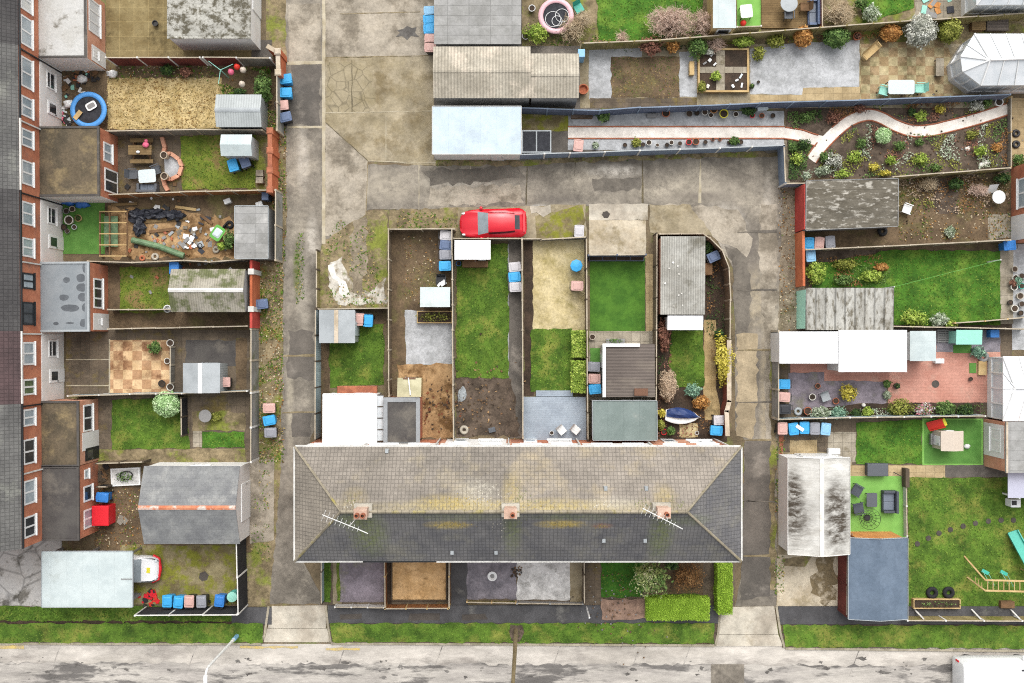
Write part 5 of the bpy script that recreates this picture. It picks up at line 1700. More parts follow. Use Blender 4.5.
stones(196, 236, 34, 20, 'pile of grey and white scrap left of the wheelbarrow', ['pot_grey', 'plastic_white', 'tarp_black', 'sheet_grey', 'concrete_grey'], (.1, .4), 'scrap', 'scrap')
stones(203, 253, 24, 26, 'white scrap and stones along the fence below the wheelbarrow', ['plastic_white', 'pot_grey', 'wood_brown', 'terracotta'], (.08, .3), 'scrap', 'scrap')
stones(165, 248, 44, 34, 'terracotta and brick bits on the orange earth by the green pipe', ['terracotta', 'edging_red', 'orange_earth', 'pot_grey'], (.08, .26), 'scrap', 'scrap')
stones(150, 206, 30, 36, 'wood scraps along the foot of the orange brown fence', ['wood_brown', 'pot_black', 'plastic_white'], (.08, .3), 'scrap', 'scrap')
for x, y, m_, l in ((227, 201, 'plastic_white', 'white tub on the earth under the orange fence'), (259, 204, 'plastic_white', 'white box beside the top of the grey roofed shed')):
    box_thing('tub', l, 'tub', x, y, 7, 5, .4, m_, rot=20)
box_thing('water_tank', 'dark square tank in the corner by the pillared lane wall', 'tank', 265, 196, 7, 8, .9, 'bin_navy')
bush(229, 240, 5, 9, .9, 'green', 'green weed clump between the wheelbarrow and the grey roofed shed')
bush(222, 246, 4, 4, .6, 'lime', 'small bright weed below the green wheelbarrow')
shed((235, 206, 268, 258.5), 2.2, 'shed with pale patched sheet roof at the lane end of the junk garden', 'wall_grey', 'asbestos_grid', None, 0, slope=(0, .0), fascia='sheet_grey', doors=[('l', 1.6, .85, 'sheet_grey')])
fence([(275.5, 190), (275.5, 260)], 1.8, 'grey concrete panel wall along the lane behind the patched roof shed', 'block_wall', 'fence_post', pt=.12, t=.05, name='concrete_fence')
fence([(88, 261), (132, 262.5), (184, 260.5), (210, 262), (243, 259.5), (250, 259)], 1.4, 'leaning pale fence between the junk garden and the mossy roofed garage', 'fence_grey', 'fence_post')
# E: small lawn and mossy garage
sheet('terrain', (108, 262, 256, 332), 2, 'mud', .05)
lawn((120, 267, 170, 313), 'small worn lawn beside the mossy corrugated garage', 'grass_patchy', dens=75)
shed((171, 269, 245.5, 312), 2.3, 'mossy corrugated roof garage with bright white ridge', 'wall_grey', 'asbestos_moss', 'x', .55, name='garage', cat='garage', cap='post_white', doors=[('l', .6, .9, 'upvc')])
bin_(174, 267.5, 'plastic_blue', 'blue bin above the corner of the mossy corrugated garage', 0, body='plastic_blue')
c = W(170, 309)
solo('pot_stand', MB().lathe(c[0], c[1], [(0, 0), (.2, 0), (.26, .5), (.2, .5), (.15, .3), (0, .3)], 12), 'plastic_white', 'white tub at the lower corner of the mossy garage', 'tub')
for k, (y0, y1, m_) in enumerate(((260, 270, 'brick_red_paint'), (273, 307, 'brick_orange'), (311, 328, 'brick_red_paint'))):
    wall_run([(251, y0), (251, y1)], 1.9, ('short red painted lane wall piece above the mossy garage', 'orange lane wall piece at the end of the mossy garage', 'bright red lane wall piece below the mossy garage')[k], m_, None, pillars=0, th=.16)
for y, l in ((271.5, 'upper'), (309, 'lower')):
    c = W(251, y, 1.95)
    solo('pillar', MB().obox(c[0], c[1], .3, .3, 0, 1.9).obox(c[0], c[1], .36, .36, 1.902, 2.0), 'post_white', l + ' white capped pillar between orange and red lane wall pieces', 'pillar')
bin_(261.5, 303.5, 'bin_navy', 'single dark bin against the orange lane wall of the mossy garage', -90)
fence([(108, 309.5), (170, 309.5)], 1.0, 'low pale rail fence under the small worn lawn', 'fence_grey', 'fence_post', bay=1.4)
fence([(108, 329), (180, 327.5), (247, 326)], 1.3, 'dark timber fence below the red wall and mossy garage', 'fence_wood', 'fence_post')
# F: checkered patio
sheet('yard', (66, 332, 110, 396), 3, 'slab_brown', .03)
sheet('patio', (108, 330, 250, 396), 3, 'slab_brown', .03)
sheet('patio', (109.5, 340, 170, 393), 4, 'slab_check', .02)
for y in (340, 366):
    sheet('edging', (66, y + 19, 110, y + 20), 5, 'joint_pale')
sheet('edging', (109, 339, 110.4, 393), 5, 'joint_pale')
sheet('yard', (186, 340, 236, 366), 4, 'felt_dark', .06)
sheet('mud_strip', (236, 338, 247, 393), 4, 'mud', .05)
bush(155, 348, 6, 6, .8, 'green', 'small green shrub on the checkered patio')
pot(167, 361, 3, 'pot_white', 'white ring pot on the edge of the checkered patio', None)
pot(166, 361.5, 2, 'pot_grey', 'small grey pot touching the white ring pot on the checkered patio')
pot(170, 343, 3.6, 'pot_white', 'pale stone urn at the upper end of the thin rail by the checkered patio')
pot(170, 387, 3.6, 'pot_white', 'pale stone urn at the lower end of the thin rail by the checkered patio')
fence([(170.5, 347), (170.5, 383)], .8, 'thin pale rail between two stone urns beside the checkered patio', 'fence_grey', 'fence_post', bay=1.2)
pot(161.5, 383.5, 3.4, 'pot_black', 'black pot at the lower corner of the checkered patio')
shed((183, 363, 220, 393), 1.9, 'small grey and white striped metal shed on the brown patio', 'shed_metal', 'sheet_grey', 'y', .3, cap='plastic_white', doors=[('t', .5, .9, 'sheet_grey')])
bin_(224.5, 382.5, 'bin_brown', 'pink brown bin beside the small striped metal shed', -90)
fence([(251, 329), (251, 392)], 1.8, 'mossy concrete panel wall beside the checkered patio garden', 'block_wall', 'fence_post', pt=.12, t=.05, name='concrete_fence')
fence([(68, 396), (130, 394), (182, 393.5), (247, 391)], 1.5, 'pale sage green fence between the checkered patio and the topiary lawn', 'fence_sage', 'post_white')
# G: topiary lawn
sheet('terrain', (95, 396, 250, 464), 2, 'slab_brown', .03)
lawn([(112, 400), (184, 397), (190, 440), (190, 449), (112, 449)], 'long lawn with the round pale green topiary in its corner', 'grass', dens=75)
lawn((202, 432, 245, 448), 'small green lawn strip beside the round grey table', 'grass_lush', dens=80)
sheet('gravel_bed', (192, 412, 245, 431), 3, 'waste', .1)
bush(166.5, 404, 13.5, 13, 1.9, 'pale', 'round pale green topiary ball at the corner of the long lawn', 'topiary', 'topiary', 1500, .06, lump=.08, shell=.85, core=True)
fence([(181, 398), (181.5, 436)], 1.2, 'dark slatted trellis between the long lawn and the round table', 'fence_black', 'post_dark', bay=1.2, name='trellis')
round_table(205, 416, 6.3, 'pot_grey', 'round grey table on the small patio beside the dark trellis')
bush(216, 417, 5, 5, .5, 'olive', 'olive weed clump beside the round grey table')
sheet('path', (193, 431, 202, 447), 4, 'slab_grey')
sheet('bank', [(96, 449), (245, 448), (247, 463), (96, 464)], 3, 'waste', .06)
fence([(251, 393), (251, 462)], 1.9, 'grey panel lane fence with pale posts beside the three bins', 'block_wall', 'post_white', pt=.12, t=.05, name='concrete_fence')
bin_(268.5, 408.5, 'bin_brown', 'pink brown bin on the verge above the blue bin by the grey lane fence', -90)
bin_(269.5, 421, 'bin_blue', 'blue bin between pink and grey bins by the grey lane fence', -85)
bin_(270, 433, 'bin_grey', 'grey bin below the blue one by the grey lane fence', -90)
# H: slate garage
sheet('terrain', (95, 463, 252, 552), 2, 'mud', .05)
weeds((95, 488, 142, 548), 'moss and leaf litter on the yard beside the slate garage', 30, .08, litter=25)
shed((144, 466, 240, 544), 2.5, 'big slate roofed garage with orange ridge tiles', 'render_white', 'slate', 'x', 1.0, name='garage', cat='garage', cap='ridge_orange', doors=[('r', 1.2, 2.4, 'upvc')], wins=[('t', 2, 1.2, 1.2, .8, 1)])
sheet('concrete_pad', [(247, 462), (274, 458), (274, 540), (250, 544)], 3, 'concrete_grey', .04)
bin_(101.5, 498, 'plastic_blue', 'blue bin above the two bright red bins by the end house', 80, body='plastic_blue')
c = W(100, 516, 1.2)
box_thing('storage_box', 'bright red storage box below the blue bin by the end house', 'storage box', 100, 516, 17, 20, 1.2, 'bin_red')
c = W(125, 477, .3)
T = thing('planter_tray', 'white tray planter with a dark hose and green plants', 'planter', (c[0], c[1], 0))
part('tray', MB().obox(0, 0, 1.9, 1.15, .02, .25, .05), 'plastic_white', T, local=True)
part('soil', MB().obox(0, 0, 1.7, .95, .251, .262, .05), 'gravel_white', T, local=True)
part('plant', foliage(.6, .35, .35, 130, .07, z0=.24), PAL['green'], T, local=True)
part('hose', MB().tube([(.1 + .4 * cos(t * .5), .1 + .28 * sin(t * .5), .3 + t * .004) for t in range(22)], .03), 'pot_black', T, local=True)
stones(102, 476, 14, 8, 'dark timber offcuts beside the white tray planter', ['wood_brown', 'pot_black', 'post_dark'], (.15, .5), 'timber', 'timber')
fence([(97, 487), (107, 487)], 1.0, 'short dark boards beside the end house extension', 'fence_black', 'post_dark')
stones(122, 520, 3, 4, 'grey stone slab lying on the mossy yard', 'stone_slab', (.3, .5))
fence([(96, 463.5), (143, 462)], 1.3, 'dark timber fence at the foot of the topiary garden', 'fence_wood', 'post_dark')
# I: corner plot
sheet('yard', (-60, 532, 62, 606), 3, 'yard_grey', .05)
sheet('yard', (120, 545, 240, 604), 3, 'concrete_moss', .05)
shed((42, 551.5, 132.5, 607), 2.4, 'large pale flat roofed carport with the white car under it', 'wall_grey', 'sheet_pale', None, 0, name='carport', cat='carport', nowall=True, fascia='sheet_grey')
carp = [o for o in ORG if o.get('category') == 'carport'][0]
a, b = W(45, 555, 2.2), W(128, 604, 2.2)
part('wall', MB().box(a[0], b[1], b[0], b[1] + .15, 0, 2.3).box(a[0], b[1] + .152, a[0] + .15, a[1], 0, 2.3), 'wall_grey', carp)
for x in (a[0] + 2.5, b[0]):
    part('post', MB().obox(x, a[1], .12, .12, 0, 2.32), 'steel', carp)
a, b = W(121, 579, 2.42), W(132, 579, 2.42)
part('roof_edge', MB().bar((a[0], a[1], 2.43), (b[0], b[1], 2.43), .05, .04), 'pot_grey', carp)
fence([(236.5, 541), (238, 614)], 2.2, 'tall black boarded gate wall facing the west lane', 'fence_black', 'post_white', bay=2.4, cap='post_white')
fence([(135, 615.5), (237, 614.5)], 2.0, 'black boarded street fence with white cap behind the bin row', 'fence_black', 'post_white', bay=1.9, cap='post_white', name='garden_fence')
R_ = 'row of bins behind the black street fence'
for x, y, m_, l in ((167, 602, 'bin_blue', 'leftmost blue bin of the row behind the black street fence'), (178, 602, 'bin_blue', 'blue bin between another blue bin and the pink one, behind the black street fence'), (188.5, 602, 'bin_brown', 'pink brown bin in the row behind the black street fence'), (201, 601.5, 'bin_grey', 'grey bin in the row behind the black street fence'), (219.5, 601.5, 'plastic_blue', 'dark blue bin in the row, left of the teal barrel'), ):
    bin_(x, y, m_, l, 0, R_, body='plastic_blue' if m_ == 'plastic_blue' else None)
c = W(232, 597, .9)
T = thing('water_barrel', 'round teal water barrel at the end of the bin row', 'barrel', (c[0], c[1], 0))
part('barrel', MB().lathe(0, 0, [(0, 0), (.28, 0), (.34, .4), (.3, .88), (0, .88)], 16), 'bin_teal', T, local=True)
part('lid', MB().lathe(0, 0, [(0, .88), (.33, .88), (.33, .92), (.1, .95), (0, .95)], 16), 'mint', T, local=True)
stones(152, 597, 26, 8, 'heap of red plastic things left of the bin row', ['plastic_red', 'bin_red', 'pot_black'], (.12, .4), 'rubbish', 'rubbish')
sheet('manhole', [(200, 573), (205, 571), (209, 575), (207, 580), (202, 581), (199, 578)], 5, 'patch')
# ------------------------------------------------------------------ gardens of the central terrace
sheet('terrain', (316, 308, 735, 440), 2, 'earth')
# 1
lawn([(329, 330), (384, 324), (384, 384), (330, 388)], 'lawn below the grey metal shed of the west end garden', 'grass', dens=70)
sheet('mud_strip', (318, 320, 330, 440), 3, 'mud', .05)
sheet('terrain', (352, 309, 386, 330), 3, 'mud', .05)
shed((319, 310, 355, 343), 1.9, 'light grey metal shed with pale ridge beside the west lane', 'shed_metal', 'sheet_grey', 'y', .3, cap='coping', doors=[('r', .4, .9, 'sheet_pale')])
bin_(368, 320.5, 'bin_blue', 'single blue bin right of the light grey metal shed', 180)
bin_(360, 320, 'bin_brown', 'brown bin between the light grey shed and the blue bin', 180)
fence([(315.5, 309), (315, 440)], 1.8, 'pale blue grey panel fence along the west lane', 'fence_sage', 'post_dark', pt=.09)
fence([(316.5, 250), (316.5, 308)], 1.1, 'broken mossy wooden fence beside the waste ground', 'fence_moss', 'post_dark', bay=1.3)
fence([(318, 309), (388, 308)], 1.2, 'thin pale fence above the light grey metal shed', 'fence_grey', 'fence_post')
c = W(357, 390, .8)
box_thing('brick_planter', 'orange brick planter against the bright white extension', 'planter', 357, 390, 40, 8, .8, 'brick_pale', lid='edging_red')
# 2
fence([(388.5, 229), (388.5, 380), (389, 396)], 1.5, 'long brown fence left of the bare brown garden', 'fence_wood', 'fence_post')
fence([(389, 229), (454, 229)], 1.3, 'pale topped fence between the grass strip and the bare brown garden', 'fence_wood', 'fence_post')
fence([(452, 229), (452.5, 330), (453.5, 440)], 1.5, 'pale fence between the grey gravel pad and the long green lawn', 'fence_grey', 'fence_post')
sheet('terrain', (391, 231, 453, 312), 3, 'mud', .05)
weeds((404, 236, 436, 305), 'thin moss and dead grass on the bare brown garden', 40, .07, ('blade_a', 'blade_f', 'blade_d'), litter=10, layer=5)
sheet('mud_strip', (391, 311, 406, 380), 3, 'mud', .05)
sheet('gravel_pad', [(405, 310), (452, 312), (452, 365), (406, 365)], 4, 'gravel_grey', .04)
sheet('orange_earth', [(397, 364), (453, 364), (454, 438), (420, 438), (420, 396), (398, 378)], 4, 'orange_earth', .1)
stones(440, 405, 90, 26, 'dark leaf and bark bits on the orange earth', ['wood_brown', 'dark_soil', 'rust'], (.05, .16), 'leaf_litter', 'litter')
B2 = 'stack of bins by the fence of the bare brown garden'
bin_(445.5, 235.5, 'bin_silver', 'pale pinkish bin, topmost in the column on the bare brown garden', -90, B2)
bin_(446, 245, 'bin_navy', 'dark blue grey bin under the topmost pale bin', -90, B2)
bin_(446, 255, 'bin_grey', 'grey bin above the blue one on the bare brown garden', -90, B2)
bin_(445, 266, 'bin_blue', 'blue bin, lowest of the column on the bare brown garden', -90, B2)
chair(441, 281, 'bin_black', 'black garden chair with a white cloth above the white shed', 0)
c = W(443, 283, .55)
solo('cloth', MB().obox(c[0], c[1], .4, .3, .46, .52, .6).obox(c[0] - .25, c[1] - .1, .3, .16, .46, .5, .9), 'plastic_white', 'white cloth on the black chair above the white shed', 'cloth')
shed((420, 287, 450, 307), 2.0, 'small white shed above the planter and grey gravel pad', 'plastic_pale', 'sheet_pale', None, slope=(0, -.12), doors=[('l', .3, .8, 'sheet_grey')])
c = W(434.5, 317, .4)
T = thing('raised_bed', 'raised timber bed with leafy plants between the white shed and gravel pad', 'planter', (c[0], c[1], 0))
w, d = 2.3, .8
for a in ((-w / 2, -d / 2, w / 2, -d / 2 + .06), (-w / 2, d / 2 - .06, w / 2, d / 2), (-w / 2, -d / 2 + .062, -w / 2 + .06, d / 2 - .062), (w / 2 - .06, -d / 2 + .062, w / 2, d / 2 - .062)):
    part('board', MB().box(*a, 0, .4), 'wood_new', T, local=True)
part('soil', MB().box(-w / 2 + .06, -d / 2 + .06, w / 2 - .06, d / 2 - .06, .02, .34), 'dark_soil', T, local=True)
part('plant', foliage(w / 2 - .1, d / 2 - .1, .35, 260, .06, z0=.32), PAL['olive'], T, local=True)
# 3
lawn([(457, 246), (508, 244), (509, 378), (456, 378)], 'long bright green lawn of the middle garden', 'grass', dens=75)
sheet('path', (508.5, 238, 523, 438), 3, 'asphalt_dark', .03)
sheet('edging', (507.6, 244, 509, 376), 6, 'wall_grey', .01)
sheet('terrain', [(456, 374), (480, 370), (512, 380), (520, 436), (456, 437)], 4, 'soil', .12)
stones(480, 404, 170, 40, 'earth clods and bark on the bare bed below the long lawn', ['soil', 'dark_soil', 'mud', 'orange_earth', 'wood_brown'], (.04, .14), 'earth_clods', 'earth')
shed((454.5, 240, 490.5, 259.5), 2.1, 'small bright white roofed shed below the red car', 'shed_wood', 'sheet_white', None, slope=(0, -.1), doors=[('b', .5, .8)], wins=[('b', 1.4, .5, 1.1, .5)])
box_thing('log_store', 'low timber store against the bright white roofed shed', 'store', 475, 264, 26, 6, .9, 'wood_brown')
pot(458.5, 263.5, 2.6, 'plastic_blue', 'blue bucket at the corner of the bright white roofed shed', name='bucket')
B3 = 'bins on the path of the middle garden'
bin_(515, 267, 'bin_silver', 'white grey bin above the blue bin on the middle garden path', -90, B3)
bin_(515, 277, 'bin_blue', 'blue bin between two pale bins on the middle garden path', -90, B3)
bin_(516, 287.5, 'bin_silver', 'white grey bin below the blue bin on the middle garden path', -90, B3)
fence([(454, 238.5), (522, 238.5)], 1.2, 'pale topped fence between the red car and the middle garden', 'fence_grey', 'fence_post')
c = W(462, 395)
solo('tarpaulin', MB().blob(c[0], c[1], .06, .3, .45, .12, 14, 8, 0, .6, 4), 'sheet_grey', 'grey blue crumpled sheet on the bare bed', 'sheet')
tyre(464, 430, 4.5, 'pale round drum lid on the bare earth near the house wall', 'concrete_pale', 'drum_lid')
box_thing('crate', 'dark flat crate on the bare earth near the house wall', 'crate', 492, 430, 7, 5, .25, 'grey_plastic', rot=15)
# 4
fence([(522, 240), (522.5, 330), (523, 438)], 1.6, 'pale topped fence right of the middle garden path', 'fence_wood', 'fence_post')
sheet('soil_strip', (524, 240, 534, 396), 3, 'dark_soil', .05)
sheet('gravel_garden', (533, 240, 586, 331), 3, 'gravel_tan', .05)
lawn([(531, 330), (572, 328), (573, 392), (531, 392)], 'small lawn between the tan gravel and the grey blue deck', 'grass', dens=75)
fence([(522, 239), (541, 239)], 1.0, 'short pale rail at the top left corner of the tan gravel garden', 'fence_grey', 'fence_post')
fence([(541, 239.5), (585, 237)], 1.0, 'pale rail above the tan gravel garden', 'fence_grey', 'fence_post')
c = W(576.5, 265.5, 1.0)
T = thing('water_butt', 'round blue lidded water butt on the tan gravel', 'barrel', (c[0], c[1], 0))
part('barrel', MB().lathe(0, 0, [(0, 0), (.32, 0), (.38, .4), (.34, .92), (0, .92)], 10), 'bin_blue', T, local=True)
part('lid', MB().lathe(0, 0, [(0, .93), (.4, .93), (.4, .97), (.1, 1.02), (0, 1.02)], 8), 'bin_blue', T, local=True)
bin_(577.5, 286, 'bin_brown', 'pink bin on the tan gravel below the blue water butt', -90)
bin_(579, 231, 'bin_silver', 'grey bin outside the rail above the tan gravel garden', 0)
c = W(578, 362)
for k, (y0, y1, l) in enumerate(((331, 357, 'upper lime green hedge in a black trough beside the small lawn'), (361, 392, 'lower lime green hedge in a black trough beside the small lawn'))):
    cx, cy = W(578.5, (y0 + y1) / 2, .6)
    T = thing('hedge_trough', l, 'planter', (cx, cy, 0), 0, 'lime hedges in black troughs')
    L = (y1 - y0) / S
    part('trough', MB().box(-.42, -L / 2, .42, L / 2, 0, .45), 'pot_black', T, local=True)
    part('foliage', foliage(.46, L / 2, .65, 900, .065, .3, .5, .35, box=True).box(-.38, -L / 2 + .1, .38, L / 2 - .1, .4, .86), PAL['lime'], T, local=True)
solo('deck', MB().prism(px_poly((523, 397, 587, 440), .35), 0, .35), 'deck_grey', 'grey blue timber deck behind the white rendered house wall', 'deck')
solo('deck_step', MB().prism(px_poly((536, 390.5, 573, 396.4), .18), 0, .18), 'deck_grey', 'grey blue step on the lawn side of the deck', 'step')
for x, y, r, l in ((561.5, 430, 40, 'white patio chair, left one of two on the grey blue deck'), (575.5, 429.5, 50, 'white patio chair, right one of two on the grey blue deck')):
    o = chair(x, y, 'plastic_white', l, r, w=.5, group='white chairs on the deck', arm=False)
    o.location.z = .35
pot(551.5, 432.5, 2.2, 'plastic_white', 'small white pot beside the white deck chairs').location.z = .352
# 5
fence([(586.5, 238), (587, 330), (588, 440)], 1.6, 'dark thin fence along the west side of the artificial lawn garden', 'fence_wood', 'post_dark', pt=.08)
fence([(588.5, 255), (646, 254.5)], 1.5, 'dark blue grey gate fence above the artificial lawn', 'fence_navy', 'fence_navy')
fence([(657, 233), (656.5, 330), (656, 440)], 1.6, 'dark thin fence between the artificial lawn path and the corrugated garage', 'fence_wood', 'post_dark', pt=.08)
c = W(616.5, 258.6, .35)
T = thing('trough', 'long dark blue grey trough along the top edge of the artificial lawn', 'planter', (c[0], c[1], 0))
part('trough_body', MB().obox(0, 0, 3.6, .3, 0, .35), 'fence_navy', T, local=True)
part('soil', MB().obox(0, 0, 3.5, .22, .351, .358), 'dark_soil', T, local=True)
for k in range(3):
    part('divider', MB().obox(-.9 + k * .9, 0, .05, .23, .352, .372), 'fence_navy', T, local=True)
sheet('artificial_lawn', (590, 258, 645, 331), 4, 'turf_bright')['label'] = 'bright green rectangular artificial lawn with a dark gate fence above it'
sheet('path', (645.5, 254, 656, 342), 3, 'slab_tan', .03)
sheet('patio', (589, 331, 656, 400), 3, 'slab_grey', .03)
c = W(595, 355)
solo('door_mat', MB().obox(c[0], c[1], .62, .9, .013, .05), 'turf', 'green square of turf above the grey bin by the white edged roof', 'mat')
B5 = 'bins beside the dark rear roof'
bin_(594.5, 367, 'bin_grey', 'grey bin above the pink one beside the white edged brown roof', 90, B5)
bin_(594.5, 378.5, 'bin_brown', 'pink bin between grey and blue bins beside the white edged brown roof', 90, B5)
bin_(594.5, 389.5, 'bin_blue', 'blue bin, lowest beside the white edged brown roof', 90, B5)
c = W(615, 341)
T = thing('planter_box', 'long dark trough with green plants along the white roof edge', 'planter', (c[0], c[1], 0))
part('trough', MB().obox(0, 0, 1.2, .3, 0, .35), 'pot_grey', T, local=True)
part('plant', foliage(.5, .16, .25, 90, .06, z0=.32), PAL['green'], T, local=True)
pot(592.5, 337, 3, 'plastic_beige', 'small beige pot at the corner of the slab patio')
# 6
sheet('terrain', [(657, 236), (704, 236), (719, 254), (726, 272), (727, 442), (657, 442)], 3, 'dark_soil', .03)
shed((660.5, 236.5, 705, 314.5), 2.3, 'grey corrugated roof garage with pale lichen dots beside the artificial lawn', 'brick_pale', 'asbestos', None, slope=(0, .12), name='garage', cat='garage', doors=[('t', .5, 2.1, 'door_brown')])
cg = [o for o in ORG if 'pale lichen dots' in o.get('label', '')][0]
m = MB()
for k in range(9):
    x, y = W(U(664, 700), U(250, 310), 2.4)
    r_ = U(.03, .07)
    m.face([(x + cos(t) * r_ * U(.7, 1.2), y + sin(t) * r_, 2.44 + .0) for t in (0, 1, 2, 3, 4, 5.2)])
lo = part('lichen', m, 'lime_spill', cg)
lo['kind'] = 'stuff'
shed((667.5, 315.5, 703, 330), 2.1, 'small white roofed lean-to below the grey corrugated garage', 'render_white', 'sheet_white', None, slope=(0, .08), doors=[('b', .8, .8)])
lawn([(672, 331), (703, 330), (704, 386), (676, 388), (668, 362)], 'lawn below the small white lean-to roof', 'grass', dens=75)
sheet('path', [(704, 320), (716, 320), (716, 388), (722, 420), (705, 420), (703, 380)], 4, 'slab_patch', .05)
sheet('gravel_bed', (679, 424, 698, 437), 4, 'gravel_tan', .1)
bush(664, 336, 6, 16, 1.3, 'red', 'red brown shrub left of the lawn below the lean-to')
bush(668, 386, 9, 16, 1.3, 'tan', 'pale beige feathery shrub at the left lawn corner', s=.045, n=2200, core=True, lump=.2, shell=.8)
bush(693, 391, 8, 7, .9, 'bluegreen', 'blue green spreading shrub at the foot of the lawn', s=.06)
bush(701, 403, 8, 7, .8, 'orange', 'orange brown heather like shrub above the covered boat')
bush(724, 361, 8.5, 25, 1.8, 'yellow', 'long golden yellow shrub against the east lane wall', n=1700, s=.075, lump=.4)
bush(719, 335, 5, 6, 1.0, 'dark', 'dark shrub just above the golden yellow shrub')
bush(708, 247, 5, 8, .8, 'dark', 'dark ivy clump in the corner by the curved lane wall')
bush(662, 413, 4, 4, .7, 'yellow', 'small yellow plant left of the covered boat')
bush(661, 425, 4, 5, .7, 'olive', 'olive plant below the small yellow plant by the fence')
bush(671, 431, 4, 4, .7, 'green', 'small green plant near the house wall below the covered boat')
pot(664, 432, 3, 'bin_red', 'red pot near the house wall below the covered boat')
pot(697, 433, 2, 'plastic_white', 'white stick pot in the gravel near the house wall')
c = W(684, 416.5, .8)
T = thing('covered_boat', 'small white boat hull under a dark blue cover', 'boat', (c[0], c[1], 0), radians(-4))
hull = []
for i in range(13):
    t = i / 12
    w = .52 * sin(pi * min(1, t * .9 + .16)) ** .6
    hull.append((-1.15 + 2.3 * t, w))
vs, fs = [], []
for x, w in hull:
    vs += [(x, -w, .5), (x, -w * .75, .1), (x, w * .75, .1), (x, w, .5), (x, w * .85, .52), (x, -w * .85, .52)]
for i in range(12):
    for k in range(6):
        fs.append((i * 6 + k, i * 6 + (k + 1) % 6, i * 6 + 6 + (k + 1) % 6, i * 6 + 6 + k))
fs += [tuple(range(6)), tuple(range(72, 78))]
part('hull', MB().mesh(vs, fs), 'plastic_white', T, local=True)
vs, fs = [], []
for i, (x, w) in enumerate(hull):
    for k in range(7):
        a = k / 6
        y = w * 1.04 * (1 - a * 1.25)
        vs.append((x * .95, y, .53 + .28 * sin(pi * min(1, a * .8)) * sin(pi * (i + 1) / 14) + U(-.03, .03)))
for i in range(12):
    for k in range(6):
        fs.append((i * 7 + k, i * 7 + k + 1, i * 7 + 8 + k, i * 7 + 7 + k))
part('cover', MB().mesh(vs, fs), 'tarp_navy', T, local=True)
bin_(719.5, 420, 'bin_silver', 'grey bin above the blue bin at the east end of the terrace', -90)
bin_(716.5, 431, 'bin_blue', 'blue bin against the rear wall at the east end of the terrace', -90)
bin_(713.5, 257, 'bin_navy', 'dark blue bin inside the curved lane wall beside the corrugated garage', -60)
box_thing('crate', 'brown wooden crate below the dark blue bin by the corrugated garage', 'crate', 708.5, 269, 8, 12, .7, 'brick_pale', lid='wood_brown')
fence([(660, 234), (703, 233.5), (710, 238), (722, 250), (729, 268), (730.5, 300), (730, 338)], 1.6, 'curved pale topped fence following the bend of the east lane', 'fence_wood', 'fence_post', bay=1.2)
wall_run([(729, 340), (729, 402), (726.5, 412), (727.5, 436)], 1.4, 'brick lane wall with pale top below the golden yellow shrub', 'brick_dark', 'coping')
# ------------------------------------------------------------------ front gardens
sheet('terrain', (320, 540, 735, 606), 2, 'slab_brown')
sheet('front_path', (333, 560, 342, 604), 3, 'concrete', .03)
sheet('gravel_garden', (338, 545, 384, 602), 4, 'gravel_lilac', .04)
lawn((323, 545, 331, 602), 'thin grass strip inside the pale green edge fence', 'grass', dens=90)
lawn((337, 562, 340, 601), 'narrow grass edge of the purple gravel', 'grass', dens=110, name='grass_edge')
fence([(321, 540), (321.5, 604)], .9, 'low pale green fence beside the west lane end of the front gardens', 'fence_sage', 'post_dark', pt=.07)
fence([(335, 607), (384, 607.5)], .7, 'low white picket fence in front of the purple gravel', 'post_white', 'post_white', bay=1.2, name='picket_fence')
fence([(384.5, 545), (385, 608)], 1.0, 'timber fence left of the orange gravel front garden', 'fence_orange', 'wood_new')
sheet('gravel_garden', (392, 545, 446, 600), 4, 'gravel_orange', .03)
sheet('soil_strip', (386, 545, 392, 606), 3, 'dark_soil', .03)
c = W(419, 602)
T = thing('timber_edging', 'dark timber edging around the orange gravel', 'edging', (c[0], c[1], 0))
for a, b in (((392, 546), (392, 600)), ((446.5, 546), (446.5, 600)), ((392, 600), (446.5, 600))):
    p, q = W(*a), W(*b)
    part('board', MB().bar((p[0], p[1], .1), (q[0], q[1], .1), .07, .2), 'post_dark', T)
fence([(385, 608.5), (448, 608.5)], 1.0, 'orange brown front fence of the orange gravel garden', 'fence_orange', 'wood_new', bay=1.4)
fence([(449, 545), (449, 608)], 1.0, 'timber fence right of the orange gravel front garden', 'fence_orange', 'wood_new')
sheet('front_path', (451, 560, 468, 606), 3, 'path_asphalt', .04)
sheet('gravel_garden', (467, 545, 517, 599), 4, 'slate_chip', .06)
stones(516, 572, 34, 5, 'dark plant debris along the edge of the slate chippings', ['dark_soil', 'pot_black', 'wood_brown'], (.05, .16), 'leaf_litter', 'litter')
fence([(467, 602), (516, 603)], .45, 'low mossy timber edge in front of the slate chippings', 'fence_moss', 'wood_new', bay=1.6)
c = W(492.3, 576, .4)
T = thing('birdbath', 'round white birdbath with a grey bowl on the slate chippings', 'birdbath', (c[0], c[1], 0))
part('basin', MB().lathe(0, 0, [(0, .34), (.2, .36), (.3, .44), (.31, .5), (.24, .5), (.14, .44), (0, .44)], 18), 'plastic_white', T, local=True)
part('pedestal', MB().lathe(0, 0, [(0, 0), (.17, 0), (.15, .06), (.08, .12), (.09, .34), (0, .34)], 14), 'plastic_white', T, local=True)
part('bowl', MB().cyl(0, 0, .442, .452, .14), 'pot_grey', T, local=True)
sheet('gravel_garden', (517, 545, 571, 600), 4, 'gravel_white', .06)
sheet('front_path', (570, 545, 582, 604), 4, 'concrete', .03)
fence([(517, 603.5), (583, 604)], .5, 'low grey wall like fence in front of the white gravel', 'wall_grey', 'wall_grey', bay=2.2)
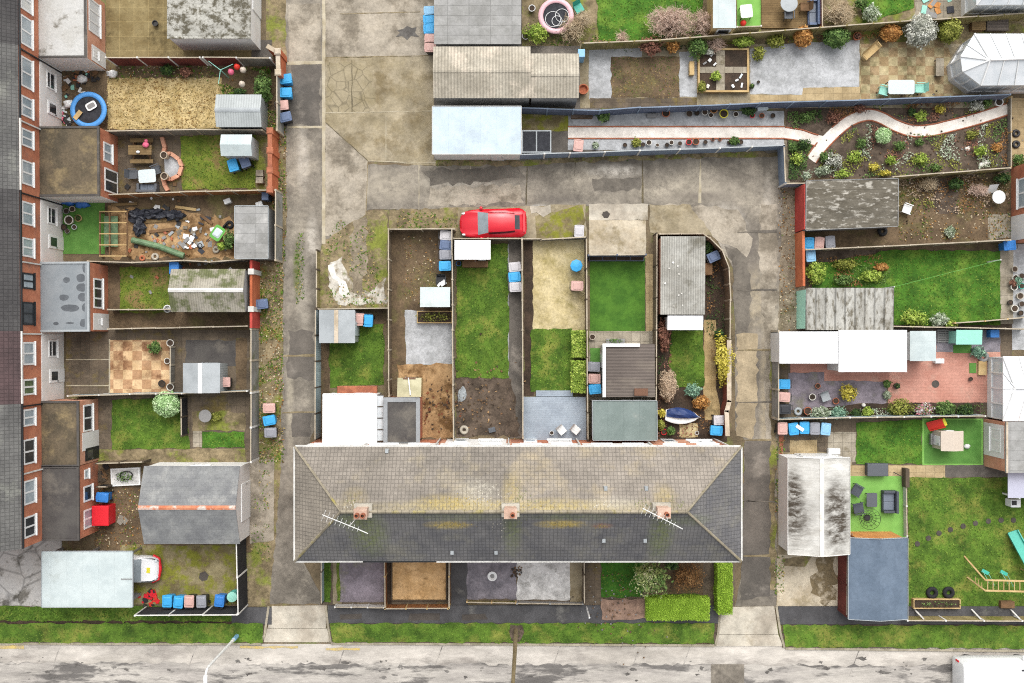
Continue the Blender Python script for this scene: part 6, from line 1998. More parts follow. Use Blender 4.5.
fence([(584, 545), (584.5, 604)], 1.2, 'dark fence between the white gravel and the deep green front lawn', 'fence_wood', 'post_dark')
sheet('front_path', (587, 545, 601, 602), 4, 'slab_brown', .03)
lawn((601, 545, 642, 597), 'deep green front lawn left of the pale leaved tree', 'lawn_deep', dens=60)
sheet('gravel_bed', (601, 598, 648, 618.5), 9, 'chip_bed', .1, zadd=.1)
stones(622, 608, 120, 40, 'bark and stone chips on the brown bed beside the pavement', ['soil', 'wood_brown', 'pot_grey'], (.04, .1), 'bark_chips', 'chips', z=.156)
c = W(586.3, 606.3)
solo('post', MB().tube([(c[0], c[1], .0), (c[0], c[1], 2.6)], .055), 'plastic_white', 'tall thin white pole at the pavement end of the dark fence', 'post')
# tree with pale outer leaves and conifer green inside
c = W(652, 578, 2)
T = thing('garden_tree', 'small tree with pale cream tips over the deep green lawn', 'tree', (c[0], c[1], 0))
tr = MB().tube([(0, 0, 0), (.05, .02, .9), (.0, .1, 1.7)], .08, 8, r1=.05)
for k in range(7):
    a = k * .9
    tr.tube([(0, .05, .8 + k * .1), (cos(a) * .5, sin(a) * .45, 1.5 + k * .08), (cos(a) * 1.0, sin(a) * .9, 2.1)], .035, 5, r1=.012)
part('trunk', tr, 'bark', T, local=True)
part('crown', foliage(1.15, 1.05, 1.9, 1500, .085, .55, .25, .7), ['leaf_green_1', 'leaf_green_2', 'leaf_cream_0'], T, local=True)
cr = foliage(.8, 1.0, 1.3, 900, .075, .5, .3, 1.3)
cr.v = [(x - .38, y + .05, z) for x, y, z in cr.v]
part('flower_clumps', cr, PAL['cream'], T, local=True)
bush(688, 578, 18, 15, 1.5, 'brown', 'brown dried shrub right of the pale tipped tree', n=2200, s=.05, lump=.4, shell=.3)
bush(672, 563, 8, 6, 1.4, 'dark', 'dark conifer shrub between the tree and the house front')
sheet('soil_strip', (645, 545, 716, 606), 3, 'mud', .06)
sheet('front_path', (703, 545, 716, 618), 4, 'slab_brown', .03)
bush(677.5, 608, 31, 11, 1.0, 'hedge', 'broad clipped lime green hedge beside the pavement', 'hedge', 'hedge', 7500, .042, core=True, box=True, lump=.25)
bush(723.5, 587, 7.5, 25, 1.2, 'hedge', 'narrow clipped green hedge along the east lane', 'hedge', 'hedge', 5000, .042, core=True, box=True, lump=.25)
lawn((645, 594, 700, 600), 'thin grass between the brown shrub and lime hedge', 'grass', dens=60, name='grass_strip')
# ------------------------------------------------------------------ vehicles, lamp and pole
def lump(x0, x1, y, z, r):
    return MB().blob((x0 + x1) / 2, y, z, (x1 - x0) / 2, r, r * .5, 10, 6)
CS = [(-2.17, .22, .36, .26, .5, .2, .54), (-2.1, .46, .28, .52, .6, .42, .63), (-1.97, .64, .24, .7, .68, .56, .72), (-1.75, .78, .2, .83, .76, .66, .8), (-1.4, .86, .18, .9, .83, .7, .87), (-.98, .89, .18, .93, .88, .72, .93), (-.3, .89, .18, .935, .92, .6, 1.28), (.25, .89, .18, .935, .93, .58, 1.34), (.8, .9, .18, .94, .94, .56, 1.31), (1.4, .91, .18, .96, .95, .5, 1.19), (1.72, .9, .2, .95, .95, .5, 1.05), (1.96, .78, .26, .85, .92, .5, .96), (2.11, .58, .32, .66, .84, .44, .88), (2.18, .34, .4, .4, .68, .3, .72)]
lights = [('headlight', 'lamp_glass', MB().blob(-1.86, s * .68, .73, .18, .08, .06, 10, 6)) for s in (-1, 1)] + [('tail_light', 'bin_red', MB().blob(2.04, s * .62, .86, .09, .14, .06, 10, 6)) for s in (-1, 1)]
lights += [('door_mirror', 'car_red', MB().blob(-.75, s * .98, .97, .11, .12, .08, 10, 6)) for s in (-1, 1)]
lights += [('number_plate', 'plastic_yellow', MB().box(2.15, -.26, 2.175, .26, .5, .61)), ('spoiler', 'car_red', MB().obox(2.0, 0, .14, 1.2, 1.0, 1.03))]
lights += [('wiper', 'bin_black', MB().bar((-.8, .1 + s * .28, .985), (-.45, -.05 + s * .3, 1.17), .025, .02)) for s in (-1, 1)]
lights += [('door_seam', 'bin_black', MB().bar((.62, s * .935, .3), (.62, s * .935, .9), .012, .006)) for s in (-1, 1)]
vehicle('parked_car', 'bright red coupe parked on the apron of the cross lane', 493, 223, 1.2, CS, 'car_red', None, cabin=(5, 6, 9, 10), wheels=((-1.35, .82), (1.3, .84)), lights=lights)
VS = [(-2.6, .8, .4, .86, 1.0, .8, 1.9), (-2.55, .9, .3, .95, 1.1, .88, 2.0), (-1, .93, .28, .97, 1.15, .9, 2.03), (.9, .93, .28, .97, 1.15, .9, 2.03), (1.55, .93, .28, .97, 1.1, .78, 1.8), (2.1, .92, .28, .95, 1.0, .7, 1.12), (2.6, .85, .3, .87, .85, .62, .9), (2.75, .7, .36, .74, .6, .5, .66)]
vl = [('tail_light', 'bin_red', MB().obox(-2.6, s * .86, .06, .1, .9, 1.3)) for s in (-1, 1)] + [('headlight', 'lamp_glass', MB().blob(2.6, s * .64, .75, .14, .16, .1, 10, 6)) for s in (-1, 1)]
vl += [('roof_vent', 'bin_black', MB().obox(1.35, .55, .55, .08, 2.0, 2.07)), ('door_mirror', 'car_white', MB().blob(1.6, 1.08, 1.2, .1, .16, .12, 10, 6)), ('door_mirror', 'car_white', MB().blob(1.6, -1.08, 1.2, .1, .16, .12, 10, 6))]
vehicle('parked_van', 'white panel van parked at the bottom right street corner', 997, 673.5, 0, VS, 'car_white', None, cabin=(4, 5, 99, 99), wheels=((-1.6, .84), (1.7, .84)), lights=vl, cat='van')
HS = [(-1.9, .7, .3, .76, .7, .6, 1.1), (-1.7, .78, .24, .82, .9, .66, 1.42), (-.9, .8, .2, .84, .92, .66, 1.5), (.1, .8, .2, .84, .92, .66, 1.49), (.45, .8, .2, .84, .9, .68, 1.3), (.95, .8, .2, .84, .86, .7, .93), (1.6, .78, .22, .81, .76, .66, .8), (1.86, .68, .28, .7, .6, .52, .62), (1.95, .5, .34, .56, .48, .46, .5)]
hl = [('headlight', 'lamp_glass', MB().blob(1.76, s * .56, .64, .12, .14, .09, 10, 6)) for s in (-1, 1)] + [('bumper', 'bin_red', MB().tube([(1.5, -.84, .42), (1.88, -.66, .42), (1.99, 0, .42), (1.88, .66, .42), (1.5, .84, .42)], .12, 8))]
hl += [('bonnet_badge', 'plastic_yellow', MB().obox(1.35, 0, .3, .34, .88, .893))]
vehicle('parked_car', 'white hatchback with red bumper nosing out of the pale flat carport', 126, 570, -2, HS, 'car_white', None, cabin=(3, 5, 99, 99), wheels=((-1.2, .72), (1.2, .72)), lights=hl)
# street lamp: column on the verge, arm towards the road
bxy = W(237.5, 635.5)
T = thing('street_lamp', 'grey street lamp on the verge leaning over the bottom road', 'street lamp', (bxy[0], bxy[1], 0))
part('column', MB().tube([(0, 0, 0), (0, 0, 1.3)], .1, 10).tube([(0, 0, 1.3), (0, 0, 5.9), (.0, -.05, 6.3), (-.0, -.35, 6.6)], .085, 8, r1=.06), 'white_metal', T, local=True)
part('base', MB().cyl(0, 0, 0, .9, .14, .13, 12), 'bin_lightblue', T, local=True)
part('lamp_head', MB().obox(0, -.62, .24, .62, 6.55, 6.68, 0, 0, .8), 'plastic_white', T, local=True, bev=.03)
part('lamp_glass', MB().obox(0, -.66, .16, .4, 6.52, 6.549), 'lamp_glass', T, local=True)
bxy = W(516, 630)
T = thing('telegraph_pole', 'tall brown wooden telegraph pole on the street verge', 'pole', (bxy[0], bxy[1], 0))
part('pole', MB().tube([(0, 0, 0), (-.1, .0, 5), (-.26, 0, 12)], .15, 10, r1=.1), 'pole_wood', T, local=True)
part('crossarm', MB().bar((-.8, .12, 11.6), (.3, .12, 11.6), .1), 'pole_wood', T, local=True)
for k in range(4):
    part('insulator', MB().lathe(-.7 + k * .3, .12, [(0, 11.65), (.03, 11.65), (.05, 11.72), (.03, 11.8), (0, 11.8)], 8), 'plastic_white', T, local=True)
part('sign_plate', MB().obox(-.06, -.17, .16, .02, 2.2, 2.45), 'plastic_yellow', T, local=True)
sheet('bare_patch', [(511, 624), (522, 624), (524, 632), (519, 641), (512, 640), (509, 631)], 9, 'soil', .08, zadd=.09)
# ------------------------------------------------------------------ top middle: garages, blue fenced strip
sheet('terrain', (434, -80, 600, 160), 2, 'asphalt_dark')
shed((434, -40, 521, 44), 2.5, 'grey grid sheet roofed garage above the long ribbed roof garage', 'wall_grey', 'asbestos_grid', None, 0, name='garage', cat='garage', slope=(0, .0), doors=[('l', 1, 2.2, 'sheet_grey')])
G2 = [W(433.5, 46, 2.6), W(579, 97.5, 2.6), W(531, 53, 2.6)]
shed((433.5, 46.5, 530.5, 98), 2.6, 'long ribbed tan roofed garage above the pale blue flat roof', 'wall_grey', 'asbestos_tan', 'x', .42, name='garage', cat='garage', cap='asbestos_tan', doors=[('l', .6, 2.0, 'door_brown')])
rg = [o for o in ORG if o.get('label', '').startswith('long ribbed tan')][0]
shed((530.5, 53.5, 579, 98), 2.6, None, 'wall_grey', 'asbestos_tan', 'x', .36, T=rg, cap='asbestos_tan', wins=[('r', .8, .9, 1.0, .9)])
c = W(581, 91)
solo('pot_stand', MB().lathe(c[0] + .12, c[1], [(0, 0), (.26, 0), (.34, .5), (.28, .5), (.2, .3), (0, .3)], 14), 'terracotta', 'brown tub at the lower right corner of the long ribbed garage', 'tub')
box_thing('water_tank', 'pale blue tank at the upper right corner of the long ribbed garage', 'tank', 581.5, 53, 7, 8, 1.4, 'bin_lightblue')
shed((432.5, 106.5, 521, 154), 2.3, 'pale blue flat roofed garage beside the cross lane', 'render_white', 'sheet_blue', None, 0, name='garage', cat='garage', fascia='post_white', doors=[('l', .6, 2.2, 'upvc'), ('b', 3.6, .8, 'upvc')])
B6 = 'bins beside the grey grid roofed garage'
bin_(429.5, 10.5, 'bin_lightblue', 'light blue bin at the top beside the grey grid roofed garage', 90, B6)
bin_(429, 19.5, 'bin_blue', 'blue bin between light blue and pink bins beside the grid roofed garage', 90, B6)
bin_(429.5, 29, 'bin_blue', 'lower blue bin beside the grid roofed garage', 90, B6)
bin_(431, 39, 'bin_brown', 'pink brown bin above another pink one beside the grid roofed garage', 90, B6)
bin_(431, 47, 'bin_brown', 'lowest pink brown bin at the long ribbed garage corner', 90, B6)
c = W(536.5, 141.5, 1)
T = thing('animal_cage', 'black netted cage with a grey frame beside the pale blue garage', 'cage', (c[0], c[1], 0))
w, d = 1.9, 1.45
part('netting', MB().box(-w / 2 + .05, -d / 2 + .05, w / 2 - .05, d / 2 - .05, .02, .98), 'net_black', T, local=True)
for a in ((-w / 2, -d / 2, w / 2, -d / 2 + .08), (-w / 2, d / 2 - .08, w / 2, d / 2), (-w / 2, -d / 2 + .081, -w / 2 + .08, d / 2 - .081), (w / 2 - .08, -d / 2 + .081, w / 2, d / 2 - .081), (-.04, -d / 2 + .081, .04, d / 2 - .081)):
    part('frame_bar', MB().box(*a, .985, 1.03), 'sheet_grey', T, local=True)
sheet('yard', (522, 108, 570, 131), 3, 'concrete_moss', .05)
fence([(521, 108), (600, 110.5), (640, 107.5), (700, 105.5), (760, 103), (860, 100), (1010, 94.5)], 1.6, 'long blue grey boarded fence with the patio above and white path below', 'fence_navy', 'fence_blue', cap='fence_blue')
fence([(519, 154.5), (570, 153), (640, 150.5), (720, 148), (784, 145.5)], 1.5, 'blue grey board fence along the cross lane with pale post tops', 'fence_blue', 'post_white', bay=2.1, cap='sheet_grey')
fence([(784, 146), (785.5, 183)], 1.5, 'blue grey board fence corner beside the mossy shed end', 'fence_blue', 'fence_blue')
fence([(785.5, 183.5), (806, 183)], 1.5, 'short blue grey board fence joining the red end wall', 'fence_blue', 'post_white')
sheet('gravel_strip', (568, 111, 784, 150), 3, 'gravel_grey', .03)
solo('path', MB().face([(x, y, .045) for x, y in px_poly((568, 127.5, 785, 138.5))][::-1]), 'path_white', None, None, kind='structure')
for y, in ((126.8,), (138.6,)):
    a, b = W(568, y), W(784, y)
    solo('path_edging', MB().bar((a[0], a[1], .04), (b[0], b[1], .04), .09, .06), 'edging_red', None, None, kind='structure')
# curving path
def ribbon(pts, w, n=8):
    P = [Vector(W(*p) + (0,)) for p in pts]
    Q = []
    for i in range(len(P) - 1):
        p0, p1, p2, p3 = P[max(i - 1, 0)], P[i], P[i + 1], P[min(i + 2, len(P) - 1)]
        for k in range(n):
            t = k / n
            Q.append(.5 * ((2 * p1) + (p2 - p0) * t + (2 * p0 - 5 * p1 + 4 * p2 - p3) * t * t + (3 * p1 - p0 - 3 * p2 + p3) * t ** 3))
    Q.append(P[-1])
    L, R = [], []
    for i, q in enumerate(Q):
        t = (Q[min(i + 1, len(Q) - 1)] - Q[max(i - 1, 0)]).normalized()
        nn = Vector((-t.y, t.x, 0)) * w / 2
        L.append(q + nn)
        R.append(q - nn)
    return L, R
sheet('border_soil', [(785, 106), (1011, 100), (1011, 172), (900, 180), (790, 182)], 3, 'soil', .05)
for k, pts in enumerate(([(784, 133), (800, 135.5), (812, 139.5), (823, 142)], [(811, 160), (820, 148), (832, 135), (846, 123), (858, 117), (870, 115), (882, 118.5), (896, 126), (912, 131), (930, 130.5), (948, 126.5), (975, 119.5), (1008, 109)])):
    L, R = ribbon(pts, .74)
    mb = MB()
    for i in range(len(L) - 1):
        mb.face([(L[i].x, L[i].y, .046 + k * .005), (L[i + 1].x, L[i + 1].y, .046 + k * .005), (R[i + 1].x, R[i + 1].y, .046 + k * .005), (R[i].x, R[i].y, .046 + k * .005)][::-1])
    solo('path', mb, 'path_white', None, None, kind='structure')
    for S_ in (L, R):
        if k == 1 and S_ is L:
            parts_ = [S_[:10], S_[18:]]
        else:
            parts_ = [S_[:-5]] if k == 0 else [S_]
        for q in parts_:
            solo('path_edging', MB().tube([(p.x, p.y, .045) for p in q], .055, 5), 'edging_red', None, None, kind='structure')
# pots along the white path: named by what is next to them
UP = [(666, 113, 4, 'terracotta', 'orange round pot alone near the middle of the upper pot row by the blue fence'), (689.5, 113.5, 3.6, 'pot_grey', 'dark brown bowl pot in the upper row, left of the tall orange pot'), (697, 113, 2.6, 'pot_black', 'black pot right of the dark brown bowl in the upper pot row'),
      (705, 112, 3.2, 'pot_white', 'cream pot left of the tall orange pot in the upper row'), (714, 109.5, 3.6, 'wood_orange', 'tall orange pot, second pot left of the yellow one'), (711, 115, 2.6, 'pot_white', 'small cream pot below the tall orange pot'),
      (724, 113.5, 4.4, 'plastic_yellow', 'bright yellow pot in the upper row by the blue fence'), (736, 114, 2.8, 'pot_white', 'small cream pot right of the bright yellow pot'), (752.5, 115.5, 2.4, 'bin_red', 'dark red pot in the upper row beside the hanging white box'), (762, 115.5, 2.6, 'terracotta', 'terracotta pot in the upper row, second from the row end'), (773, 115.5, 2.4, 'pot_black', 'black pot at the right end of the upper row')]
for x, y, r, m_, l in UP:
    pot(x, y, r, m_, l, 'pots between the blue fence and the white path')
LO = [(625, 145, 2.2, 'pot_black', 'small black pot, first left of the leafy plant in the lower row'), (643, 144.5, 2.2, 'pot_black', 'black pot just right of the leafy plant in the lower row'), (649, 142.5, 2.8, 'pot_white', 'grey white pot, second right of the leafy plant in the lower row'), (657.5, 145, 1.9, 'pot_white', 'tiny cream pot in the lower row, left of the black pair'),
      (667, 145, 2.2, 'pot_black', 'left pot of the black pair in the lower row'), (671.5, 142.5, 2.4, 'pot_white', 'white pot between the black ones in the lower row'), (680, 143.5, 2.4, 'pot_grey', 'grey pot left of the two red pots in the lower row'), (689, 142, 3, 'bin_red', 'left one of the two red pots in the lower row'), (696, 141.5, 3.4, 'terracotta', 'right one of the two red pots, terracotta, in the lower row'),
      (705.5, 142, 2.2, 'pot_black', 'slim black pot right of the red pots in the lower row'), (713, 139.5, 1.8, 'edging_red', 'small red pot touching the path edge right of the red pots'), (720, 139.5, 1.8, 'edging_red', 'small red pot touching the path edge left of the fern'), (729, 142.5, 2, 'pot_black', 'black pot left of the green fern in the lower row'), (741, 142, 2.4, 'pot_black', 'black pot right of the green fern, last of the lower row')]
for x, y, r, m_, l in LO:
    pot(x, y, r, m_, l, 'pots between the white path and the lane fence')
bush(603.5, 116, 6.5, 6.5, .7, 'green', 'dark green bush at the left end of the upper pot row')
bush(636, 143, 4.5, 4.5, .5, 'olive', 'olive leafy plant in the lower pot row')
bush(734.5, 141, 5, 4, .5, 'green', 'green fern in the lower pot row')
bush(748, 111, 7, 5, .7, 'dark', 'dark green bush by the blue fence near the white box')
bush(595.5, 145.5, 3, 3, .4, 'sage', 'pale small plant right of the pink box in the lower row')
bin_(578.5, 145, 'bin_brown', 'pink bin at the left end of the white path strip', 0)
box_thing('crate', 'brown crate with soil at the left end of the upper pot row', 'crate', 582, 115, 22, 6, .4, 'wood_brown', lid='soil')
box_thing('slat_stack', 'grey stack of trays between the bush and the orange pot', 'trays', 652, 115.5, 10, 4, .3, 'pot_grey')
box_thing('white_box', 'pale box on the gravel under the blue fence near the black end pot', 'box', 763, 108, 11, 4, .5, 'plastic_pale', rot=8)
# ------------------------------------------------------------------ patio garden (second from the top)
sheet('terrain', (580, 44, 1012, 108), 3, 'concrete')
sheet('gravel_bed', (589, 46, 612, 99), 4, 'gravel_grey', .03)
sheet('gravel_bed', (611, 45, 642, 57), 5, 'gravel_grey', .05)
sheet('gravel_bed', (679, 52, 697, 97), 4, 'gravel_grey', .03)
lawn((611, 57, 679.5, 98), 'brown mossy lawn rectangle between two grey gravel strips', 'mud', ('blade_a', 'blade_f', 'blade_d'), 5, 60, .07)
sheet('path', (590, 98, 697, 108), 4, 'slab_brown', .03)
c = W(724, 71, .4)
T = thing('raised_bed', 'square timber framed raised bed divided in four by a paved cross', 'raised bed', (c[0], c[1], 0))
a, b = W(698, 48, .4), W(749, 92, .4)
for q in ((a[0], a[1] - .12, b[0], a[1]), (a[0], b[1], b[0], b[1] + .12), (a[0], b[1] + .121, a[0] + .12, a[1] - .121), (b[0] - .12, b[1] + .121, b[0], a[1] - .121)):
    part('board', MB().box(*q, 0, .4), 'wood_new', T)
part('soil', MB().box(a[0] + .12, b[1] + .12, b[0] - .12, a[1] - .12, 0, .3), 'dark_soil', T)
x, y = W(720.5, 70, .3)
part('cross_path', MB().box(x - .28, b[1] + .13, x + .28, a[1] - .13, .3, .325).box(a[0] + .13, y - .2, b[0] - .13, y + .2, .3, .329), 'slab_grey', T)
for k, (x, y, m_) in enumerate(((710, 60, 'plastic_white'), (712, 54, 'plastic_white'), (705, 63, 'pot_grey'), (715, 64, 'plastic_white'), (737, 80, 'plastic_white'), (741, 76, 'plastic_pale'), (733, 86, 'plastic_white'), (742, 85, 'plastic_white'), (708, 86, 'pot_white'))):
    c = W(x, y, .4)
    part('plant_label_stone', MB().obox(c[0], c[1], U(.2, .4), U(.1, .2), .3, U(.36, .42), U(0, 3)), m_, T)
bush(716, 76, 5, 4.5, .4, 'lime', 'lime green plant in the middle of the square raised bed', base=.3)
bush(702, 87, 4, 5, .4, 'olive', 'olive plant in the lower left corner of the square raised bed', base=.3)
bush(709, 52, 5, 3, .35, 'silver', 'silvery plant in the upper left quarter of the raised bed', base=.3)
box_thing('bench_box', 'small timber bench box left of the square raised bed', 'box', 692, 68, 5, 14, .45, 'wood_new')
sheet('gravel_garden', [(750, 49), (800, 43), (860, 40), (859, 87), (803, 88), (802, 95), (750, 94)], 4, 'gravel_grey', .05)
sheet('patio', [(750, 95), (802, 95), (803, 88), (860, 87), (860, 101), (750, 104)], 4, 'slab_tan', .02)
sheet('patio', [(860, 44), (946, 40), (962, 96), (860, 102)], 4, 'slab_check_b', .02)
bush(651, 47, 11, 9, 1.3, 'red', 'red brown shrub above the brown mossy lawn')
bush(673, 46, 7, 7, 1.1, 'orange', 'ochre shrub right of the red brown one above the brown lawn')
bush(698, 46.5, 9, 11, 1.4, 'green', 'fresh green shrub at the corner above the raised bed')
twigs(716, 42, 10, 1.2, 'twig_pink', 'pink grey twiggy shrub between two green shrubs above the raised bed', 60)
bush(744, 41, 10, 6, 1.0, 'lime', 'bright green bush under the mossy fence above the raised bed corner')
bush(776.5, 41, 9, 7, 1.0, 'olive', 'yellow green shrub at the top edge of the white gravel')
bush(759, 53, 6, 7, .7, 'olive', 'olive shrub at the left edge of the white gravel')
bush(803, 36.5, 9.5, 11, 1.5, 'orange', 'orange clipped dome shrub above the white gravel', core=True, lump=.15, shell=.8, n=900, s=.06)
bush(836.5, 37.5, 13, 10, 1.5, 'green', 'rounded bright green bush above the white gravel', core=True, lump=.2, shell=.75, n=1200, s=.07)
bush(891, 32, 11, 10, 1.4, 'orange', 'orange brown dome shrub above the checkered patio', core=True, lump=.2, shell=.75, n=900, s=.06)
bush(921.5, 30, 15.5, 16, 2.0, 'silver', 'large round silver white shrub beside the glass conservatory', core=True, lump=.2, shell=.7, n=1900, s=.07)
bush(950, 30, 12, 12, 1.7, 'olive', 'olive green round bush between the silver shrub and the conservatory', core=True, lump=.2, shell=.7, n=1300, s=.07)
pot(857.5, 36, 4, 'terracotta', 'terracotta pot right of the rounded bright green bush', plant='red')
pot(752, 86, 2.5, 'pot_black', 'black pot with green leaves at the lower left of the white gravel', plant='green')
pot(758.5, 82, 1.6, 'pot_black', 'tiny black pot on the white gravel')
c = W(872, 51, .5)
T = thing('garden_bench', 'wooden bench set diagonally at the edge of the checkered patio', 'bench', (c[0], c[1], 0), radians(42))
part('seat', MB().obox(0, 0, 1.3, .42, .4, .45), 'wood_new', T, local=True)
part('backrest', MB().slab([(-.65, .21, .46), (.65, .21, .46), (.65, .32, .88), (-.65, .32, .88)], .05), 'wood_new', T, local=True)
for s in (-1, 1):
    part('armrest', MB().obox(s * .62, 0, .07, .42, .6, .64), 'wood_new', T, local=True)
    part('leg', MB().obox(s * .6, 0, .07, .36, 0, .399), 'wood_new', T, local=True)
rect_table(901.5, 87, 26, 14, 'plastic_pale', 'pale blue rectangular patio table on the checkered patio', 0)
chair(884, 90.5, 'mint', 'teal chair at the left end of the pale blue patio table', 75, group='teal chairs at the pale blue table')
chair(920, 88, 'mint', 'teal chair between the pale blue table and the conservatory', -90, group='teal chairs at the pale blue table')
rect_table(940, 67, 8, 18, 'slab_grey', 'low slab table against the conservatory side', 0, h=.4, name='low_table')
fence([(583, 43), (660, 40), (750, 33), (820, 27.5), (900, 21.5), (1030, 13)], 1.5, 'long mossy brown fence above the patio garden', 'fence_moss', 'fence_moss')
# ------------------------------------------------------------------ glass rooms on the right edge
def conservatory(label, base, h, ridge, rise, sky='polycarb', org=None):
    P = [W(*p) for p in base]
    n = len(P)
    c = (sum(p[0] for p in P) / n, sum(p[1] for p in P) / n)
    T = thing('conservatory', label, 'conservatory', (c[0], c[1], 0))
    part('dwarf_wall', MB().prism(P, 0, .5), 'render_white', T)
    g = MB()
    ins = [(c[0] + (x - c[0]) * .985, c[1] + (y - c[1]) * .985) for x, y in P]
    g.prism(ins, .5, h - .1)
    part('glazing', g, 'glass_pale', T)
    for i in range(n):
        a, b = P[i], P[(i + 1) % n]
        fr = Fr(a, b)
        mb = MB()
        k = max(1, round(fr.len / .9))
        for j in range(k + 1):
            u = fr.len * j / k
            fr.box(mb, max(0, u - .05), min(fr.len, u + .05), .5, h, -.06, .02)
        fr.box(mb, 0, fr.len, .5, .6, -.06, .018)
        fr.box(mb, 0, fr.len, h - .3, h, -.06, .019)
        part('frame', mb, 'upvc', T)
    rz = h + rise
    R = [W(*p, rz) for p in ridge]
    ro = []
    o = [(c[0] + (x - c[0]) * 1.04, c[1] + (y - c[1]) * 1.04) for x, y in P]
    for i in range(n):
        a, b = o[i], o[(i + 1) % n]
        ra = min(R, key=lambda r: hypot(r[0] - a[0], r[1] - a[1]))
        rb = min(R, key=lambda r: hypot(r[0] - b[0], r[1] - b[1]))
        q = [(a[0], a[1], h + .02), (b[0], b[1], h + .02), (rb[0], rb[1], rz)]
        if ra != rb:
            q.append((ra[0], ra[1], rz))
        p_ = part('roof_pane', MB().slab(q, .04), sky, T)
        part('glazing_bar', MB().tube([(a[0], a[1], h + .05), (ra[0], ra[1], rz + .03)], .06, 6), 'upvc', p_)
        k = max(1, round(hypot(b[0] - a[0], b[1] - a[1]) / 1.0))
        for j in range(1, k):
            t = j / k
            s0 = (a[0] + (b[0] - a[0]) * t, a[1] + (b[1] - a[1]) * t, h + .05)
            s1 = (ra[0] + (rb[0] - ra[0]) * t, ra[1] + (rb[1] - ra[1]) * t, rz + .03)
            part('glazing_bar', MB().tube([s0, s1], .035, 6), 'upvc', p_)
    part('ridge_bar', MB().tube([(R[0][0], R[0][1], rz + .05), (R[1][0], R[1][1], rz + .05)], .08, 6), 'upvc', T)
    return T
conservatory('white framed bay ended conservatory beside the checkered patio', [(946, 67), (948, 81), (965, 94), (1090, 93), (1090, 46), (959, 46)], 2.3, [(990, 60), (1105, 56)], .75)
conservatory('white conservatory cut off at the top right corner', [(961, -30), (961, 17), (1090, 16), (1090, -32)], 2.4, [(990, -12), (1105, -15)], .6)
conservatory('white flat looking sunroom below the red block paving', [(987, 357), (987, 417), (1090, 417), (1090, 357)], 2.3, [(1015, 388), (1105, 388)], .25, 'sheet_white')
# east houses (mostly outside the picture)
def east_ext(label, x0, y0, y1, roof, z=2.8, wl='brick', white=None, wins=()):
    a, b = W(x0, y0), W(x0 + 90, y1)
    T = thing('house_extension', label, 'house', ((a[0] + b[0]) / 2, (a[1] + b[1]) / 2, 0))
    part('wall', MB().box(a[0], b[1], b[0], a[1], 0, z), wl, T)
    ro = part('roof', MB().box(a[0] - .06, b[1] - .06, b[0], a[1] + .06, z + .004, z + .1), roof, T)
    part('roof_edge', MB().box(a[0] - .06, b[1] - .06, a[0] + .06, a[1] + .06, z + .102, z + .16), 'coping', ro)
    fr = Fr((a[0], a[1]), (a[0], b[1]))
    if white:
        m = MB()
        fr.box(m, white[0], white[1], 0, z - .2, .002, .03)
        part('render_band', m, 'render_white', T)
    for w_ in wins:
        window(T, fr, *w_)
    return T
east_ext('brick house end with white window beside the round white table', 1011, 168, 243, 'felt_grey', wins=[(.9, .9, 1.9, 1.4)], white=(3.2, 4.8))
east_ext('brick extension with grey felt roof beside the green play mat', 984, 419, 466, 'asbestos_grid', wl='brick_pale', white=(.2, 2.3), wins=[(.45, .9, 1.5, 1.3, 'upvc', 'glass_dark')])
T, F = shed((1008, 466, 1060, 498), 2.2, 'lilac flat roofed porch canopy beside the stepping stone lawn', 'wall_grey', 'lilac_roof', name='porch_canopy', cat='canopy', nowall=True)
for x, y in ((1012, 468), (1012, 496), (1056, 496)):
    p = W(x, y, 1.2)
    part('post', MB().obox(p[0], p[1], .1, .1, 0, 2.14), 'upvc', T)
c = W(1015.5, 503, .8)
box_thing('heat_pump', 'white outdoor unit with a black front below the lilac canopy', 'outdoor unit', 1016, 503.5, 10, 8, .8, 'plastic_white')
c = W(1014.5, 503, .84)
solo('grille', MB().obox(c[0], c[1], .32, .28, .802, .82), 'pot_black', 'black square grille on the white outdoor unit', 'grille')
# ------------------------------------------------------------------ top row gardens
sheet('terrain', (522, -80, 1024, 46), 2, 'waste')
lawn([(596, -60), (712, -60), (700, 30), (640, 42), (598, 40)], 'long lush lawn between the beige twiggy shrubs at the top', 'grass_lush', dens=70)
trampoline(556, 16, 17.5, 'trampoline_pink', 'trampoline with pink white pad and hoops lying on it', h=.8)
for k, (x, y, r) in enumerate(((553, 19, 7.5), (562, 15.5, 6.5), (557, 21, 5))):
    c = W(x, y, .85)
    solo('hoop', MB().ring(c[0], c[1], .82 + k * .025, r / S, .018, 28, 6), 'plastic_white', ('left large white hoop on the pink trampoline', 'right white hoop on the pink trampoline', 'smallest white hoop on the pink trampoline, in the middle')[k], 'hoop', 'white hoops on the pink trampoline')
chair(579, 8, 'plastic_teal', 'teal folding chair at the top right of the pink trampoline', 30, arm=False)
bush(537, 32, 12, 10, 1.1, 'lime', 'lime green leafy bush between the grid roof and pink trampoline')
twigs(572, 27, 15, 1.4, 'twig_beige', 'beige twiggy bush overhanging the pink trampoline', 130)
twigs(584, 20, 10, 1.4, 'twig_beige', 'beige twiggy bush beside the teal folding chair', 60)
weeds((524, 36, 600, 46), 'green weeds along the fence above the long ribbed garage', 90, .12)
for x, y, l in ((532, 8, 'white bucket at the top corner beside the pink trampoline'), (525.5, 36, 'white bucket at the corner of the grid roofed garage')):
    pot(x, y, 3.4, 'plastic_white', l, name='bucket')
twigs(672, 21, 27, 2.2, 'twig_pink', 'very large spreading pink beige shrub below the long lush lawn', 330, ry=17, tips=None)
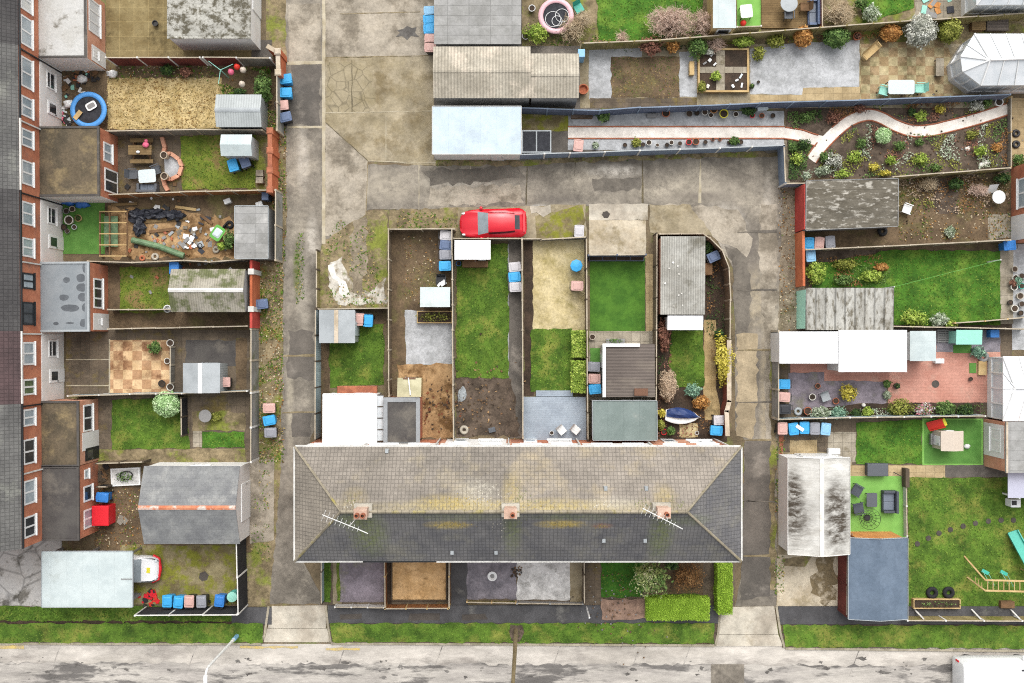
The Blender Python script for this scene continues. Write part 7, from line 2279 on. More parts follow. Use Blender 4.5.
twigs(702, 22, 12, 1.9, 'twig_pink', 'pinkish bare shrub between the big pink one and the grey summerhouse', 100, ry=15)
twigs(622, 38, 7, .9, 'twig_pink', 'small pinkish bare shrub at the lower edge of the long lush lawn', 40)
shed((713, -30, 736, 28), 2.3, 'tall pale grey roofed summerhouse in the top row', 'wood_new', 'sheet_pale', None, slope=(.0, 0), name='summerhouse', cat='summerhouse', wins=[('b', .3, .9, .9, 1.0)])
sheet('artificial_lawn', (737, -40, 762, 27), 4, 'turf_pale')['label'] = 'pale artificial turf with a white table beside the grey summerhouse'
rect_table(746.5, 11, 12, 13, 'plastic_white', 'white square table on the artificial turf beside the summerhouse', 6, h=.6)
c = W(744, 22, .4)
solo('ball', MB().blob(c[0], c[1], .21, .2, .2, .2, 14, 10), 'plastic_red', 'red ball on the artificial turf below the white table', 'ball', smooth=True)
fence([(737, 27), (761, 26)], .9, 'low white fence below the artificial turf', 'post_white', 'post_white')
solo('deck', MB().prism(px_poly((761.5, -40, 822, 28), .15), 0, .15), 'deck_brown', 'brown timber deck under the round grey table', 'deck')
round_table(788.5, 4, 8.5, 'sheet_grey', 'round pale grey table on the brown deck').location.z = .152
chair(788.5, 15, 'grey_plastic', 'grey chair tucked under the round grey table', 180).location.z = .152
chair(804.5, 7, 'wood_brown', 'brown wooden chair between the round table and the dark lounger', -90).location.z = .152
o = sofa(813.5, 13, 26, 10, 'bin_navy', 'dark blue grey lounger along the red fence of the deck', -90, 'lounger')
o.location.z = .152
c = W(808, -2, .5)
fence([(822, -40), (822.5, 27)], 1.2, 'red brown fence at the right side of the brown deck', 'fence_red', 'wood_new')
twigs(840, 12, 16, 1.6, 'twig_beige', 'straw coloured bare shrub right of the red deck fence', 170, ry=14)
bush(871, 13, 9, 9, .9, 'sage', 'sage grey shrub on the small lawn beside the straw coloured shrub')
bush(861, 3, 7, 5, .9, 'green', 'green shrub above the sage grey one at the top edge')
lawn([(862, -50), (915, -50), (914, 8), (862, 24)], 'small bright lawn at the top right of the straw coloured shrub', 'grass_lush', dens=70)
sheet('patio', (915, -40, 962, 20), 4, 'slab_grey', .05)
c = W(937, 6)
stones(936, 6, 14, 14, 'clutter of grey and tan things between the top lawn and the top conservatory', ['wood_orange', 'tarp_black', 'mint', 'pot_grey'], (.2, .6), 'clutter', 'clutter')
box_thing('crate', 'timber crate above the bay ended conservatory', 'crate', 979, 24, 14, 12, .5, 'wood_brown', lid='deck_brown')
box_thing('cold_frame', 'dark ribbed cold frame above the bay ended conservatory', 'cold frame', 998, 24, 22, 13, .5, 'post_dark', lid='corr_brown')
# ------------------------------------------------------------------ planted border with the curving white path
E = 'plants in the border with the curving white path'
for x, y, rx, ry, h, p, l in (
        (806, 117, 9, 7, .7, 'green', 'broad green plant above the white path just right of the fence corner'), 
        (834.5, 118, 8, 7, .6, 'red', 'red brown plant in the hollow above the path junction'), (860, 109, 8, 4, .6, 'red', 'red brown plant under the blue fence at the top of the path bend'),
        (883.5, 135.5, 9, 9, .9, 'pale', 'round pale green ball plant below the path bend'), (862, 143, 7, 6, .6, 'green', 'green plant left of the pale ball plant'),
        (854.5, 157, 8, 7, .6, 'lime', 'lime plant below and left of the pale ball plant'), (797, 158, 7, 8, .6, 'lime', 'lime green plant left of the path tail'),
        (804, 144, 8, 6, .6, 'dark', 'dark green plant between the straight path and the path tail'), (793, 148, 5, 5, .5, 'green', 'small green plant beside the blue fence corner'),
        (824, 157, 6, 6, .6, 'green', 'green plant touching the right side of the path tail'), (834.5, 161, 10, 8, .8, 'silver', 'spreading silver sage plant right of the path tail'), (822, 171, 11, 5, .7, 'sage', 'silvery sage plant above the mossy shed roof'),
        (874, 167, 7, 4, .5, 'yellow', 'yellow plant near the lower fence below the pale ball plant'), (890.5, 160, 6, 6, .6, 'lime', 'yellow green plant right of the yellow one by the lower fence'),
        
        (843, 174, 8, 5, .7, 'lime', 'yellow green plant at the top right corner of the mossy shed roof'), (806, 176, 5, 5, .7, 'sage', 'sage plant above the red end wall'), (885, 173, 6, 3, .5, 'yellow', 'golden plant beside the start of the pale lower fence'), 
        (920, 116, 7, 6, .6, 'lime', 'lime plant above the path, first right of the bend'), (940, 109.5, 6, 5, .5, 'yellow', 'yellow green plant above the path under the blue fence'), 
        (977, 106, 8, 6, .6, 'silver', 'silver branching plant above the path near its right end'), (912, 112, 5, 5, .4, 'dark', 'dark green plant left of the first lime plant above the path'), (988, 103, 5, 4, .6, 'green', 'green plant right of the silver branching plant'),
        (900, 146, 7, 6, .5, 'green', 'green plant below the path right of the pale ball plant'), (921.5, 159, 8, 6.5, .6, 'lime', 'bright lime cushion plant below the path'),
        (972, 134.5, 7, 6, .5, 'olive', 'olive plant below the right part of the path'), 
        (981, 151, 9, 6.5, .6, 'lime', 'wide lime plant in the lower right border'), (997, 147.5, 6, 5, .4, 'orange', 'orange pink plant right of the wide lime plant'), (936, 168, 6, 4, .5, 'green', 'green plant near the lower fence below the lime cushion'), (919, 142, 5, 4, .4, 'green', 'small green plant just below the path dip')):
    pb = l.startswith('round pale')
    bush(x, y, rx * (.95 if pb else .85), ry * (.95 if pb else .85), h, p, l, 'border_plant', 'plant', group=E, shell=.8 if pb else .3, lump=.1 if pb else .6, s=.05 if pb else .06, core=pb, n=900 if pb else None)
pot(999.5, 102, 4, 'plastic_white', 'white round pot at the right end of the curving path')
for x, y, l in ((967, 149, 'pale round stone in the lower right border'), (981, 165, 'pale flat stones beside the lower fence of the border'), (986, 163, 'second pale flat stone by the lower fence, right of the first')):
    c = W(x, y)
    solo('stone', MB().blob(c[0], c[1], .06, .2, .16, .12, 10, 6, 0, .4, x), 'lime_spill', l, 'stone', smooth=True)
stones(940, 155, 130, 60, 'bark and grit on the soil of the planted border', ['soil', 'wood_brown', 'dark_soil', 'pot_grey'], (.04, .12), 'bark_chips', 'chips')
stones(850, 165, 90, 50, 'bark and grit on the soil left of the pale ball plant', ['soil', 'wood_brown', 'dark_soil'], (.04, .12), 'bark_chips', 'chips')
sheet('yard', (1011, 98, 1060, 166), 4, 'slab_tan', .03)
fence([(1011.5, 97), (1011, 167)], .5, 'timber fence at the right end of the planted border', 'fence_grey', 'wood_new', pt=.08)
for x, y, l in ((1017, 133, 'upper black round thing on the tan yard right of the border fence'), (1017, 144, 'lower black round thing on the tan yard right of the border fence')):
    tyre(x, y, 4, l, 'pot_black')
bush(1019, 160, 6, 6, .7, 'green', 'green plant in the corner of the tan yard at the right edge')
fence([(893, 177), (943, 173), (1010, 168)], 1.5, 'pale topped weathered fence below the planted border', 'fence_moss', 'fence_post')
def cover(pts, label, n, pals, s=.06):
    P = px_poly(pts)
    mb = MB()
    names = sum((PAL[p] for p in pals), [])
    for x, y in scatter(P, n):
        q = noise.noise(Vector((x * .9, y * .9, 11)))
        if q < -.05 + U(-.2, .2):
            continue
        k = int((noise.noise(Vector((x * .35, y * .35, 2))) * .9 + .5) * len(pals)) % len(pals)
        leaf(mb, Vector((x, y, .06 + U(0, .16))), Vector((U(-.6, .6), U(-.6, .6), 1)), s * U(.5, 1.3), k * 3 + random.randrange(3))
    return solo('ground_cover', mb, names, label, 'ground cover', kind='stuff')
cover([(787, 112), (820, 110), (824, 130), (806, 132), (787, 128)], 'low green plants filling the bed above the path junction', 900, ('green', 'dark', 'red'))
cover([(828, 108), (1008, 100), (1006, 104), (945, 120), (912, 124), (890, 114), (862, 110), (838, 120)], 'dead red brown and green growth between the fence and the curving path', 1900, ('red', 'brown', 'green', 'olive'))
cover([(826, 150), (850, 130), (868, 124), (900, 134), (950, 135), (1006, 118), (1008, 166), (900, 176), (815, 180), (818, 166)], 'low mixed growth and dead stems over the soil below the curving path', 5200, ('brown', 'green', 'olive', 'sage', 'red'))
cover([(788, 140), (812, 146), (806, 162), (806, 180), (788, 180)], 'low green plants beside the blue fence corner', 1000, ('green', 'dark', 'lime'))
cover([(800, 411), (984, 404), (984, 415), (800, 417)], 'low leafy growth along the long bed', 1400, ('dark', 'green', 'sage', 'brown'))
cover([(812, 258), (880, 254), (890, 270), (884, 286), (812, 286)], 'rough leafy growth above the pale corrugated roof', 1300, ('olive', 'brown', 'green'))
cover([(590, 40), (700, 38), (780, 32), (900, 26), (900, 38), (780, 44), (700, 48), (642, 54), (592, 48)], 'low growth along the mossy fence above the patio garden', 1500, ('dark', 'brown', 'olive'))
cover([(658, 330), (672, 330), (670, 420), (700, 410), (720, 436), (658, 438)], 'dead brown leaves and low plants round the covered boat', 900, ('brown', 'red', 'dark'))
cover([(706, 238), (728, 272), (728, 336), (716, 380), (706, 330)], 'dead leaves and ivy inside the curved lane wall', 700, ('brown', 'dark'))
cover([(898, 176), (1008, 172), (1008, 200), (960, 215), (900, 200)], 'dead brown growth over the top of the bare dirt garden', 1300, ('brown', 'tan', 'olive'))
# ------------------------------------------------------------------ mossy shed and dirt garden
sheet('terrain', (800, 178, 1012, 250), 3, 'mud', .04)
shed([(806, 181), (897.5, 179), (897.5, 226), (806, 230)], 2.05, 'dark moss blackened flat sheet roof garage with the red end wall', 'wall_grey', 'asbestos_dark', None, slope=(0, .1), name='garage', cat='garage', fascia='wall_grey', doors=[('r', .8, .9, 'door_brown')])
wall_run([(805, 184), (805, 229)], 2.0, 'red painted end wall of the moss blackened garage', 'brick_red_paint', None, th=.12)
wall_run([(803.5, 231), (804, 286)], 1.6, 'orange brick lane wall beside the row of three bins', 'brick_orange', None, th=.16)
B7 = 'bins under the moss blackened garage'
bin_(810, 244, 'bin_blue', 'blue bin against the orange lane wall under the moss blackened garage', 0, B7)
bin_(820, 243.5, 'bin_brown', 'pink bin between the blue and grey bins under the moss blackened garage', 0, B7)
bin_(831, 242.5, 'bin_grey', 'grey bin at the end of the three under the moss blackened garage', 0, B7)
bin_(810.5, 256, 'bin_lightblue', 'pale blue bin below the fence by the orange lane wall', 0, B7)
tyre(883, 231, 5, 'black tyre lying by the lower right corner of the moss blackened roof')
sheet('soil_patch', [(930, 182), (955, 178), (958, 215), (935, 212)], 4, 'soil', .15)
sheet('yard', [(988, 215), (1010, 213), (1010, 238), (988, 240)], 4, 'slab_grey', .06)
weeds((898, 176, 1010, 240), 'dead brown weeds and litter over the bare dirt garden', 35, .12, ('blade_f', 'blade_d', 'blade_a'), litter=12, layer=5, name='dead_weeds')
chair(907.5, 209, 'plastic_white', 'white plastic chair standing on the bare dirt garden', 70)
round_table(999, 197, 6.6, 'plastic_white', 'round white table on the bare dirt garden')
c = W(990, 190)
solo('sheet', MB().slab([(c[0] - .3, c[1] - .25, .05), (c[0] + .3, c[1] - .2, .1), (c[0] + .32, c[1] + .3, .55), (c[0] - .25, c[1] + .25, .5)], .03), 'plastic_white', 'white tilted board beside the round white table', 'board')
twigs(929, 184, 9, .8, 'twig_beige', 'pale dead shrub at the top of the bare dirt garden', 60, ry=6)
twigs(979, 190, 11, .9, 'twig_pink', 'pinkish dead shrub left of the round white table', 70, ry=6)
bush(956, 184, 8, 5, .8, 'dark', 'dark green bush at the top middle of the bare dirt garden')
bush(1003, 178, 8, 5, .9, 'dark', 'dark green bush in the top right corner of the bare dirt garden')
bush(950, 232, 5, 6, .4, 'sage', 'grey green weed at the lower middle of the bare dirt garden')
fence([(806, 249.5), (910, 245), (1010, 240)], 1.5, 'pale topped thin fence between the dirt garden and the bright lawn', 'fence_wood', 'fence_post')
# ------------------------------------------------------------------ lawn garden with the corrugated roof
sheet('terrain', (806, 248, 1012, 330), 2, 'soil', .04)
lawn([(830, 262), (892, 250), (1000, 251), (1000, 325), (893, 325), (893, 288), (812, 288), (812, 264)], 'wide bright lawn crossed by a washing line', 'grass_lush', dens=70)
sheet('path', (1000, 247, 1013, 324), 4, 'slab_grey', .02)
sheet('yard', (1012, 244, 1060, 350), 3, 'gravel_grey', .03)
bush(816, 274, 10, 11, 1.3, 'lime', 'lime green shrub in the corner by the orange lane wall')
bush(846, 264, 12, 5, .7, 'olive', 'olive shrub under the thin fence right of the lime shrub')
bush(843, 280, 9, 5, .7, 'green', 'green shrub above the pale corrugated roof')
bush(872, 276, 11, 6, .7, 'lime', 'yellow green shrub above the right end of the pale corrugated roof')
bush(882, 267, 7, 4, .5, 'orange', 'brown heather patch under the thin fence')
shed((805.5, 288, 893.5, 330), 1.95, 'pale grey corrugated roof garage with the mint green end', 'wall_grey', 'asbestos_seam', None, slope=(0, .1), name='garage', cat='garage')
mg = [o for o in ORG if o.get('label', '').endswith('mint green end')][0]
f = Fr(W(805.5, 288, 1.95), W(805.5, 330, 1.95))
m = MB()
f.box(m, .1, f.len - .1, 0, 1.86, -.06, .0)
part('garage_door', m, 'door_mint', mg)
a, b = W(893, 287, 1.6), W(1000, 260, 1.7)
solo('washing_line', MB().tube([(a[0], a[1], 1.8), ((a[0] + b[0]) / 2, (a[1] + b[1]) / 2, 1.6), (b[0], b[1], 1.8)], .012, 5), 'plastic_green', 'thin green washing line stretched over the wide bright lawn', 'washing line')
solo('line_post', MB().cyl(a[0], a[1], 0, 1.82, .035), 'white_metal', 'thin washing line post beside the corrugated roof corner', 'post')
solo('line_post', MB().cyl(b[0], b[1], 0, 1.82, .035), 'white_metal', 'thin washing line post at the slab path by the right houses', 'post')
bush(914.5, 318, 13, 8, 1.1, 'lime', 'bright lime shrub at the lower left of the wide bright lawn')
bush(939, 320, 9, 6, .9, 'sage', 'pale sage shrub right of the bright lime shrub')
bush(951, 324, 6, 4, .7, 'lime', 'small lime shrub right of the pale sage shrub')
# pots at the right edge
PG = 'pots on the gravel by the right houses'
for k, (x, y, r, m_, l) in enumerate(((1016, 278, 3.4, 'pot_white', 'white rimmed pot left of the red flowers at the right edge'), (1022, 276, 3, 'pot_grey', 'grey pot right of the red flowers at the right edge'), (1014.5, 287, 3.4, 'pot_white', 'white ring pot just below the red flowers'), (1022, 286, 3, 'plastic_teal', 'teal pot below the red flowers, at the picture edge'), (1015, 269, 3, 'concrete_pale', 'pale round pot above the red flowers'),
                                (1010.5, 302.5, 2.6, 'pot_black', 'small black pot left of the white pot at the slab path'), (1015, 308.5, 3.6, 'pot_white', 'thick white pot with dark soil near the slab path'), (1022, 304, 3, 'pot_grey', 'grey pot right of the thick white pot'), (1020.5, 296, 3.4, 'concrete_pale', 'pale grey pot above the thick white pot'), (1021, 313, 2.6, 'pot_black', 'black pot below the grey pots at the right edge'))):
    pot(x, y, r, m_, l, PG)
bush(1013, 283, 3, 3, .5, 'red', 'red flowering plant among the pots at the right edge')
bush(1018, 281, 4, 4, .5, 'bluegreen', 'blue green leafy plant among the pots at the right edge')
bin_(1010, 245, 'plastic_blue', 'blue box bin below the brick house end at the right edge', 90, body='plastic_blue')
fence([(893, 326.5), (955, 327.5), (1030, 329)], 1.2, 'thin pale fence above the small white shed and mint box', 'fence_grey', 'fence_post')
fence([(955, 323), (985, 321), (1030, 317)], 1.0, 'leaning pale rail below the wide bright lawn', 'fence_moss', 'wood_new')
# ------------------------------------------------------------------ white roofs and red paving
sheet('terrain', (779, 330, 1012, 420), 3, 'slab_brown')
sheet('paving', [(888, 345), (1000, 345), (1000, 402), (888, 404)], 4, 'paver_red', .02)
sheet('paving', [(790, 363), (888, 364), (888, 382), (824, 382), (824, 372), (790, 373)], 4, 'paver_red', .03)
sheet('gravel_garden', [(788, 373), (824, 372), (824, 381), (887, 381), (886, 404), (860, 403), (826, 408), (790, 410)], 5, 'gravel_lilac', .06)
sheet('yard', (936, 330, 1000, 352), 5, 'slate_chip', .03)
sheet('border_soil', [(800, 410), (860, 404), (980, 402), (980, 417), (800, 418)], 5, 'dark_soil', .05)
shed((779.5, 331.5, 838, 363.5), 2.4, 'bright white flat roofed garage beside the east lane', 'render_white', 'sheet_white', None, 0, name='garage', cat='garage', doors=[('b', 1.2, .8, 'upvc')])
shed((838.6, 330, 907, 372), 2.45, 'wider bright white flat roof building joined to the white lane garage', 'render_white', 'sheet_white', None, 0, name='outbuilding', cat='outbuilding', doors=[('b', 2.8, .8, 'upvc')], wins=[('b', .6, 1.4, 1, 1)])
shed((910, 331, 936, 361), 2.0, 'small white metal shed beside the wide white roof', 'sheet_white', 'sheet_pale', 'y', .25, doors=[('b', .4, .8, 'sheet_grey')])
box_thing('planter_box', 'white rectangular tub at the foot of the small white metal shed', 'tub', 940, 361, 9, 5, .5, 'plastic_white')
c = W(945, 336)
T = thing('pallet', 'grey slatted pallet right of the small white metal shed', 'pallet', (c[0], c[1], 0))
for k in range(6):
    part('slat', MB().obox(0, -.36 + k * .145, 1.1, .11, .1, .13), 'pot_grey', T, local=True)
for k in range(3):
    part('bearer', MB().obox(-.5 + k * .5, 0, .08, .85, .02, .098), 'pot_grey', T, local=True)
T, F = shed((956, 330, 982, 344.5), 1.3, 'mint green storage box by the thin pale fence', 'mint', 'mint', None, 0, name='storage_box', cat='storage box', slope=(0, .06))
solo('door_mat', MB().prism(px_poly((953, 345, 971, 353)), .02, .06), 'turf', 'green turf mat below the mint storage box', 'mat')
solo('door_mat', MB().prism(px_poly((969, 363, 976, 373)), .02, .06), 'turf', 'small green turf mat by the sunroom step', 'mat')
solo('step', MB().prism(px_poly((977, 361, 985, 375)), .02, .22), 'wood_new', 'timber step at the sunroom door', 'step')
box_thing('storage_tub', 'bright blue tub on the dark gravel right of the mint box', 'tub', 995, 333.5, 9, 8, .6, 'plastic_blue')
bush(978, 352, 7, 6, .7, 'bluegreen', 'blue green bush by the round grey pots at the sunroom corner')
tyre(984, 357, 5.5, 'pale grey round planter ring at the sunroom corner', 'pot_grey', 'planter_ring')
c = W(935.3, 384)
solo('drain_cover', MB().cyl(c[0], c[1], .02, .035, .25, n=20).cyl(c[0], c[1], .036, .04, .17, n=20), 'patch', 'dark round drain cover in the red paving', 'drain')
solo('slab', MB().prism(px_poly((956, 378, 965, 393)), .018, .026), 'brick_pale', 'pale pink slab set in the red paving', 'slab')
pot(971, 379, 2, 'pot_black', 'black pot beside the sunroom wall on the red paving')
pot(897, 386, 3, 'pot_black', 'dark pot at the left edge of the red paving', plant='dark')
bush(848.5, 393, 8.5, 8, .9, 'yellow', 'yellow round shrub on the purple grey gravel')
pot(812.5, 397, 3.4, 'pot_white', 'round cream pot on the purple grey gravel')
pot(818, 386, 2.6, 'terracotta', 'small brown pot on the gravel under the white garage')
pot(836, 401, 3.2, 'terracotta', 'square terracotta pot below the yellow round shrub')
chair(826, 397, 'sheet_grey', 'light grey folding chair between the cream pot and yellow shrub', 20, arm=False)
tyre(798.5, 411.5, 4.2, 'blue grey ring planter left of the terracotta pot', 'sheet_grey', 'planter_ring')
pot(808, 411, 4, 'terracotta', 'terracotta pot with brown soil beside the blue grey ring')
for x, y, rx, ry, h, p, l in ((821, 413, 10, 7, .8, 'sage', 'sage bush right of the terracotta pot by the long fence'), (838, 413, 9, 6, .7, 'bluegreen', 'blue green bush in the bed by the long fence'), (868, 412, 6, 5, .5, 'lime', 'lime plant in the dark bed by the long fence'), (901, 408, 12, 9, .9, 'olive', 'olive bush in the long bed left of the flower clump'), (924, 410, 10, 7, .8, 'flower', 'mixed white flowering clump in the long bed'), (946, 409, 10, 7, .8, 'green', 'green bush in the long bed near the sunroom'), (966, 410, 8, 6, .7, 'dark', 'dark bush in the long bed beside the sunroom'), (887, 384, 4, 4, .5, 'green', 'small green plant at the gravel and red paving edge'), (887, 395, 4, 4, .4, 'sage', 'small sage plant at the lower gravel edge'), (856, 413, 5, 4, .4, 'dark', 'dark low plant in the long bed left of the lime plant')):
    bush(x, y, rx, ry, h, p, l, group='plants in the long bed', s=.065)
for x, y, l in ((863, 405, 'round cream stone ball on the bed edge'), (915, 411, 'white stone in the flower clump bed')):
    c = W(x, y)
    solo('stone', MB().blob(c[0], c[1], .1, .14, .14, .12, 10, 6), 'lime_spill', l, 'stone', smooth=True)
fence([(778.5, 331), (778.5, 419)], 1.6, 'grey concrete panel wall along the east lane by the white garage', 'block_wall', 'fence_post', pt=.12, t=.05, name='concrete_fence')
B8 = 'bins inside the concrete wall by the white garage'
bin_(784.5, 384.5, 'bin_blue', 'blue bin at the top of the three inside the east lane concrete wall', 90, B8)
bin_(784.5, 396.5, 'bin_brown', 'pink bin in the middle of the three inside the east lane concrete wall', 90, B8)
bin_(784.5, 409, 'bin_black', 'black bin at the bottom of the three inside the east lane concrete wall', 90, B8)
fence([(778, 419.5), (850, 417.5), (985, 416)], 1.3, 'long pale sage fence below the purple gravel and long bed', 'fence_sage', 'post_white')
# ------------------------------------------------------------------ lower lawn garden, play mat
sheet('terrain', (784, 420, 1012, 480), 3, 'slab_brown', .03)
B9 = 'row of bins below the long pale sage fence'
for x, m_, l in ((783, 'bin_brown', 'pink bin at the left end of the row below the sage fence'), (794.5, 'bin_blue', 'left one of two blue bins below the sage fence'), (805, 'bin_blue', 'right one of two blue bins below the sage fence, with a paper on its lid'), (815.5, 'bin_grey', 'grey bin right of the two blue bins below the sage fence'), (826, 'bin_lightblue', 'pale blue bin at the right end of the row below the sage fence')):
    bin_(x, 428.5, m_, l, 0, B9)
c = W(800, 428, 1.1)
solo('paper', MB().obox(c[0], c[1], .55, .22, 1.09, 1.098, -.6), 'plastic_white', 'white paper lying across the two blue bin lids', 'paper')
sheet('yard', (828, 432, 856, 462), 4, 'slab_grey', .03)
sheet('yard', (790, 440, 817, 455), 4, 'slab_tan', .05)
sheet('drive', [(779, 432), (784, 432), (783, 456), (779, 456)], 4, 'edging_red', .05)
box_thing('bench_box', 'white low box on the slabs beside the blackened garage', 'box', 834.5, 451.5, 12, 6, .45, 'plastic_white')
lawn([(856, 423), (922, 420), (922, 464), (856, 464)], 'plain green lawn left of the play mat', 'grass_lush', dens=70)
sheet('turf_border', (922, 418.5, 983, 465.5), 5, 'turf_pale')
sheet('artificial_lawn', (924, 420, 981, 463.5), 6, 'turf')['label'] = 'green play mat lawn with a pale border under the beige playhouse'
T, F = shed((941, 431, 963.5, 451), 1.5, 'beige toy playhouse on the green play mat', 'plastic_beige', 'plastic_beige', 'y', .2, name='playhouse', cat='playhouse', doors=[('l', .3, .6, 'plastic_white')], wins=[('t', .3, .5, .6, .4)])
T = thing('toy_slide', 'red and yellow toy slide at the corner of the beige playhouse', 'toy', W(936, 424, .3) + (0,), .4)
part('ramp', MB().slab([(-.5, -.25, .1), (.3, -.25, .75), (.3, .25, .75), (-.5, .25, .1)], .06), 'plastic_red', T, local=True)
part('ladder', MB().obox(.42, 0, .2, .5, 0, .72), 'plastic_yellow', T, local=True, bev=.03)
part('side_rail', MB().bar((-.5, -.28, .2), (.3, -.28, .85), .06).bar((-.5, .28, .2), (.3, .28, .85), .06), 'plastic_red', T, local=True)
T = thing('toy_bench', 'small grey toy bench left of the beige playhouse', 'toy', W(932.5, 439, .3) + (0,), pi / 2)
part('seat', MB().obox(0, 0, .7, .3, .24, .28), 'pot_grey', T, local=True)
part('backrest', MB().obox(0, .16, .7, .04, .28, .55), 'pot_grey', T, local=True)
for s in (-1, 1):
    part('leg', MB().obox(s * .3, 0, .05, .28, 0, .238), 'pot_grey', T, local=True)
c = W(966, 446)
solo('toy', MB().blob(c[0], c[1], .14, .2, .16, .14, 12, 8, 0, .3), 'plastic_white', 'white toy at the lower right corner of the playhouse', 'toy', smooth=True)
sheet('path', (850, 465, 946, 478), 5, 'slab_tan', .02)
sheet('path', (945, 465, 1010, 477), 6, 'asphalt_dark', .03)
c = W(877, 470, .6)
box_thing('storage_box', 'dark grey plastic storage box on the tan path', 'storage box', 878, 470, 21, 13, .6, 'rattan', lid='grey_plastic', bev=.04)
solo('post', MB().obox(*W(907, 478, .6), .25, 1.2, 0, .7), 'post_dark', 'short dark slatted screen at the end of the tan path', 'screen')
a, b = W(893, 472), W(907, 480)
solo('broom', MB().tube([(a[0], a[1], .1), (b[0], b[1], .6)], .025), 'pot_black', 'black pole leaning between the storage box and the dark screen', 'pole')
# blackened garage
sheet('terrain', (778, 452, 852, 612), 3, 'concrete', .03)
shed((788, 457.5, 849.5, 554), 2.5, 'white roofed garage heavily blackened by moss, with white side', 'render_white', 'asbestos_stripe', 'y', .65, name='garage', cat='garage', cap='lime_spill', fascia='render_white', doors=[('t', .5, 2.2, 'upvc')])
sheet('drive', [(778, 555), (838, 553), (840, 608), (776, 609)], 4, 'pad_tan', .06)
sheet('drive_patch', [(815, 560), (836, 556), (836, 600), (820, 604), (812, 590)], 5, 'mould', .3)
sheet('drive_patch', [(782, 558), (812, 556), (805, 566), (784, 566)], 5, 'waste', .1)
fence([(847.5, 553), (846.5, 616)], 1.7, 'dark red boarded fence between the driveway and the blue roofed shed', 'fence_red', 'fence_red')
# turf terrace
sheet('turf_border', (849, 476, 907, 537), 5, 'turf_pale')
sheet('artificial_lawn', (851, 478.5, 904.5, 536), 6, 'turf_pale')['label'] = 'pale green turf square with dark rattan furniture'
fence([(906, 476), (907, 536)], .5, 'low white rail along the pale turf square', 'post_white', 'post_white')
RG = 'dark rattan seats on the pale turf square'
chair(857.5, 490.5, 'rattan', 'upper dark rattan armchair, turned diagonally on the pale turf', 60, .66, RG)
chair(859, 508.5, 'rattan', 'lower dark rattan armchair beside the black wire basket', 100, .66, RG)
rect_table(872, 500, 10.5, 14, 'grey_plastic', 'dark grey glass topped rattan table on the pale turf', 0, h=.5, name='coffee_table')
sofa(890.5, 502, 22, 14, 'rattan', 'dark rattan two seat sofa on the pale turf', -90)
c = W(869, 518.5, .4)
T = thing('wire_basket', 'round black wire basket seat next to the lower armchair', 'basket', (c[0], c[1], 0))
mb = MB()
for k in range(14):
    a = 2 * pi * k / 14
    mb.tube([(cos(a) * .15, sin(a) * .15, .15), (cos(a) * .5, sin(a) * .4, .3), (cos(a) * .68, sin(a) * .56, .6)], .012, 4)
for r, z in ((.3, .2), (.5, .32), (.68, .6)):
    mb.lathe(0, 0, [(r + .015 * cos(t), z + .015 * sin(t)) for t in (0, 2, 4)], 24, 0, True)
part('wire', mb, 'pot_black', T, local=True)
part('base', MB().cyl(0, 0, 0, .15, .2), 'pot_black', T, local=True)
# dark blue shed
shed((848.5, 538, 907.5, 619), 2.2, 'big shed with dark blue felt roof and orange timber end', 'fence_red', 'felt_blue', 'y', .4, fascia='sheet_grey', doors=[('t', .12, 3.0, 'wood_orange')])
# stepping stone lawn
lawn([(907, 478), (1060, 477), (1060, 612), (909, 610)], 'wide patchy lawn with an arc of round stepping stones', 'grass', dens=70)
for x, y, l in ((917, 543.7, 'stepping stone nearest the blue shed roof'), (928, 538, 'second stepping stone from the blue shed roof'), (938.6, 533, 'third stepping stone from the blue shed roof'), (950, 529.5, 'fourth stepping stone from the blue shed roof'), (962.7, 526, 'middle stepping stone of the arc, fifth from the blue shed'), (975, 523, 'fourth stepping stone from the right picture edge'), (988, 521, 'third stepping stone from the right picture edge'), (1000.6, 520, 'second stepping stone from the right picture edge'), (1013, 520, 'stepping stone nearest the right picture edge')):
    c = W(x, y)
    solo('stepping_stone', MB().cyl(c[0], c[1], .0, .085, .19, .17, 12), 'patch', l, 'stepping stone', 'stepping stones in the lawn')
for x, y in ((935, 503), (929, 515), (941, 494), (947, 484)):
    c = W(x, y)
    solo('bare_patch', MB().face([(c[0] + cos(t) * U(.1, .22), c[1] + sin(t) * U(.1, .2), .02) for t in [k * .785 for k in range(8)]]), 'gravel_tan', None, None, kind='structure')
# climbing frame
c = W(1000, 580)
T = thing('climbing_frame', 'yellow timber monkey bar frame with a slanted ladder on the patchy lawn', 'climbing frame', (c[0], c[1], 0))
z = 1.7
a, b = W(985, 580, z), W(1060, 582, z)
a2, b2 = W(985, 590.5, z), W(1060, 592.5, z)
for p, q in ((a, b), (a2, b2)):
    part('rail', MB().bar((p[0], p[1], z), (q[0], q[1], z), .1), 'wood_new', T)
for k in range(14):
    t = (k + .5) / 14
    part('rung', MB().tube([(a[0] + (b[0] - a[0]) * t, a[1] + (b[1] - a[1]) * t, z), (a2[0] + (b2[0] - a2[0]) * t, a2[1] + (b2[1] - a2[1]) * t, z)], .03), 'wood_new', T)
g1, g2 = W(964, 556), W(967, 577)
part('slanted_leg', MB().bar((g1[0], g1[1], 0), (a[0], a[1], z), .09), 'wood_new', T)
part('slanted_leg', MB().bar((g2[0], g2[1], 0), (a2[0], a2[1], z), .09), 'wood_new', T)
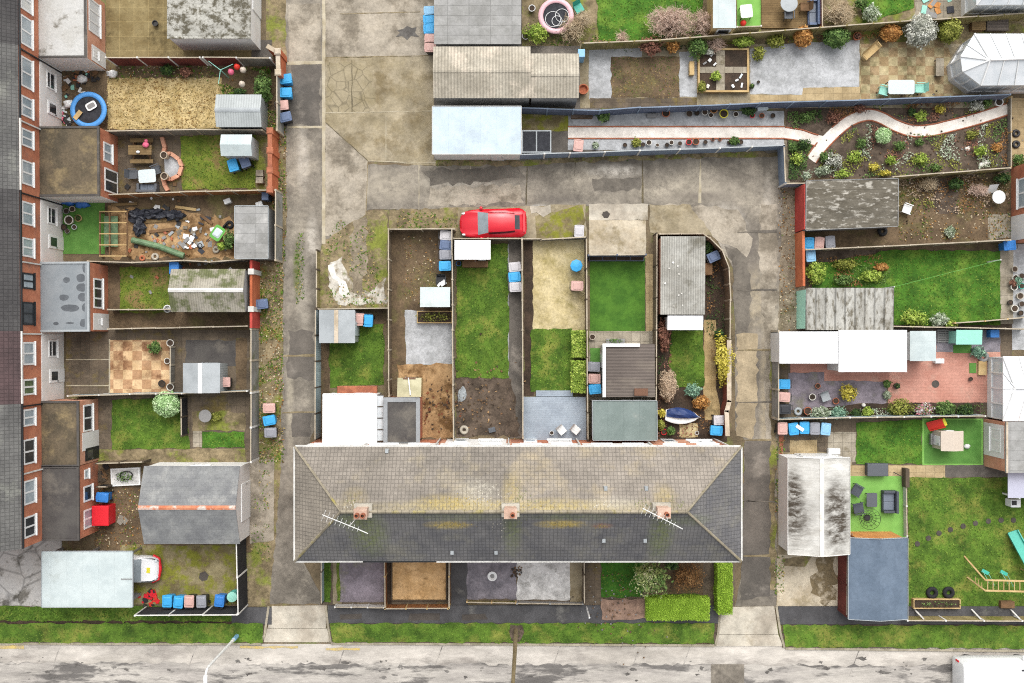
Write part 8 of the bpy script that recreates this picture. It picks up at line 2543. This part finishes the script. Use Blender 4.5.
for k in range(1, 6):
    t = k / 6
    lp = lambda g, e: (g[0] + (e[0] - g[0]) * t, g[1] + (e[1] - g[1]) * t, z * t)
    if k > 2:
        part('rung', MB().tube([lp(g2, a2), tuple(u + (v - u) * .45 for u, v in zip(lp(g2, a2), lp(g1, a)))], .025), 'wood_new', T)
for p in (b, b2):
    part('leg', MB().bar((p[0] - .3, p[1], 0), (p[0] - .3, p[1], z - .05), .1), 'wood_new', T)
for x, y, l in ((985.5, 572, 'left teal swing seat beside the monkey bar frame'), (1004, 573, 'right teal swing seat beside the monkey bar frame')):
    c = W(x, y, .4)
    T = thing('swing_seat', l, 'swing', (c[0], c[1], 0), -.5, 'teal swing seats')
    part('seat', MB().obox(0, 0, .5, .22, .36, .4), 'plastic_teal', T, local=True)
    for s in (-1, 1):
        part('rope', MB().tube([(s * .24, 0, .4), (s * .2, -.5, 1.68)], .018), 'mint', T, local=True)
c = W(1026, 553, 1)
T = thing('slide', 'teal slide and canopy at the right picture edge', 'slide', (c[0], c[1], 0), .35)
part('chute', MB().slab([(-.3, -1.3, 1.2), (.3, -1.3, 1.2), (.3, 1.3, .15), (-.3, 1.3, .15)], .05), 'plastic_teal', T, local=True)
for s in (-1, 1):
    part('side_rail', MB().bar((s * .33, -1.3, 1.27), (s * .33, 1.3, .22), .06, .14), 'plastic_teal', T, local=True)
for s in (-1, 1):
    part('leg', MB().tube([(s * .3, -1.2, 0), (s * .3, -1.2, 1.1)], .035), 'wood_new', T, local=True)
sheet('bare_patch', [(1012, 562), (1060, 560), (1060, 600), (1010, 596)], 5, 'slab_tan', .1)
c = W(937, 604, .4)
T = thing('planter_box', 'timber planter trough with plants below the two tyres', 'planter', (c[0], c[1], 0))
w, d = 3.05, .62
for q in ((-w / 2, -d / 2, w / 2, -d / 2 + .05), (-w / 2, d / 2 - .05, w / 2, d / 2), (-w / 2, -d / 2 + .051, -w / 2 + .05, d / 2 - .051), (w / 2 - .05, -d / 2 + .051, w / 2, d / 2 - .051)):
    part('board', MB().box(*q, 0, .42), 'wood_new', T, local=True)
part('soil', MB().box(-w / 2 + .06, -d / 2 + .06, w / 2 - .06, d / 2 - .06, .02, .32), 'dark_soil', T, local=True)
part('plant', foliage(w / 2 - .2, d / 2 - .12, .3, 90, .06, z0=.3), PAL['green'], T, local=True)
tyre(932.5, 593, 6, 'left black tyre standing above the timber planter')
tyre(949, 592.8, 6, 'right black tyre standing above the timber planter')
sheet('soil_strip', (907, 607, 1060, 622), 5, 'slab_brown', .03)
T_ = fence([(907.5, 620.5), (1060, 621)], 1.1, 'low pale timber street fence with slanted braces beside the blue shed', 'fence_moss', 'post_white', bay=2.6)
for x in (914, 971, 1010):
    a, b = W(x, 609), W(x + 10, 619.5, .9)
    part('brace', MB().bar((a[0], a[1], .05), (b[0], b[1], .9), .09), 'post_white', T_)
box_thing('crate', 'brown crate by the street fence near the monkey bar frame', 'crate', 1008, 605, 14, 7, .4, 'wood_brown')
# ------------------------------------------------------------------ camera, light, sky
cam = bpy.data.cameras.new('camera')
co = bpy.data.objects.new('camera', cam)
COL.objects.link(co)
co.location = (0, 0, H)
cam.sensor_width = 36
cam.lens = 36 * H / (1024 / S)
cam.clip_end = 3000
sc = bpy.context.scene
sc.camera = co
EL, AZ = 54, 80          # soft light from the upper left of the picture
w = bpy.data.worlds.new('World')
sc.world = w
w.use_nodes = True
nt = w.node_tree
sky = nt.nodes.new('ShaderNodeTexSky')
sky.sky_type = 'NISHITA'
sky.sun_disc = False
sky.sun_elevation = radians(EL)
d = Vector((cos(radians(AZ)) * cos(radians(EL)), sin(radians(AZ)) * cos(radians(EL)), sin(radians(EL))))
sky.sun_rotation = atan2(d.x, d.y)
sky.dust_density = 4
hs = nt.nodes.new('ShaderNodeHueSaturation')
hs.inputs['Saturation'].default_value = .14
nt.links.new(sky.outputs[0], hs.inputs['Color'])
nt.links.new(hs.outputs[0], nt.nodes['Background'].inputs['Color'])
nt.nodes['Background'].inputs['Strength'].default_value = .15
sl = bpy.data.lights.new('sun', 'SUN')
sl.energy = .85
sl.angle = radians(60)
sl.color = (1, .97, .92)
so = bpy.data.objects.new('sun', sl)
COL.objects.link(so)
so.rotation_euler = d.to_track_quat('Z', 'Y').to_euler()
vs = sc.view_settings
vs.view_transform = 'Standard'
vs.look = 'None'
vs.gamma = 1
vs.use_curve_mapping = False
sc.cycles.use_denoising = False
sc.cycles.filter_width = 1.1
vs.exposure = .95
